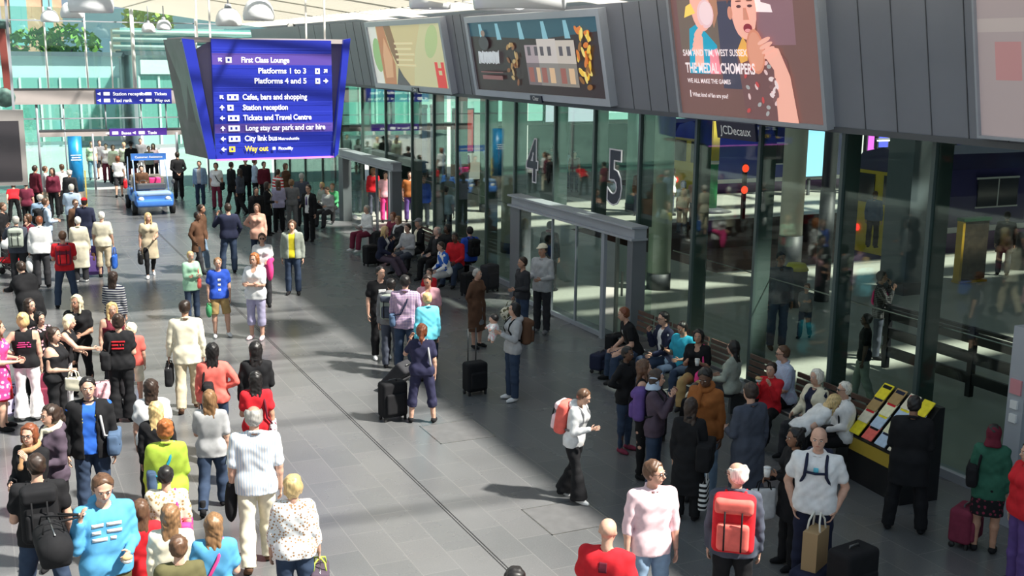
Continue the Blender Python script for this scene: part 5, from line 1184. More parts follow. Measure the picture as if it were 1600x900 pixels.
def handbag(k, i, col, label, kind='bag', w_=.34, ht=.24, d=.12, drop=.12, cat=None, trim=None, shift=(0, 0, 0)):
    s0, el, wr, f = k.arms[i]; g = wr+f*.085; c = g-V3(0, 0, drop+ht/2)+V3(*shift)
    if kind == 'holdall':
        def bod(F): F.cap(c-V3(0, w_*.32, 0), c+V3(0, w_*.32, 0), ht*.5, ht*.5, .02); F.rbox(c-V3(0, 0, ht*.12), V3(d*.5, w_*.5, ht*.4), .05, None, .03)
        nm, cat = 'holdall', cat or 'holdall'
    elif kind == 'plastic':
        def bod(F): F.ell(c, V3(d*.6, w_*.5, ht*.55), None, .03); F.cap(c+V3(0, 0, ht*.3), g-V3(0, 0, .03), .05, .015, .04)
        nm, cat = 'carrier_bag', cat or 'carrier bag'
    else:
        def bod(F): F.rbox(c, V3(d/2, w_/2, ht/2), .03 if kind != 'paper' else .008); F.ell(c-V3(0, 0, ht*.25), V3(d*.56, w_*.52, ht*.3), None, .03) if kind != 'paper' else None
        nm = {'paper': 'paper_bag', 'case': 'briefcase', 'tote': 'tote_bag'}.get(kind, 'handbag'); cat = cat or {'paper': 'paper bag', 'case': 'briefcase', 'tote': 'tote bag'}.get(kind, 'handbag')
    parts = [('bag_body',)+fmesh(bod, c-max(w_, ht)*.75-.05, c+max(w_, ht)*.75+.05, .014)+(M_cloth(col),)]
    for s2 in (1, -1):
        x = s2*d*.35
        v_, f_ = tube([c+V3(x, -w_*.26, ht*.46), c+V3(x*.8, -w_*.2, ht*.5+drop*.7), g+V3(x*.2, -.02, -.005), g+V3(x*.2, .02, -.005), c+V3(x*.8, w_*.2, ht*.5+drop*.7), c+V3(x, w_*.26, ht*.46)], .009, 6)
        parts.append(('handle', v_, f_, M_cloth(trim or col)))
    if kind not in ('paper', 'plastic'):
        v_, f_ = tube([c+V3(0, -w_*.44, ht*.5), c+V3(0, w_*.44, ht*.5)], .008, 5); parts.append(('zip', v_, f_, M_plain('zip_metal', (.4, .4, .4), .3, 1)))
    return worn(k, nm, label, cat, c, parts)
def suitcase(x, y, rz, col, label, ht=.58, w_=.4, d=.24, handle=.4, tilt=0, name='suitcase', cat='suitcase', hcol='grey', z=0, lying=False):
    r = empty(name, (x, y, z), label, cat, None, rz); c = V3(0, 0, ht/2+.06)
    if tilt or lying: r.rotation_euler = (tilt if not lying else math.pi/2*.96, 0, rz)
    v_, f_ = fmesh(lambda F: F.rbox(c, V3(w_/2, d/2, ht/2), .05), c-max(w_, ht)*.6, c+max(w_, ht)*.6, .015); sp = Soup(); sp.add(v_, f_); sp.obj('shell', M_cloth(col), r)
    v_, f_ = fmesh(lambda F: F.rbox(c+V3(0, -d/2-.005, -ht*.1), V3(w_*.4, .03, ht*.3), .03), c-max(w_, ht)*.6, c+max(w_, ht)*.6, .015); sp = Soup(); sp.add(v_, f_); sp.obj('front_pocket', M_cloth(col), r)
    for sx in (1, -1): sp = Soup(); sp.add(*tube([(sx*w_*.42-.015, d*.3, .035), (sx*w_*.42+.015, d*.3, .035)], .035, 12)); sp.obj('wheel', M_plain('wheel_rubber', (.02, .02, .02), .6), r)
    for sx in (1, -1): sp = Soup(); bx(sp, sx*w_*.4-.02, sx*w_*.4+.02, -d*.4, -d*.3, 0, .08); sp.obj('foot', M_plain('wheel_rubber', (.02, .02, .02), .6), r, False)
    sp = Soup()
    if handle: sp.add(*tube([(-w_*.2, d*.42, ht*.9), (-w_*.2, d*.42, ht+.06+handle), (w_*.2, d*.42, ht+.06+handle), (w_*.2, d*.42, ht*.9)], .011, 6))
    else: sp.add(*tube([(-.07, 0, ht+.05), (-.06, 0, ht+.085), (.06, 0, ht+.085), (.07, 0, ht+.05)], .011, 6))
    sp.obj('handle', M_plain('handle_grey', (.12, .12, .12), .35, .6), r)
    return r
def item(k, i, kind, label, col=None):
    s0, el, wr, f = k.arms[i]; g = wr+f*.1+k.R@V3(0, .02, .0); 
    if kind == 'phone': parts = [('case',)+tuple(box_vf(g+V3(0, .02, .03), (.032, .006, .058), rotx(-.5)))+(M_plain('phone_black', (.015, .015, .018), .2),)]; return worn(k, 'mobile_phone', label, 'phone', g, parts)
    if kind == 'cup':
        v1, f1 = tube([g+V3(0, 0, -.05), g+V3(0, 0, .05)], [.03, .04], 12); v2, f2 = tube([g+V3(0, 0, .05), g+V3(0, 0, .062)], [.042, .04], 12)
        return worn(k, 'paper_cup', label, 'cup', g, [('cup', v1, f1, M_plain('cup_white', (.85, .85, .82), .5)), ('lid', v2, f2, M_plain('cup_lid', (.8, .8, .8), .4))])
    if kind == 'paper':
        v1, f1 = box_vf(g+V3(0, .06, .04), (.13, .004, .17), rotx(-.9)); v2, f2 = box_vf(g+V3(0, .055, .05), (.1, .004, .02), rotx(-.9))
        return worn(k, 'folded_paper', label, 'newspaper', g, [('sheet', v1, f1, M_plain('newsprint', (.75, .74, .7), .7)), ('heading', v2+V3(0, -.006, .005), f2, M_plain('newsprint_dark', (.2, .2, .22), .7))])
    if kind == 'food':
        v1, f1 = ball(g+V3(0, .03, .02), (.05, .035, .03), 10, 6); v2, f2 = ball(g+V3(0, .03, -.01), (.045, .03, .03), 8, 5)
        return worn(k, 'sandwich', label, 'food', g, [('bread', v1, f1, M_plain('bread', (.65, .45, .22), .7)), ('wrapper', v2, f2, M_plain('wrapper', (.8, .8, .78), .5))])
    if kind == 'camera':
        v1, f1 = box_vf(g+V3(0, .03, 0), (.06, .03, .04)); v2, f2 = tube([g+V3(0, .05, 0), g+V3(0, .1, 0)], .03, 12)
        return worn(k, 'camera', label, 'camera', g, [('camera_body', v1, f1, M_plain('camera_black', (.02, .02, .02), .4)), ('lens', v2, f2, M_plain('camera_black', (.02, .02, .02), .4))])
# ---------------------------------------------------------------- placing people
def hface(x, y, face):
    """heading for somebody standing at x, y; face 0 looks towards the viewer, 180 away, 90 to the right of the photo"""
    v = nrm(V3(-x, -y, 0)); rt = V3(y, -x, 0)/math.hypot(x, y); a = math.radians(face); d = math.cos(a)*v+math.sin(a)*rt
    return math.atan2(d[1], d[0])-math.pi/2
ADJ = {1:(0.0,0.116),4:(-0.2,0.044),6:(0.0,-0.017),8:(0.0,0.094),10:(0.0,-0.024),24:(-0.1,-0.062),26:(0.0,-0.077),29:(-0.1,0.015),44:(-0.8,-0.004),46:(0.0,-0.029),57:(-0.2,-0.052),66:(-0.4,0.011),68:(0.1,0.015),89:(0.1,-0.007),92:(0.2,0.013),94:(-0.1,-0.135),99:(-0.0,0.019),100:(0.0,0.07),101:(0.0,-0.126),106:(-0.1,0.037),117:(0.0,0.089),119:(0.3,0.058),128:(0.0,0.04),132:(0.0,-0.113),138:(0.0,0.039)}
#ADJ_HERE
HPN = 0; HPLOG = []
def HP(px, py, h, face, label, standing=True, feet=None, z=None, **kw):
    """a person whose crown is seen at px, py"""
    global HPN
    dx, dh = ADJ.get(HPN, (0, 0)); HPN += 1
    hd = h if z is None else z
    if kw.get('lean') and z is None: hd = h-.5*h*(1-math.cos(kw['lean']))
    seated = kw.get('seat') is not None
    if feet: g = at(feet[0]+dx, feet[1]); d = _ray(px, py); t = g[1]/d[1]; hd = CH+t*d[2]; h = min(max(hd, .8 if kw.get('sex') == 'c' else 1.5), 1.95)
    else: g = at(px+dx, py, hd+dh); h = h+(dh if z is None else 0)
    HPLOG.append([HPN-1, px, py, hd, list(feet) if feet else 0, seated, kw.get('fat', 1), 0, float(g[0]), float(g[1]), hface(g[0], g[1], face), label])
    return person(label, g[0], g[1], hface(g[0], g[1], face), h=h, **kw)
# ---------------------------------------------------------------- the crowd: foreground, left
S = {}
k = HP(55, 707, 1.80, 180, 'man in black t-shirt with big black rucksack, back turned, lower left corner', hair=('crop', 'dark'), top=('tee', 'black'), bot=('jeans', 'denim'), arms=('carry', 'hold'), legs='apart', turn=-.2, fat=1.05)
backpack(k, 'black', 'large black rucksack worn by the man in black in the lower left corner', .34, .56, .2)
k = HP(158, 737, 1.78, 8, 'man in light blue hoodie with white lettering, lifting a black bag over his shoulder', hair=('short', 'brown'), top=('hoodie', 'sky'), bot=('joggers', 'olive'), arms=('strap', 'hold'), legs='stand', nod=.25, logo=('white', .26, .2, .73, 1), fat=1.08, shoes='grey')
handbag(k, 0, 'black', 'black holdall slung from the raised hand of the man in the light blue hoodie', 'holdall', .5, .3, .26, .1, shift=(.24, -.1, 0))
item(k, 1, 'food', 'wrapped sandwich held by the man in the light blue hoodie')
k = HP(136, 588, 1.86, -5, 'tall dark haired man in bright blue t-shirt under an open black jacket', hair=('short', 'black'), top=('jacket', 'black'), under='blue', bot=('jeans', 'denim'), arms=('down', 'down'), legs='stand', turn=-.15, logo=('yellow', .15, .12, .74, 1))
strapbag(k, 1, 'middenim', 'navy shoulder bag at the side of the man in the bright blue t-shirt', .36, .26, .14, .56, scol='lightgrey', out=.14)
k = HP(78, 632, 1.72, -62, 'woman with brown ponytail, cream scarf and mauve grey hoodie, in profile', sex='f', hair=('pony', 'dark'), top=('hoodie', 'plum'), bot=('trousers', 'black'), scarf='cream', arms=('down', 'hold'), legs='stand')
k = HP(45, 662, 1.62, -35, 'auburn woman in glasses with tan scarf and black coat at left', sex='f', hair=('bob', 'auburn'), top=('coat', 'black'), bot=('trousers', 'black'), scarf='tan', glasses='clear', arms=('hold', 'chin'), turn=-.2)
k = HP(257, 653, 1.68, 178, 'ginger woman in lime green jacket with a blue strap across her back', sex='f', hair=('bun', 'ginger'), top=('jacket', 'lime'), bot=('trousers', 'charcoal'), arms=('hold', 'down'), legs='step', fat=1.12)
strapbag(k, 1, 'middenim', 'blue bag worn across the back of the woman in the lime green jacket', .3, .24, .1, .6, cross=True, scol='teal', out=.04)
k = HP(258, 725, 1.62, 172, 'black haired woman in cream floral blouse with a pink bag on her right', sex='f', hair=('crop', 'black'), top=('blouse', ('floral', 'cream', 'khaki', 26)), bot=('jeans', 'middenim'), arms=('down', 'hold'), legs='step', skin='w')
strapbag(k, 0, 'hotpink', 'hot pink shoulder bag of the woman in the cream floral blouse', .3, .22, .1, .56, out=.07)
k = HP(218, 782, 1.42, 178, 'girl with long brown hair in crimson dress, back turned', sex='c', hair=('long', 'brown'), top=('tunic', 'red'), bot=('leggings', 'red'), arms=('down', 'hold'), shoes='red')
k = HP(265, 789, 1.42, 172, 'girl with long light brown hair and pale cream top between the crimson and blue girls', sex='c', hair=('long', 'light'), top=('tunic', 'cream'), bot=('shorts', 'paleyellow'), arms=('down', 'down'))
k = HP(278, 837, 1.55, 180, 'boy with cropped brown hair in a brown t-shirt at the bottom edge', sex='c', hair=('crop', 'brown'), top=('tee', 'olive'), bot=('jeans', 'denim'), arms=('down', 'down'))
k = HP(333, 802, 1.58, 176, 'woman with long auburn hair in turquoise blue top at the bottom edge', sex='f', hair=('longback', 'light'), top=('tee', 'sky'), bot=('jeans', 'denim'), arms=('hold', 'down'))
strapbag(k, 1, 'plum', 'small purple bag with thin pink strap across the woman in the turquoise blue top', .2, .16, .07, .55, cross=True, scol='hotpink', out=.03)
g = at(205, 880); suitcase(g[0], g[1], .3, 'hotpink', 'pink and crimson suitcase beside the man in the light blue hoodie', .62, .46, .3, 0)
k = HP(457, 741, 1.64, 178, 'blonde bobbed woman in white speckled top and navy jeans, back turned, at the bottom', sex='f', hair=('bob', 'blonde'), top=('threeq', ('floral', 'white', 'tan', 34)), bot=('jeans', 'denim'), arms=('carry', 'carry'), legs='stand', fat=1.1)
handbag(k, 0, 'plum', 'purple and green bag carried by the blonde woman in the white speckled top', 'bag', .36, .26, .18, .1, trim='lime')
k = HP(397, 631, 1.76, 180, 'balding man in pale striped short sleeved shirt and cream trousers, walking away', feet=(405, 885), hair=('balding', 'grey'), top=('shirtshort', ('v', 'white', 'lightblue', 11)), bot=('trousers', 'cream'), arms=('down', 'down'), legs='step', shoes='brown', fat=1.06)
k2 = k; v_, f_ = fmesh(lambda F: (F.ell(k2.arms[1][2]+V3(-.02, .02, -.18), V3(.06, .1, .2), None, .03), F.cap(k2.arms[1][2]+V3(0, 0, .05), k2.arms[1][2]+V3(-.02, .06, -.3), .06, .05, .05)), k2.arms[1][2]-.5, k2.arms[1][2]+.3, .016)
worn(k, 'folded_jacket', 'black jacket carried over the forearm of the balding man in the striped shirt', 'jacket', k.arms[1][2], [('cloth', v_, f_, M_cloth('black'))])
k = HP(324, 606, 1.66, 172, 'woman with tousled light brown hair and pale grey blouse, striding away', feet=(335, 797), sex='f', hair=('long', 'light'), top=('blouse', 'lightgrey'), bot=('jeans', 'denim'), arms=('down', 'phone'), legs='walk', shoes='boots')
k = HP(235, 592, 1.64, 178, 'woman with long dark hair in a white t-shirt, back turned', sex='f', hair=('longback', 'dark'), top=('tee', 'white'), bot=('trousers', 'black'), arms=('down', 'down'), fat=1.1)
k = HP(243, 628, 1.5, 176, 'fair haired girl in black between the white t-shirt and the lime jacket', sex='c', hair=('long', 'blonde'), top=('jacket', 'black'), bot=('jeans', 'denim'))
k = HP(331, 534, 1.70, 175, 'woman in coral pink jumper with one hand on her hip, back turned', sex='f', hair=('longback', 'black'), top=('sweater', 'coral'), bot=('jeans', 'denim'), arms=('hip', 'down'), legs='step', fat=1.05)
strapbag(k, 1, 'black', 'black leather bag behind the woman in the coral pink jumper', .36, .24, .12, .62, cross=False, out=-.06, y=-.09)
k = HP(288, 467, 1.82, 176, 'man in cream linen jacket carrying a black briefcase, back turned', hair=('short', 'dark'), skin='t', top=('blazer', 'cream'), bot=('trousers', 'beige'), arms=('down', 'carry'), legs='step', shoes='brown')
handbag(k, 1, 'black', 'black leather briefcase in the left hand of the man in the cream linen jacket', 'case', .42, .3, .12, .08)
k = HP(399, 533, 1.70, 178, 'woman with long black hair and black jacket, in front of the woman in red', sex='f', hair=('longback', 'black'), top=('jacket', 'black'), bot=('trousers', 'black'), arms=('hold', 'carry'))
handbag(k, 0, 'red', 'bright red handbag of the woman in the black jacket', 'bag', .34, .26, .14, .1)
k = HP(399, 580, 1.58, 178, 'woman with long black hair in a bright red top', sex='f', hair=('longback', 'black'), top=('tee', 'red'), bot=('trousers', 'black'), arms=('down', 'hold'), skin='t')
strapbag(k, 0, ('floral', 'white', 'maroon', 18), 'small floral bag hanging from the woman in the bright red top', .24, .17, .08, .52, out=.1, scol='burgundy')
# hen-party group on the left
k = HP(41, 488, 1.72, 172, 'blonde woman in black vest with pink print and white flared trousers', feet=(48, 656), sex='f', hair=('bun', 'blonde'), top=('tank', 'black'), bot=('flare', 'white'), arms=('down', 'hip'), legs='stand', logo=('hotpink', .2, .1, .72, -1), shoes='white')
k = HP(83, 511, 1.66, 60, 'dark haired woman in sleeveless black dress with a cream bag in her hand', sex='f', hair=('pony', 'dark'), top=('vest', 'black'), bot=('trousers', 'black'), arms=('hold', 'carry'), legs='stand', fat=1.2)
handbag(k, 0, 'cream', 'cream handbag held by the woman in the sleeveless black dress', 'bag', .26, .2, .1, .1)
k = HP(119, 460, 1.70, -15, 'woman with long platinum hair in black t-shirt and white sash', sex='f', hair=('long', 'platinum'), top=('tee', 'black'), bot=('leggings', 'black'), arms=('down', 'hold'), legs='contra', turn=.3, scarf=None, skin='t')
strapbag(k, 0, 'lightgrey', 'pale grey bag on the woman with long platinum hair', .26, .18, .08, .55, out=.05)
k = HP(95, 492, 1.6, 70, 'short haired blonde woman in white trousers, in the middle of the group in black', sex='f', hair=('bob', 'platinum'), top=('vest', 'black'), bot=('trousers', 'white'), arms=('reach', 'hold'), lean=.2)
k = HP(45, 466, 1.70, 45, 'smiling woman with long dark hair behind the blonde in the black vest', sex='f', hair=('long', 'dark'), top=('tank', 'black'), bot=('trousers', 'black'), arms=('hold', 'hold'))
k = HP(64, 503, 1.6, 30, 'woman with black curls and pink flower print, half hidden in the group in black', feet=(72, 628), sex='f', hair=('curly', 'black'), top=('tee', ('floral', 'black', 'pink', 16)), bot=('trousers', 'black'))
k = HP(174, 472, 1.70, 15, 'woman with very long blonde hair behind the one with the red printed back', sex='f', hair=('long', 'blonde'), top=('tank', 'burgundy'), bot=('jeans', 'charcoal'), arms=('down', 'hold'))
k = HP(184, 490, 1.70, 170, 'woman with dark bun, black t-shirt with red print on the back, black flared trousers', sex='f', hair=('bun', 'dark'), top=('tee', 'black'), bot=('flare', 'black'), arms=('hold', 'hold'), logo=('red', .2, .16, .73, -1), fat=1.08)
strapbag(k, 1, 'black', 'black bag on the woman with the red printed back', .36, .28, .14, .58, out=.08)
k = HP(205, 505, 1.35, 165, 'child with thick pale blonde curls right of the woman with the red printed back', sex='c', hair=('curly', 'platinum'), top=('tee', 'coral'), bot=('shorts', 'cream'))
k = HP(-6, 500, 1.68, 80, 'person in pink and red floral dress cut by the left edge', sex='f', hair=('long', 'brown'), top=('dress', ('floral', 'hotpink', 'lilac', 14)), bot=('dressskirt', 'red'), arms=('hold', 'hold'))
g = at(12, 655); suitcase(g[0], g[1], .5, ('floral', 'lilac', 'charcoal', 14), 'patterned lilac suitcase beside the blonde in white flared trousers', .5, .4, .26, 0)
g = at(74, 648); suitcase(g[0], g[1], -.2, 'maroon', 'maroon suitcase between the white trousers and the woman in the black dress', .6, .4, .26, 0)
g = at(205, 600); suitcase(g[0], g[1], -.2, 'blue', 'small bright blue case right of the woman with black flared trousers', .34, .3, .2, 0)
g = at(166, 640); suitcase(g[0], g[1], .2, 'pink', 'pale pink case behind the man in the bright blue t-shirt', .4, .36, .24, 0)
k = HP(176, 424, 1.62, 155, 'woman in navy and white striped top with long brown hair, back turned', sex='f', hair=('longback', 'dark'), top=('sweater', ('h', 'navy', 'lightgrey', 7)), bot=('jeans', 'denim'), arms=('down', 'hold'))
k = HP(42, 411, 1.7, -150, 'large person in loose black coat leaning forward with one arm out', sex='f', hair=('short', 'dark'), top=('longcoat', 'black'), bot=('trousers', 'black'), arms=('push', 'reach'), lean=.35, fat=1.3)
# upper left crowd
k = HP(97, 360, 1.74, 178, 'man in red with a red rucksack, dark jacket tied round his waist', hair=('short', 'brown'), top=('tee', 'red'), bot=('jeans', 'denim'), arms=('hold', 'hold'), legs='apart')
backpack(k, 'maroon', 'red rucksack on the man in red, left of the two white haired women', .32, .44, .17, 'red')
k = HP(121, 338, 1.64, 176, 'white haired woman in long cream coat, back turned', sex='f', hair=('crop', 'white'), top=('longcoat', 'cream'), bot=('trousers', 'charcoal'), arms=('carry', 'hold'), shoes='white', fat=1.12)
g = at(147, 432); suitcase(g[0], g[1], -.1, 'purple', 'tall dark purple suitcase between the two white haired women', .72, .46, .28, .2)
k = HP(158, 330, 1.68, 170, 'white haired woman in cream blouse and beige trousers with a blue bag', sex='f', hair=('short', 'white'), top=('blouse', 'cream'), bot=('capri', 'beige'), arms=('carry', 'carry'), fat=1.05)
handbag(k, 0, 'blue', 'bright blue tote bag of the white haired woman in the cream blouse', 'tote', .34, .34, .1, .2)
handbag(k, 1, 'brown', 'small brown bag of the white haired woman in the cream blouse', 'bag', .24, .22, .1, .12)
k = HP(232, 330, 1.66, 8, 'woman with long blonde hair in a beige cardigan dress and black leggings', feet=(236, 433), sex='f', hair=('long', 'blonde'), top=('dress', 'beige'), bot=('leggings', 'black'), arms=('carry', 'hold'), legs='walk', shoes='white')
handbag(k, 0, 'black', 'black handbag in the hand of the woman in the beige cardigan dress', 'bag', .3, .26, .1, .1)
k = HP(60, 338, 1.74, 172, 'broad man in white shirt leaning, dark trousers, back turned', hair=('short', 'auburn'), top=('shirt', 'white'), bot=('trousers', 'charcoal'), arms=('hold', 'carry'), fat=1.2, lean=.12)
handbag(k, 1, 'white', 'white carrier bag held by the broad man in the white shirt', 'plastic', .3, .34, .16, .08)
k = HP(24, 337, 1.72, 172, 'man in grey with a pale grey rucksack, hand at his ear', hair=('short', 'grey'), top=('shirt', 'slate'), bot=('trousers', 'charcoal'), arms=('down', 'ear'), fat=1.1)
backpack(k, 'greygreen', 'pale grey rucksack on the man with his hand at his ear', .34, .46, .18)
k = HP(43, 334, 1.64, -60, 'woman in dark maroon top between the grey rucksack and the broad white shirt', sex='f', hair=('bob', 'brown'), top=('sweater', 'burgundy'), bot=('trousers', 'black'), arms=('hold', 'ear'))
k = HP(3, 316, 1.74, 70, 'man in black cut by the left edge below the dark display', hair=('short', 'brown'), top=('sweater', 'black'), bot=('trousers', 'black'))
k = HP(70, 309, 1.72, 110, 'man in light blue shirt with a black rucksack, facing right', hair=('short', 'brown'), top=('shirt', 'lightblue'), bot=('jeans', 'middenim'), arms=('hold', 'hold'))
backpack(k, 'black', 'black rucksack on the man in the light blue shirt facing right', .3, .44, .17)
k = HP(62, 302, 1.72, 175, 'grey haired man in mid blue shirt, back turned, behind the black rucksack', hair=('balding', 'grey'), top=('shirt', 'lightdenim'), bot=('trousers', 'charcoal'))
k = HP(111, 287, 1.76, 165, 'bald man in pale blue short sleeved shirt near the blue advert column', hair=('crop', 'white'), top=('shirtshort', 'lightblue'), bot=('trousers', 'charcoal'), arms=('hold', 'hold'), fat=1.1)
k = HP(131, 309, 1.70, 176, 'person in navy jacket wearing a bright red cap', hair=('short', 'dark'), hat=('cap', 'red'), top=('coat', 'navy'), bot=('jeans', 'lightdenim'))
k = HP(118, 311, 1.62, 30, 'person in dark brown beside the one in the bright red cap', sex='f', hair=('short', 'brown'), top=('jacket', 'brown'), bot=('trousers', 'black'), glasses='sun')
k = HP(54, 258, 1.78, 130, 'dark haired man in black waistcoat, standing left of the man in white', hair=('short', 'dark'), top=('jacket', 'burgundy'), bot=('trousers', 'black'), skin='t')
k = HP(70, 259, 1.74, 100, 'grey haired man in white shirt facing right in the upper left crowd', hair=('short', 'brown'), top=('shirt', 'white'), bot=('trousers', 'cream'), arms=('hold', 'hold'), fat=1.1)
k = HP(81, 262, 1.70, -20, 'person in dark red top right of the grey haired man in white', sex='f', hair=('long', 'dark'), top=('sweater', 'maroon'), bot=('trousers', 'black'))
k = HP(96, 256, 1.76, -160, 'man in bright white shirt and black trousers left of the blue advert column', hair=('short', 'brown'), top=('shirt', 'white'), bot=('trousers', 'black'))
k = HP(108, 264, 1.74, 150, 'bald man in dark suit directly left of the blue advert column', hair=('balding', 'white'), top=('blazer', 'charcoal'), bot=('trousers', 'black'))
k = HP(20, 292, 1.45, 178, 'person bending over in a red top and black trousers at far left', hair=('short', 'dark'), top=('tee', 'red'), bot=('trousers', 'black'), lean=.9, arms=('down', 'down'), legs='apart')
k = HP(40, 282, 1.6, 160, 'person in red and black standing behind the one bending over', sex='f', hair=('short', 'black'), top=('tee', 'maroon'), bot=('trousers', 'black'))
# middle distance
k = HP(291, 397, 1.68, 25, 'woman in mint green top with folded arms', sex='f', feet=(302, 500), hair=('crop', 'blonde'), top=('tunic', 'mint'), bot=('jeans', 'denim'), arms=('cross', 'cross'), fat=1.05)
strapbag(k, 1, 'coral', 'coral bag at the hip of the woman in the mint green top', .26, .2, .1, .53, out=.02)
k = HP(342, 402, 1.62, 8, 'boy in blue and white football shirt and khaki shorts', sex='c', feet=(345, 526), hair=('crop', 'light'), top=('tee', 'royal'), bot=('shorts', 'khaki'), arms=('down', 'down'), shoes='white', legs='contra', logo=('white', .06, .3, .68, 1))
handbag(k, 0, 'green', 'green carrier bag in the hand of the boy in the blue football shirt', 'plastic', .16, .24, .1, .05)
k = HP(395, 395, 1.66, -25, 'ginger woman in white top and cropped lilac trousers with folded arms', sex='f', feet=(402, 530), hair=('bob', 'ginger'), top=('blouse', 'white'), bot=('capri', 'lilac'), arms=('cross', 'cross'), shoes='palepink', fat=1.08)
k = HP(409, 364, 1.68, 0, 'woman in white t-shirt and sunglasses holding a bright pink jacket', sex='f', hair=('bun', 'brown'), top=('tee', 'white'), bot=('jeans', 'charcoal'), glasses='sun', arms=('hold', 'hold'), fat=1.1)
k2 = k; v_, f_ = fmesh(lambda F: (F.ell(k2.arms[1][2]+V3(-.04, .06, -.16), V3(.08, .09, .26), None, .03), F.cap(k2.arms[1][1], k2.arms[1][2]+V3(0, .03, -.05), .06, .07, .05)), k2.arms[1][2]-.55, k2.arms[1][2]+.35, .02)
worn(k, 'folded_jacket', 'bright pink jacket over the arm of the woman in white t-shirt and sunglasses', 'jacket', k.arms[1][2], [('cloth', v_, f_, M_cloth('hotpink'))])
k = HP(297, 330, 1.76, 55, 'man in dark hooded coat facing right, nearer of a pair', feet=(312, 427), skin='b', hair=('crop', 'black'), top=('coat', 'brown'), bot=('jeans', 'charcoal'), arms=('pocket', 'pocket'), legs='step')
k = HP(314, 318, 1.80, 75, 'man in brown leather jacket and pale jeans behind the dark hooded coat', hair=('short', 'dark'), top=('jacket', 'brown'), bot=('jeans', 'lightdenim'), arms=('pocket', 'pocket'), skin='t', legs='step', shoes='white')
k = HP(357, 317, 1.80, -165, 'man in navy jumper and dark jeans raising a hand to his face, back turned', feet=(360, 427), hair=('short', 'dark'), top=('sweater', 'navy'), bot=('jeans', 'denim'), arms=('pocket', 'ear'), fat=1.12, legs='contra')
k = HP(401, 318, 1.70, -12, 'woman in peach jacket with a hand on her hip', sex='f', hair=('longback', 'brown'), top=('blazer', 'peach'), bot=('jeans', 'denim'), arms=('hip', 'down'))
k = HP(458, 344, 1.68, -8, 'curly haired youth in bright yellow t-shirt under a khaki jacket', feet=(459, 460), hair=('curly', 'brown'), top=('hoodie', 'greygreen'), under='yellow', bot=('jeans', 'denim'), arms=('down', 'down'))
k = HP(315, 251, 1.74, -15, 'man in open denim shirt over grey below the left of the sign tower', feet=(314, 322), hair=('short', 'dark'), top=('shirt', 'lightdenim'), under='lightgrey', bot=('jeans', 'denim'))
k = HP(339, 254, 1.70, -10, 'woman in white t-shirt with a black bag strap across, below the sign tower', sex='f', feet=(340, 327), hair=('bun', 'dark'), top=('tee', 'white'), bot=('trousers', 'maroon'), skin='t')
strapbag(k, 1, 'black', 'black bag worn across the woman in white t-shirt below the sign tower', .34, .26, .12, .5, cross=True)
k = HP(278, 237, 1.84, -170, 'tall man in black suit standing right of the blue buggy', feet=(280, 311), hair=('short', 'dark'), top=('blazer', 'black'), bot=('trousers', 'black'), arms=('behind', 'behind'))
k = HP(361, 252, 1.72, 120, 'person in dark coat right of the white t-shirt below the sign tower', hair=('short', 'dark'), top=('coat', 'black'), bot=('trousers', 'charcoal'), legs='step')
k = HP(374, 262, 1.66, -120, 'person in dark clothes walking left with a big dark bag', sex='f', hair=('long', 'dark'), top=('jacket', 'slate'), bot=('trousers', 'black'), legs='walk')
k = HP(398, 247, 1.74, 100, 'man in pale blue shirt reading a white paper below the sign tower', hair=('short', 'brown'), top=('shirt', 'lightblue'), bot=('trousers', 'black'), arms=('hold', 'hold'))
item(k, 1, 'paper', 'white newspaper held by the man in the pale blue shirt below the sign tower')
k = HP(434, 264, 1.74, 130, 'person in red and white jacket below the sign tower', hair=('short', 'dark'), top=('jacket', ('h', 'red', 'white', 3)), bot=('trousers', 'black'))
k = HP(434, 281, 1.66, -170, 'woman with brown hair and a lilac jacket below the red and white jacket', sex='f', hair=('longback', 'brown'), top=('jacket', 'lilac'), bot=('trousers', 'black'), arms=('hold', 'hold'))
k = HP(417, 284, 1.68, 75, 'woman in black coat over a cream top, left of the lilac jacket', sex='f', hair=('long', 'dark'), top=('coat', 'black'), under='cream', bot=('trousers', 'black'), arms=('hold', 'down'), skin='t')
k = HP(400, 292, 1.66, 20, 'person in black with small white badges left of the black coat over cream', hair=('short', 'black'), top=('jacket', 'black'), bot=('trousers', 'charcoal'), skin='t')
k = HP(455, 280, 1.66, -175, 'youth in grey waistcoat and grey jeans, back turned', hair=('curly', 'light'), top=('tee', 'grey'), bot=('jeans', 'grey'), arms=('hold', 'hip'))
k = HP(471, 270, 1.78, 170, 'man in slate blue jacket behind the youth in grey', hair=('short', 'grey'), top=('jacket', 'slate'), bot=('trousers', 'charcoal'))
k = HP(485, 288, 1.80, -35, 'man in dark suit with white shirt and tie below the right of the sign tower', feet=(484, 377), hair=('short', 'dark'), top=('blazer', 'black'), under='white', tie='purple', bot=('trousers', 'black'), arms=('hold', 'down'), glasses='clear')
k = HP(515, 243, 1.76, 20, 'person in dark red standing beside the far doorway', hair=('short', 'black'), top=('sweater', 'burgundy'), bot=('trousers', 'black'), skin='b')
k = HP(446, 255, 1.7, 60, 'person in brown behind the red and white jacket', sex='f', hair=('bob', 'brown'), top=('jacket', 'brown'), bot=('trousers', 'black'))
k = HP(412, 252, 1.7, 30, 'person in dark maroon behind the man reading a white paper', hair=('short', 'dark'), top=('sweater', 'burgundy'), bot=('trousers', 'black'))
k = HP(383, 246, 1.74, 0, 'person in black farthest back below the middle of the sign tower', hair=('short', 'black'), top=('jacket', 'black'), bot=('trousers', 'black'))
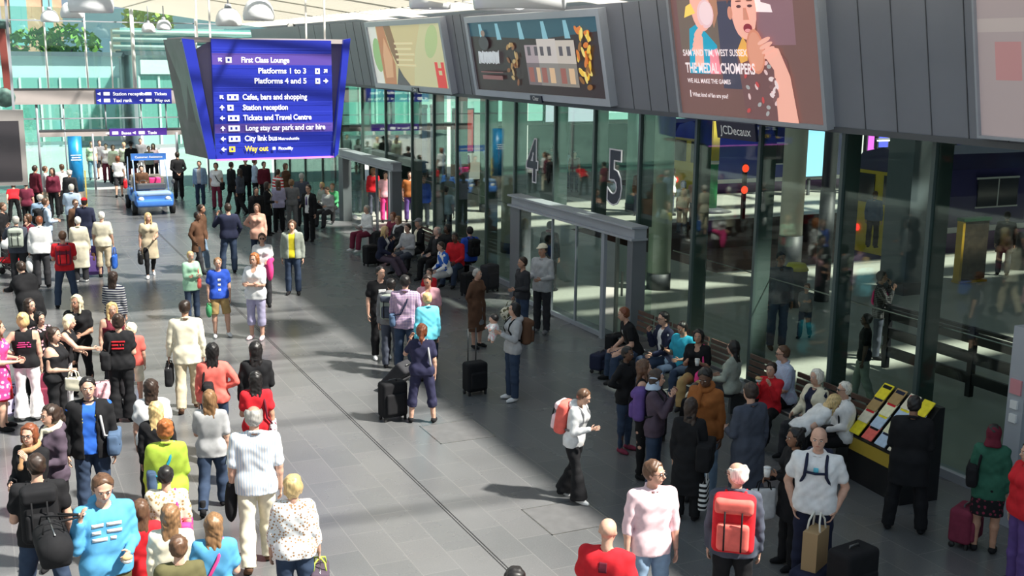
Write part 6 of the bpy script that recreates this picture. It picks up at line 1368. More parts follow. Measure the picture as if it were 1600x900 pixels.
# at the far doors
k = HP(185, 243, 1.68, 176, 'woman in white top and dark shorts walking away with a red bag', sex='f', feet=(187, 308), hair=('bob', 'auburn'), top=('tee', 'white'), bot=('shorts', 'charcoal'), legs='step', arms=('carry', 'hold'))
handbag(k, 0, 'red', 'red bag held by the woman in white walking towards the far doors', 'bag', .34, .3, .14, .08)
for a in ((204, 221, 1.82, 175, 'man in black with a brimmed hat near the far doors', dict(top=('coat', 'black'), bot=('trousers', 'burgundy'), hat=('brim', 'black'), hair=('short', 'dark'))),
          (219, 216, 1.72, 0, 'person in grey coat in the middle of the far doors', dict(top=('coat', 'grey'), bot=('trousers', 'lightgrey'), hair=('short', 'dark'))),
          (232, 228, 1.6, 10, 'person in grey green top just above the buggy roof', dict(top=('tee', 'greygreen'), bot=('trousers', 'black'), hair=('short', 'black'), sex='f')),
          (239, 224, 1.66, -10, 'person in pink beside the one above the buggy roof', dict(top=('jacket', 'pink'), bot=('trousers', 'charcoal'), hair=('long', 'dark'), sex='f')),
          (155, 219, 1.72, 5, 'man in grey left in the far doors', dict(top=('jacket', 'grey'), bot=('shorts', 'charcoal'), hair=('short', 'dark'))),
          (142, 221, 1.7, 5, 'person in pale yellow farthest left at the far doors', dict(top=('tee', 'paleyellow'), bot=('jeans', 'lightdenim'), hair=('short', 'auburn'), sex='f')),
          (165, 224, 1.7, -5, 'person in pink shirt and black bag at the far doors', dict(top=('tee', 'palepink'), bot=('trousers', 'maroon'), hair=('short', 'dark'), sex='f')),
          (176, 226, 1.68, 20, 'person in cream jacket behind the woman in white at the far doors', dict(top=('jacket', 'cream'), bot=('trousers', 'black'), hair=('bob', 'brown'), sex='f')),
          (193, 222, 1.7, 0, 'person in pale top left of the brimmed hat', dict(top=('tee', 'cream'), bot=('trousers', 'grey'), hair=('blonde' and 'short', 'blonde'), sex='f'))):
    HP(a[0], a[1], a[2], a[3], a[4], **a[5])
# ---------------------------------------------------------------- benches, cases and the people along the glass
def bench(x, y, rz, n, label):
    r = empty('bench', (x, y, 0), label, 'bench', None, rz); M_b = M_plain('bench_steel', (.22, .22, .23), .35, .8); M_w = noisy('bench_back', (.10, .055, .04), .5, .2, 5)
    for i in range(n):
        xx = (i-(n-1)/2)*.6; sp = Soup(); v_, f_ = fmesh(lambda F: F.rbox(V3(xx, 0, .42), V3(.27, .22, .02), .018), V3(xx-.35, -.3, .3), V3(xx+.35, .3, .5), .02); sp.add(v_, f_); sp.obj('seat', M_b, r)
        sp = Soup()
        for z in (.56, .66, .76, .86): bx(sp, xx-.26, xx+.26, -.30-(z-.5)*.12, -.27-(z-.5)*.12, z-.035, z+.035)
        sp.obj('backrest', M_w, r, False)
    boxobj('beam', (-n*.3, n*.3, -.04, .04, .3, .36), M_b, r); 
    for s_ in (-1, 1): boxobj('leg', (s_*n*.25-.03, s_*n*.25+.03, -.2, .2, 0, .32), M_b, r)
    boxobj('back_rail', (-n*.3, n*.3, -.28, -.25, .4, .46), M_b, r)
def seatrow(y0, y1, label): bench(10.85, (y0+y1)/2, math.pi/2, max(2, int(round((y1-y0)/.6))), label)
seatrow(11.7, 14.8, 'metal bench with brown slatted backs under the seated white haired women'); seatrow(15.2, 18.3, 'metal bench with brown slatted backs left of the girl in the red jacket'); seatrow(26.2, 30.4, 'metal bench row in the shade left of the wide doorway')
def sit(px, py, h, face, label, lg='sit', **kw):
    zc_ = .45+.075*h/1.75+.485*h - .485*h*(1-math.cos(kw.get('lean', 0)))*.9
    return HP(px, py, h, face, label, z=zc_, seat=kw.pop('seat', .45), legs=lg, **kw)
k = sit(995, 479, 1.78, -72, 'seated man in black t-shirt leaning forward, leftmost on the near benches', hair=('short', 'auburn'), top=('tee', 'black'), bot=('jeans', 'denim'), arms=('lap', 'lap'), lean=.35, logo=('white', .05, .07, .76, 1))
k = sit(1043, 486, 1.76, -60, 'seated man in dark jacket and glasses with hand at chin', hair=('short', 'black'), top=('jacket', 'navy'), under='white', bot=('jeans', 'denim'), arms=('chin', 'lap'), glasses='clear', lean=.1)
k = sit(1069, 500, 1.66, -40, 'seated youth in teal t-shirt looking at a phone', hair=('short', 'black'), skin='t', top=('tee', 'teal'), bot=('jeans', 'denim'), arms=('phone', 'hold'), nod=.3)
item(k, 0, 'phone', 'phone held by the seated youth in the teal t-shirt')
k = sit(1092, 514, 1.64, -15, 'seated dark haired woman in black top eating, beige trousers', sex='f', hair=('bob', 'black'), skin='t', top=('blouse', 'black'), bot=('trousers', 'khaki'), arms=('phone', 'phone'))
item(k, 1, 'cup', 'white cup held by the seated woman in black top and beige trousers')
strapbag(k, 1, 'hotpink', 'crimson bag on the lap of the seated woman in beige trousers', .24, .18, .09, .56, out=.0, fwd=.25)
k = sit(1147, 530, 1.66, -110, 'seated woman with long black hair and pale denim jacket, turned away', sex='f', hair=('longback', 'black'), top=('jacket', 'greygreen'), bot=('trousers', 'charcoal'), arms=('hold', 'lap'))
k = sit(1206, 566, 1.5, -25, 'seated child in red jacket eating a bun', sex='c', hair=('short', 'dark'), top=('jacket', 'red'), bot=('trousers', 'black'), arms=('chin', 'chin'), skin='w')
item(k, 0, 'food', 'bread bun in the hands of the seated child in the red jacket')
k = sit(1232, 552, 1.78, -68, 'seated man in glasses and blue checked shirt', hair=('short', 'brown'), top=('shirtshort', ('plaid', 'lightblue', 'lilac', 14)), bot=('trousers', 'black'), arms=('lap', 'lap'), glasses='clear', lean=.12, fat=1.1)
k = sit(1277, 576, 1.66, -45, 'seated smiling white haired woman in a beige jacket', sex='f', hair=('curly', 'white'), top=('jacket', 'cream'), under='navy', bot=('trousers', 'charcoal'), arms=('lap', 'lap'), fat=1.1)
k = sit(1321, 595, 1.66, -62, 'seated grey haired woman in white shirt and dark sunglasses, rightmost on the bench', sex='f', hair=('short', 'white'), top=('shirt', 'white'), bot=('trousers', 'black'), arms=('lap', 'lap'), glasses='sun', fat=1.15)
strapbag(k, 1, 'black', 'black handbag on the lap of the woman in dark sunglasses', .28, .2, .12, .58, out=-.05, fwd=.28)
# standing, right
k = HP(986, 540, 1.72, 60, 'slim woman in black jacket and leggings with dark red trainers, standing', sex='f', feet=(975, 705), skin='b', hair=('crop', 'black'), top=('jacket', 'black'), bot=('leggings', 'denim'), arms=('hip', 'down'), shoes='maroon')
k = HP(1006, 561, 1.66, 90, 'woman with brown hair in sleeveless black top facing right', sex='f', hair=('long', 'brown'), top=('tank', 'black'), bot=('leggings', 'black'), arms=('hold', 'hold'))
k = HP(1026, 577, 1.64, 78, 'woman in pale headscarf with purple top and red waistband, hand at her mouth', sex='f', hair=('longback', 'dark'), hat=('scarfhead', 'lightblue'), top=('jacket', 'plum'), bot=('jeans', 'denim'), arms=('chin', 'chin'))
backpack(k, 'purple', 'purple rucksack on the woman in the pale headscarf', .3, .42, .16)
k = HP(1105, 571, 1.74, -20, 'woman in rust brown jacket and scarf looking down, dark skin', sex='f', skin='b', hair=('short', 'black'), top=('jacket', 'rust'), scarf='rust', bot=('jeans', 'lightdenim'), arms=('hold', 'down'), nod=.4)
k = HP(1088, 597, 1.57, -10, 'woman in black with cream rucksack looking down, middle of the right group', sex='f', hair=('long', 'dark'), top=('jacket', 'black'), bot=('trousers', 'black'), arms=('hold', 'hold'), nod=.3)
backpack(k, 'cream', 'cream rucksack on the woman in black at the middle of the right group', .34, .46, .2)
k = HP(1086, 621, 1.72, 172, 'woman with very long dark hair, all in black, with a big black bag', sex='f', feet=(1072, 812), hair=('longback', 'dark'), top=('longcoat', 'black'), bot=('trousers', 'black'), arms=('down', 'down'))
strapbag(k, 0, 'black', 'big slouchy black bag of the woman with very long dark hair', .42, .34, .18, .56, out=.1)
handbag(k, 0, ('h', 'black', 'white', 5), 'black and white striped bag hanging beside the woman with very long dark hair', 'tote', .28, .36, .1, .16, trim='white')
k = HP(1174, 597, 1.76, -140, 'man in long dark grey coat standing with his back to the viewer', hair=('short', 'dark'), top=('longcoat', 'slate'), bot=('trousers', 'charcoal'), arms=('down', 'hold'), fat=1.08)
k = HP(1250, 634, 1.5, 110, 'blonde woman in white top bending over before the seated beige jacket', sex='f', hair=('long', 'blonde'), top=('tee', 'white'), bot=('trousers', 'black'), lean=.95, arms=('hold', 'hold'), z=1.12)
k = HP(1244, 668, 1.64, -62, 'woman with black bun and black coat holding a white cup', sex='f', skin='d', hair=('bun', 'black'), top=('coat', 'black'), bot=('trousers', 'black'), arms=('hold', 'phone'))
item(k, 1, 'cup', 'tall white cup held by the woman with the black bun')
handbag(k, 0, 'white', 'white bag with black pattern hanging from the woman with the black bun', 'tote', .3, .36, .08, .1, trim='black')
k = HP(1281, 666, 1.82, -4, 'bald man in white polo shirt with rucksack straps, facing the viewer', hair=('bald', 'brown'), top=('polo', 'white'), bot=('trousers', 'navy'), arms=('pocket', 'pocket'), fat=1.1, logo=('aqua', .05, .05, .76, 1))
backpack(k, 'navy', 'navy rucksack worn by the bald man in the white polo shirt', .3, .44, .16, trim='navy', chest=True)
k = HP(1153, 722, 1.78, 178, 'bald man in grey and navy anorak with a large red rucksack, back turned', hair=('balding', 'white'), top=('jacket', 'slate'), bot=('trousers', 'black'), arms=('down', 'down'), turn=-1.0, fat=1.15, glasses='clear')
backpack(k, 'red', 'large red rucksack on the bald man in the grey and navy anorak', .40, .56, .22, 'coral', trim='red')
k = HP(1022, 718, 1.82, 22, 'man in pale pink shirt with rolled sleeves and glasses, looking right', hair=('short', 'brown'), top=('rolled', 'palepink'), bot=('jeans', 'lightdenim'), arms=('down', 'down'), turn=-.8, glasses='clear', legs='stand', fat=.95)
k = HP(950, 809, 1.74, 165, 'bald man in red t-shirt with a small dark print below the neck, back turned', hair=('bald', 'grey'), top=('tee', 'red'), bot=('trousers', 'black'), fat=1.15, logo=('burgundy', .07, .09, .765, -1))
k = HP(910, 600, 1.64, 65, 'woman in white hooded jacket and black trousers with a red rucksack, walking', sex='f', feet=(895, 780), hair=('short', 'brown'), top=('hoodie', 'white'), bot=('flare', 'black'), arms=('phone', 'down'), legs='step', lean=.15, nod=.3, shoes='white')
backpack(k, 'coral', 'red and pink rucksack on the woman in the white hooded jacket', .3, .42, .16, 'palepink', trim='grey')
k = HP(1425, 617, 1.80, 178, 'man dressed all in black standing at the magazine stand, back turned', feet=(1412, 830), skin='d', hair=('crop', 'black'), top=('coat', 'black'), bot=('trousers', 'black'), arms=('hold', 'hold'), fat=1.15, legs='apart')
k = HP(1550, 663, 1.66, 176, 'woman in dark headscarf, teal jacket and patterned skirt over red trousers', sex='f', feet=(1535, 862), skin='t', hair=('short', 'black'), hat=('scarfhead', 'burgundy'), top=('tunic', 'darkgreen'), bot=('skirt', ('floral', 'black', 'maroon', 22)), arms=('down', 'hold'))
strapbag(k, 1, 'black', 'black studded handbag of the woman in the dark headscarf', .36, .24, .12, .6, out=.08)
handbag(k, 1, 'white', 'thin white carrier bag held by the woman in the dark headscarf', 'plastic', .2, .4, .1, .16)
g = at(1505, 850); r_ = suitcase(g[0], g[1], .4, 'maroon', 'dark red wheeled bag beside the woman in the dark headscarf', .42, .4, .26, 0)
k = HP(1612, 690, 1.66, -60, 'person in red hooded top and white sleeves cut by the right edge', sex='f', hair=('short', 'dark'), top=('gilet', 'red'), under=None, bot=('trousers', 'purple'), arms=('down', 'down'), fat=1.2)
k = HP(805, 886, 1.72, 178, 'person with black hair just showing at the middle of the bottom edge', hair=('short', 'black'), top=('tee', 'black'), bot=('trousers', 'black'))
g = at(1326, 900+70); suitcase(g[0], g[1], .15, 'black', 'large black suitcase at the bottom edge beside the paper bag', .74, .48, .3, 0)
g = at(1268, 900+40); suitcase(g[0], g[1], .4, 'navy', 'navy suitcase with the brown paper bag standing on it', .34, .5, .34, 0)
r = empty('paper_bag', (g[0], g[1], .40), 'brown paper carrier bag with white rope handles standing before the man in white polo', 'paper bag', None, .5); boxobj('bag_body', (-.16, .16, -.08, .08, .0, .42), M_plain('kraft_paper', (.42, .28, .14), .7), r)
for yy in (-.07, .07): sp = Soup(); sp.add(*tube([(-.08, yy, .4), (-.07, yy*.8, .52), (0, yy*.5, .6), (.07, yy*.8, .52), (.08, yy, .4)], .011, 6)); sp.obj('handle', M_plain('rope_white', (.8, .78, .7), .7), r)
# ---------------------------------------------------------------- centre group
k = HP(599, 415, 1.76, 15, 'young man in black t-shirt with white printed square', feet=(596, 560), hair=('short', 'black'), top=('tee', 'black'), bot=('jeans', 'black'), arms=('down', 'hold'), shoes='white', turn=-.3, logo=('white', .14, .1, .73, 1))
k = HP(618, 434, 1.70, 168, 'youth in grey with a grey and blue rucksack, back turned', feet=(612, 575), hair=('short', 'black'), top=('hoodie', 'grey'), bot=('jeans', 'slate'), turn=-.5)
backpack(k, 'greygreen', 'grey and blue rucksack on the youth in the centre group', .3, .44, .17, 'slate')
k = HP(633, 429, 1.74, 172, 'youth in pink and white checked shirt, back turned', hair=('short', 'black'), top=('shirt', ('plaid', 'purple', 'palepink', 12)), bot=('jeans', 'denim'), arms=('down', 'hold'), shoes='white')
strapbag(k, 1, 'middenim', 'blue bag on the youth in the pink and white checked shirt', .28, .22, .1, .56, cross=True, scol='navy')
k = HP(669, 427, 1.70, -15, 'woman in salmon pink top and dark jeans facing the centre group', sex='f', hair=('short', 'dark'), top=('blouse', 'pink'), bot=('jeans', 'denim'), arms=('hold', 'down'), skin='t', nod=.3)
k = HP(667, 457, 1.52, -160, 'fair haired girl in lilac top and turquoise jacket', sex='c', hair=('short', 'blonde'), top=('jacket', 'aqua'), bot=('leggings', 'black'), arms=('down', 'down'))
k = HP(662, 505, 1.66, 176, 'woman in navy jumpsuit with auburn ponytail, hand raised, back turned', sex='f', feet=(660, 660), hair=('pony', 'auburn'), top=('tee', 'purplenavy'), bot=('capri', 'purplenavy'), arms=('down', 'ear'), legs='apart', fat=1.05)
strapbag(k, 0, 'lightgrey', 'small pale bag on a thin strap of the woman in the navy jumpsuit', .16, .12, .06, .54, out=.04)
g = at(614, 655); suitcase(g[0], g[1], .1, 'black', 'black suitcase standing left of the woman in the navy jumpsuit', .56, .42, .26, 0)
g = at(603, 608); suitcase(g[0], g[1], .7, 'charcoal', 'black and silver case tilted over behind the upright black suitcase', .56, .36, .24, 0, tilt=.75, z=.02)
k = HP(748, 419, 1.66, 55, 'woman in long dark brown coat and grey skirt with bare lower legs', sex='f', feet=(745, 543), hair=('crop', 'grey'), top=('longcoat', 'brown'), bot=('skirt', 'grey'), arms=('pocket', 'pocket'), fat=1.1)
g = at(742, 615); suitcase(g[0], g[1], .1, 'black', 'black wheeled suitcase with raised handle below the woman in the dark brown coat', .5, .38, .26, .55)
k = HP(799, 473, 1.66, -68, 'woman in grey hoodie holding a baby, with a brown rucksack', sex='f', feet=(800, 625), hair=('longback', 'black'), top=('hoodie', 'lightgrey'), bot=('jeans', 'denim'), arms=('phone', 'phone'), shoes='white', lean=-.05)
backpack(k, 'brown', 'brown rucksack on the woman holding a baby', .28, .42, .17)
c_ = k.arms[0][2]+k.R@V3(-.08, .08, .06)
def babyf(F): F.ell(c_+V3(0, 0, .16), V3(.07, .075, .08), None, .02); F.ell(c_+V3(0, 0, .0), V3(.085, .08, .11), None, .03); [F.cap(c_+V3(s_*.06, .02, .05), c_+V3(s_*.09, .1, .0), .026, .022, .02) for s_ in (1, -1)]; [F.cap(c_+V3(s_*.04, 0, -.07), c_+V3(s_*.07, .05, -.2), .04, .025, .02) for s_ in (1, -1)]; F.cap(c_+V3(0, .07, .15), c_+V3(0, .085, .145), .01, .008, .01)
v1, f1 = fmesh(babyf, c_-.3, c_+.32, .012)
def babyc(F): F.ell(c_+V3(0, 0, .0), V3(.095, .09, .118), None, .03); [F.cap(c_+V3(s_*.04, 0, -.07), c_+V3(s_*.065, .04, -.16), .048, .035, .02) for s_ in (1, -1)]; [F.cap(c_+V3(s_*.06, .02, .05), c_+V3(s_*.08, .07, .02), .034, .032, .02) for s_ in (1, -1)]
v2, f2 = fmesh(babyc, c_-.3, c_+.32, .012)
def babyh(F): F.ell(c_+V3(0, -.008, .175), V3(.076, .08, .078), None, .02); F.cut(V3(0, 1, -.8), c_+V3(0, .04, .17))
v3, f3 = fmesh(babyh, c_-.3, c_+.32, .012)
b_ = worn(k, 'person', 'baby in white and pink clothes carried by the woman in the grey hoodie', 'person', c_, [('body', v1, f1, M_skin('w')), ('romper', v2, f2, M_cloth(('floral', 'white', 'pink', 20))), ('hair', v3, f3, M_hair(HAIRC['black']))])
k = HP(846, 381, 1.80, -35, 'man in pale grey jacket and cream cap standing in the wide doorway', feet=(846, 520), hair=('short', 'dark'), skin='t', hat=('cap', 'cream'), top=('jacket', 'lightgrey'), bot=('jeans', 'charcoal'), arms=('hold', 'hold'), shoes='grey')
k = HP(817, 401, 1.70, -62, 'dark haired person in charcoal top beside the man in the cream cap', hair=('short', 'dark'), skin='t', top=('sweater', 'charcoal'), bot=('jeans', 'denim'), arms=('carry', 'hold'))
handbag(k, 0, ('noise', 'cream', 'olive', 14), 'camouflage holdall carried by the person in the charcoal top', 'holdall', .42, .28, .26, .12)
# ---------------------------------------------------------------- seated crowd in the shade
k = sit(573, 320, 1.70, -55, 'seated old person in white jacket reading, at the far end of the shaded bench', hair=('crop', 'grey'), top=('jacket', 'white'), bot=('trousers', 'maroon'), arms=('hold', 'hold'), shoes='white')
item(k, 1, 'paper', 'newspaper read by the seated old person in the white jacket')
k = sit(614, 331, 1.68, -40, 'seated person in dark red top behind the long blonde hair', sex='f', hair=('bob', 'auburn'), top=('sweater', 'maroon'), bot=('trousers', 'black'), arms=('lap', 'lap'))
k = sit(622, 337, 1.66, -50, 'seated person in white and pink scarf left of the grey cap', sex='f', hair=('bob', 'light'), top=('jacket', 'charcoal'), scarf='white', bot=('trousers', 'black'), arms=('lap', 'lap'))
k = sit(596, 350, 1.70, 62, 'seated woman with very long pale blonde hair and black cardigan, facing right', sex='f', hair=('long', 'blonde'), top=('jacket', 'navy'), under='white', bot=('jeans', 'plum'), arms=('lap', 'chin'), lean=.15, lg='sitout')
k = sit(637, 349, 1.66, -45, 'seated dark haired person in grey between the blonde hair and the grey cap', hair=('short', 'dark'), top=('jacket', 'lightgrey'), bot=('jeans', 'slate'), arms=('lap', 'hold'))
k = sit(654, 341, 1.74, -60, 'seated man in grey flat cap and black jacket', hair=('short', 'grey'), hat=('cap', 'grey'), top=('jacket', 'black'), bot=('trousers', 'charcoal'), arms=('hold', 'lap'), under='cream')
k = sit(683, 353, 1.76, -50, 'seated red faced man in dark suit on the shaded bench', hair=('balding', 'grey'), skin='p', top=('blazer', 'black'), under='charcoal', bot=('trousers', 'black'), arms=('lap', 'lap'))
k = sit(699, 357, 1.66, -50, 'seated person with thick black hair beside the man in dark suit', hair=('curly', 'black'), top=('jacket', 'black'), bot=('trousers', 'black'), arms=('lap', 'lap'), skin='b')
k = sit(714, 362, 1.72, -30, 'seated man in red jacket on the shaded bench', hair=('crop', 'black'), skin='b', top=('jacket', 'red'), bot=('jeans', 'denim'), arms=('lap', 'lap'), lean=.15)
k = sit(734, 353, 1.78, -150, 'man in royal blue jacket with black rucksack at the right end of the shaded bench', hair=('short', 'black'), top=('jacket', 'royal'), bot=('jeans', 'black'), arms=('hold', 'hold'))
backpack(k, 'black', 'black rucksack on the man in the royal blue jacket', .3, .44, .18, trim='navy')
k = sit(698, 377, 1.60, -65, 'seated youth in white and blue jacket slumped over a bag', sex='c', hair=('short', 'dark'), top=('jacket', ('noise', 'white', 'blue', 3)), bot=('trousers', 'lightgrey'), arms=('lap', 'lap'), lean=.25, lg='sitout')
k = sit(671, 405, 1.3, -30, 'small child in bright red top sitting low before the slumped youth', sex='c', hair=('short', 'dark'), top=('tee', 'red'), bot=('trousers', 'black'), arms=('lap', 'lap'), seat=.24)
for a in ((580, 415, .2, 'black', 'black case at the feet of the long blonde haired woman', .5, .4, .3), (735, 462, .1, 'black', 'black case below the seated man in the royal blue jacket', .5, .44, .3), (765, 455, .3, 'charcoal', 'dark grey case left of the wide doorway', .6, .42, .28), (700, 440, -.1, 'black', 'black case with white tag below the seated man in the red jacket', .34, .44, .3), (940, 580, .5, 'navy', 'dark blue holdall on the floor beside the leftmost seated man', .3, .5, .26), (962, 560, .2, 'black', 'black case against the knees of the leftmost seated man', .42, .4, .26), (1020, 690, .3, 'black', 'black case on the floor behind the woman in the pale headscarf', .5, .36, .24), (588, 392, .5, 'charcoal', 'charcoal case left of the seated long blonde hair', .5, .4, .26)):
    g = at(a[0], a[1]); suitcase(g[0], g[1], a[2], a[3], a[4], a[5], a[6], a[7], 0)
k = sit(512, 291, 1.70, -40, 'seated person in white shirt looking at a phone, left of the far doorway', hair=('short', 'brown'), top=('shirt', 'lightgrey'), bot=('trousers', 'charcoal'), arms=('phone', 'hold'), nod=.3)
k = sit(519, 284, 1.68, -20, 'seated person in green top left of the far doorway', sex='f', hair=('short', 'light'), top=('sweater', 'green'), bot=('trousers', 'black'), arms=('lap', 'lap'))
k = sit(503, 284, 1.68, -60, 'seated person in grey green top behind the white shirt with a phone', hair=('short', 'blonde'), top=('sweater', 'greygreen'), bot=('trousers', 'black'), arms=('lap', 'lap'))
# ---------------------------------------------------------------- behind the glass
k = HP(1207, 394, 1.80, 25, 'man in dark blue shirt standing behind the glass beside the cream column', feet=(1212, 545), hair=('crop', 'black'), skin='d', top=('shirt', 'slate'), bot=('jeans', 'denim'), arms=('down', 'down'))
k = HP(1268, 442, 1.3, -20, 'child in grey t-shirt skipping behind the glass', sex='c', feet=(1256, 528), hair=('short', 'brown'), top=('tee', 'grey'), bot=('jeans', 'denim'), arms=('hold', 'reach'), legs='step')
k = HP(1340, 490, 1.74, -90, 'person in black t-shirt and pale green jeans behind the glass', feet=(1345, 628), hair=('short', 'black'), skin='b', top=('tee', 'black'), bot=('jeans', 'greygreen'), legs='step')
k = HP(1366, 424, 1.74, 90, 'person in dark checked shirt with hand to mouth behind the glass', feet=(1368, 560), hair=('short', 'dark'), skin='t', top=('shirt', ('plaid', 'black', 'grey', 9)), bot=('jeans', 'slate'), arms=('chin', 'ear'))
strapbag(k, 1, 'hotpink', 'pink bag on the person in the dark checked shirt behind the glass', .3, .24, .1, .66, out=.1)
k = HP(1368, 298, 1.74, 160, 'man in blue shirt with bald head far behind the glass', hair=('crop', 'brown'), top=('shirt', 'middenim'), bot=('trousers', 'black'))
for i, a in enumerate(((772, 222, 0, 'person in red top left of the number 4 behind the glass', dict(top=('tee', 'red'), skin='w')), (790, 212, 30, 'person in black waistcoat over red behind the glass, left of the number 4', dict(top=('jacket', 'black'), under='red')), (808, 214, -30, 'person in pink and dark top behind the glass beside the number 4', dict(top=('tee', 'coral'), bot=('trousers', 'black'))),
      (726, 232, 10, 'person in red jacket behind the glass near the pale lit panel', dict(top=('jacket', 'red'), bot=('trousers', 'lightgrey'))), (862, 226, 180, 'person in black behind the glass between the numbers 4 and 5', dict(top=('jacket', 'black'), bot=('trousers', 'black'))), (884, 232, 0, 'person in pale blue behind the glass left of the number 5', dict(top=('tee', 'lightblue'))), (898, 236, 20, 'person in maroon behind the glass left of the number 5', dict(top=('tee', 'maroon'))),
      (1000, 262, 0, 'person in brown behind the glass right of the number 5', dict(top=('jacket', 'brown'))), (1032, 270, 40, 'stout person in pale beige jacket behind the glass right of the number 5', dict(top=('jacket', 'beige'), fat=1.2)), (1068, 282, -30, 'person in cream top behind the glass left of the green post', dict(top=('tee', 'cream'))), (1088, 276, 0, 'person in pink top behind the glass left of the green post', dict(top=('tee', 'peach'))), (1052, 262, 90, 'person in white shirt behind the glass above the beige jacket', dict(top=('shirt', 'white'))),
      (640, 268, 10, 'person in orange and purple behind the glass near the blue banners', dict(top=('tee', 'rust'), bot=('trousers', 'purple'))), (662, 274, 0, 'person in royal blue behind the glass near the blue banners', dict(top=('jacket', 'royal'))), (697, 290, 160, 'person in white and blue shirt behind the glass below the blue banners', dict(top=('tee', 'lightblue'), bot=('trousers', 'navy'))), (583, 262, 0, 'person in red seen through the far doorway', dict(top=('sweater', 'red'))), (602, 268, 20, 'person in magenta trousers seen through the far doorway', dict(top=('tee', 'pink'), bot=('trousers', 'hotpink'))), (556, 258, 170, 'person in black seen through the far doorway', dict(top=('jacket', 'black'))),
      (860, 345, 150, 'person in dark red scarf just inside the wide doorway', dict(top=('jacket', 'black'), scarf='maroon', bot=('trousers', 'black'))), (1395, 246, 0, 'person in white and red far behind the glass by the grey square pillar', dict(top=('tee', 'white'), bot=('trousers', 'red'))), (1480, 262, 20, 'person in burgundy standing before the dark purple train', dict(top=('jacket', 'burgundy'))), (1510, 255, 0, 'person in navy standing before the dark purple train', dict(top=('jacket', 'navy'))), (1552, 250, -20, 'person in orange and red standing before the dark purple train', dict(top=('tee', 'orange'))), (1575, 256, 0, 'person in white coat standing before the dark purple train', dict(top=('coat', 'white'))), (1575, 330, 180, 'person in black at the right edge behind the glass', dict(top=('coat', 'black'))))):
    kw = dict(hair=(('short', 'dark'), ('longback', 'brown'), ('short', 'black'), ('bob', 'light'))[i % 4], sex='mfmf'[i % 4], bot=('jeans', 'slate'), skin='wtwd'[i % 4]); kw.update(a[4]); HP(a[0], a[1], 1.72, a[2], a[3], **kw)
# ---------------------------------------------------------------- buggy, pram, magazine stand, end post
g = at(241, 334); g = V3(g[0], g[1]+1, 0); r = empty('electric_buggy', g, 'blue electric passenger buggy with a sign board on its roof', 'buggy', None, hface(g[0], g[1], 0)+.12); BL = noisy('buggy_blue', (.06, .2, .62), .3, .1, 3); PB = noisy('buggy_pale', (.35, .5, .75), .3, .08, 3)
sp = Soup(); v_, f_ = fmesh(lambda F: (F.rbox(V3(0, .95, .55), V3(.66, .45, .24), .12), F.rbox(V3(0, .0, .42), V3(.62, 1.5, .12), .06, None, .05), F.rbox(V3(0, -.9, .55), V3(.62, .5, .2), .08, None, .04)), V3(-.9, -1.7, .1), V3(.9, 1.7, 1.0), .035); sp.add(v_, f_); sp.obj('body', BL, r)
sp = Soup(); v_, f_ = fmesh(lambda F: (F.rbox(V3(0, 1.12, .74), V3(.58, .3, .07), .05)), V3(-.9, .5, .5), V3(.9, 1.7, 1.0), .03); sp.add(v_, f_); sp.obj('bonnet', PB, r)
for sx in (1, -1):
    for yy in (1.0, -1.0):
        sp = Soup(); sp.add(*tube([(sx*.56, yy, .24), (sx*.72, yy, .24)], .24, 18)); w_ = sp.obj('wheel', M_plain('tyre', (.015, .015, .015), .7), r); sp = Soup(); sp.add(*tube([(sx*.71, yy, .24), (sx*.735, yy, .24)], .11, 12)); sp.obj('hub', M_lgrey, w_)
    sp = Soup(); sp.add(*ball((sx*.45, 1.42, .58), (.1, .05, .08), 10, 6)); sp.obj('headlamp', M_plain('lamp_glass', (.8, .8, .75), .1), r)
    sp = Soup(); sp.add(*tube([(sx*.58, .75, .8), (sx*.55, .45, 1.6), (sx*.55, .3, 1.85)], .025, 6)); sp.obj('roof_post', PB, r); sp = Soup(); sp.add(*tube([(sx*.58, -1.3, .6), (sx*.56, -1.2, 1.85)], .025, 6)); sp.obj('roof_post', PB, r)
    sp = Soup(); sp.add(*tube([(sx*.68, .75, .75), (sx*.74, .8, 1.05)], .015, 5)); sp.add(*ball((sx*.74, .8, 1.1), (.07, .03, .09), 8, 5)); sp.obj('mirror', M_dgrey, r)
for yy in (.1, -.75): sp = Soup(); v_, f_ = fmesh(lambda F: (F.rbox(V3(0, yy, .68), V3(.55, .25, .07), .05), F.rbox(V3(0, yy-.26, .95), V3(.55, .06, .26), .05)), V3(-.8, yy-.5, .5), V3(.8, yy+.5, 1.4), .03); sp.add(v_, f_); sp.obj('seat', noisy('seat_tan', (.2, .18, .15), .6, .2, 6), r)
sp = Soup(); sp.add(*tube([(.25+.16*math.cos(t), .48, .98+.16*math.sin(t)) for t in np.linspace(0, 6.283, 14)], .014, 6)); sp.add(*tube([(.25, .48, .98), (.25, .75, .75)], .018, 6)); sp.obj('steering_wheel', M_dgrey, r)
sp = Soup(); v_, f_ = fmesh(lambda F: F.rbox(V3(0, .66, .93), V3(.5, .08, .12), .05), V3(-.8, .3, .5), V3(.8, 1.1, 1.3), .03); sp.add(v_, f_); sp.obj('dashboard', M_dgrey, r)
sg = boxobj('roof_sign', (-.6, .6, .24, .32, 1.83, 2.07), BL, r); p = Panel((.6, .325, 1.83), V3(-1, 0, 0), V3(0, 0, 1)); p.text(.6, .08, 'Customer Assistance', .11, M_plain('buggy_white', (.85, .85, .85), .5), 'CENTER', .002); p.obj('lettering', sg)
R_ = rotz(r.rotation_euler[2]); gp = g+R_@V3(.15, -.6, 0)
c_ = g+R_@V3(-.2, .0, .78); suitcase(c_[0], c_[1], r.rotation_euler[2], 'hotpink', 'pink red case standing on the seat of the blue buggy', .34, .42, .22, 0, z=.78)
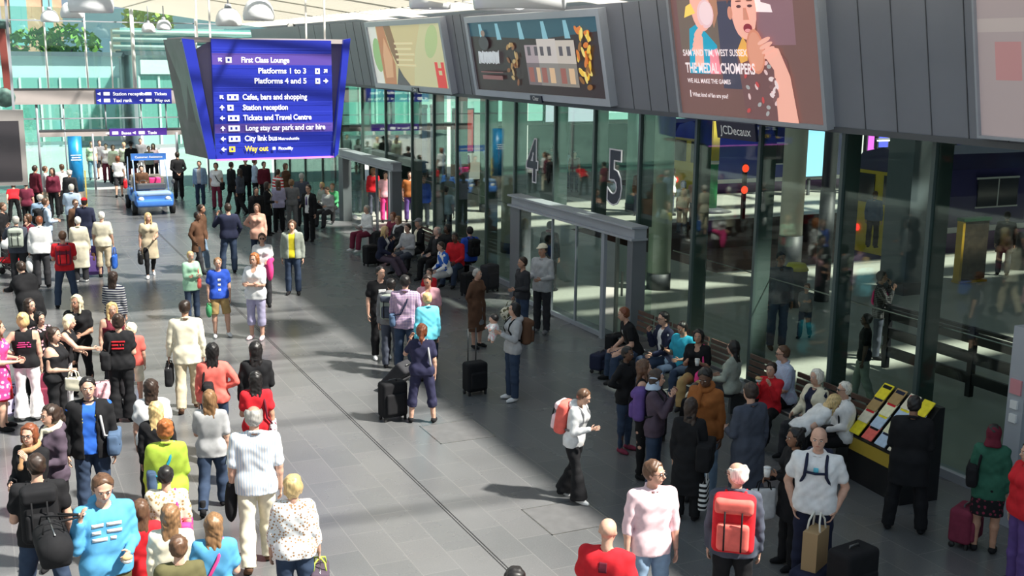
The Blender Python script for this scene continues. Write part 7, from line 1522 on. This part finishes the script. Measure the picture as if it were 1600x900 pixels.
c_ = g+R_@V3(.25, .12, 0); person('driver in dark clothes seated in the blue buggy', c_[0], c_[1], r.rotation_euler[2], h=1.7, sex='m', hair=('short', 'dark'), top=('jacket', 'brown'), bot=('trousers', 'black'), arms=('hold', 'hold'), legs='sit', seat=.75)
g = at(14, 432); r = empty('pushchair', (g[0], g[1], 0), 'pushchair with red and white cover at the left edge', 'pushchair', None, 1.0)
sp = Soup()
for sx in (-.24, .24): sp.add(*tube([(sx, -.45, 1.0), (sx, -.3, .75), (sx, .35, .1)], .014, 6)); sp.add(*tube([(sx, .3, .6), (sx, -.32, .1)], .014, 6))
sp.add(*tube([(-.24, -.45, 1.0), (.24, -.45, 1.0)], .016, 6)); sp.obj('frame', M_plain('pram_frame', (.12, .12, .12), .3, .8), r)
sp = Soup(); v_, f_ = fmesh(lambda F: (F.rbox(V3(0, .05, .42), V3(.2, .24, .05), .04), F.rbox(V3(0, -.18, .62), V3(.2, .05, .24), .04)), V3(-.4, -.5, .2), V3(.4, .5, 1.0), .02); sp.add(v_, f_); sp.obj('seat', M_cloth('red'), r)
sp = Soup(); v_, f_ = fmesh(lambda F: (F.ell(V3(0, -.12, .8), V3(.24, .26, .2), None, 0), F.ell(V3(0, -.06, .76), V3(.2, .28, .16), None, 0, 0, True), F.cut(V3(0, 0, -1), V3(0, 0, .74))), V3(-.4, -.5, .5), V3(.4, .5, 1.1), .02); sp.add(v_, f_); sp.obj('hood', M_cloth('white'), r)
for sx in (-.26, .26):
    for yy in (.34, -.32): sp = Soup(); sp.add(*tube([(sx-.02, yy, .09), (sx+.02, yy, .09)], .09, 14)); sp.obj('wheel', M_plain('tyre', (.015, .015, .015), .7), r)
g = at(1405, 770); mx_, my_ = 10.72, 10.95; r = empty('magazine_stand', (mx_, my_, 0), 'black magazine stand stepped with yellow and white magazines against the glass', 'stand', None, hface(mx_, my_, -50))
Mk = M_plain('stand_black', (.012, .012, .014), .4); boxobj('cabinet', (-.55, .55, -.3, .3, 0, .62), Mk, r)
sp = Soup(); vs = [(-.55, -.3, .62), (.55, -.3, .62), (.55, .3, .62), (-.55, .3, .62), (-.55, -.3, 1.25), (.55, -.3, 1.25), (.55, -.22, 1.25), (-.55, -.22, 1.25)]; sp.add(np.array(vs), [[3, 2, 1, 0], [4, 5, 6, 7], [0, 1, 5, 4], [1, 2, 6, 5], [2, 3, 7, 6], [3, 0, 4, 7]]); sp.obj('sloping_rack', Mk, r, False)
boxobj('label_strip', (-.52, .52, .3, .312, .42, .6), M_plain('label_yellow', (.55, .38, .05), .5), r)
boxobj('side_panel', (.55, .565, -.25, .25, .35, .85), M_plain('label_yellow', (.55, .38, .05), .5), r)
zz = hface(mx_, my_, -50); Rm = rotz(zz); rr = random.Random(9); cols = ['paleyellow', 'white', 'yellow', 'lightgrey', 'coral', 'lightblue', 'khaki', 'cream']; names = dict(zip(cols, ('pale yellow', 'white', 'bright yellow', 'grey', 'red', 'light blue', 'ochre', 'cream')))
rows = ('bottom', 'second', 'third', 'top')
for j in range(4):
    for i in range(4):
        t = (j+.5)/4; yy = .3-.5*t+.03; z_ = .63+.6*t; x_ = -.4+i*.265; c = cols[rr.randrange(8)]; c_ = V3(mx_, my_, 0)+Rm@V3(x_, yy, z_)
        o = empty('magazine', c_, '%s magazine in the %s row of the black stand, %s from its left end' % (names[c], rows[j], ('first', 'second', 'third', 'last')[i]), 'magazine', 'magazines on the black stand', zz)
        v_, f_ = box_vf((0, 0, .06), (.1, .006, .12), rotx(.75)); sp = Soup(); sp.add(v_, f_); sp.obj('cover', M_cloth(c), o, False)
        v_, f_ = box_vf(rotx(.75)@V3(0, .008, .07)+V3(0, 0, .06), (.08, .002, .025), rotx(.75)); sp = Soup(); sp.add(v_, f_); sp.obj('title_band', M_cloth(('red', 'navy', 'black', 'yellow')[(i+j) % 4]), o, False)
g = at(1590, 880); px_ = 11.2; y_ = atX(1588, 700, 11.2)[1]; r = empty('steel_post', (px_, y_, 0), 'tall grey steel post at the right edge with two small white switch boxes', 'post'); boxobj('shaft', (-.1, .1, -.12, .12, 0, 2.5), M_lgrey, r)
for z in (1.55, 1.38): boxobj('switch_box', (-.13, -.1, -.05, .05, z-.05, z+.05), M_plain('switch_white', (.75, .75, .75), .4), r)
boxobj('sticker', (-.125, -.1, -.08, .08, 1.68, 1.86), M_plain('sticker_red', (.6, .25, .28), .5), r)
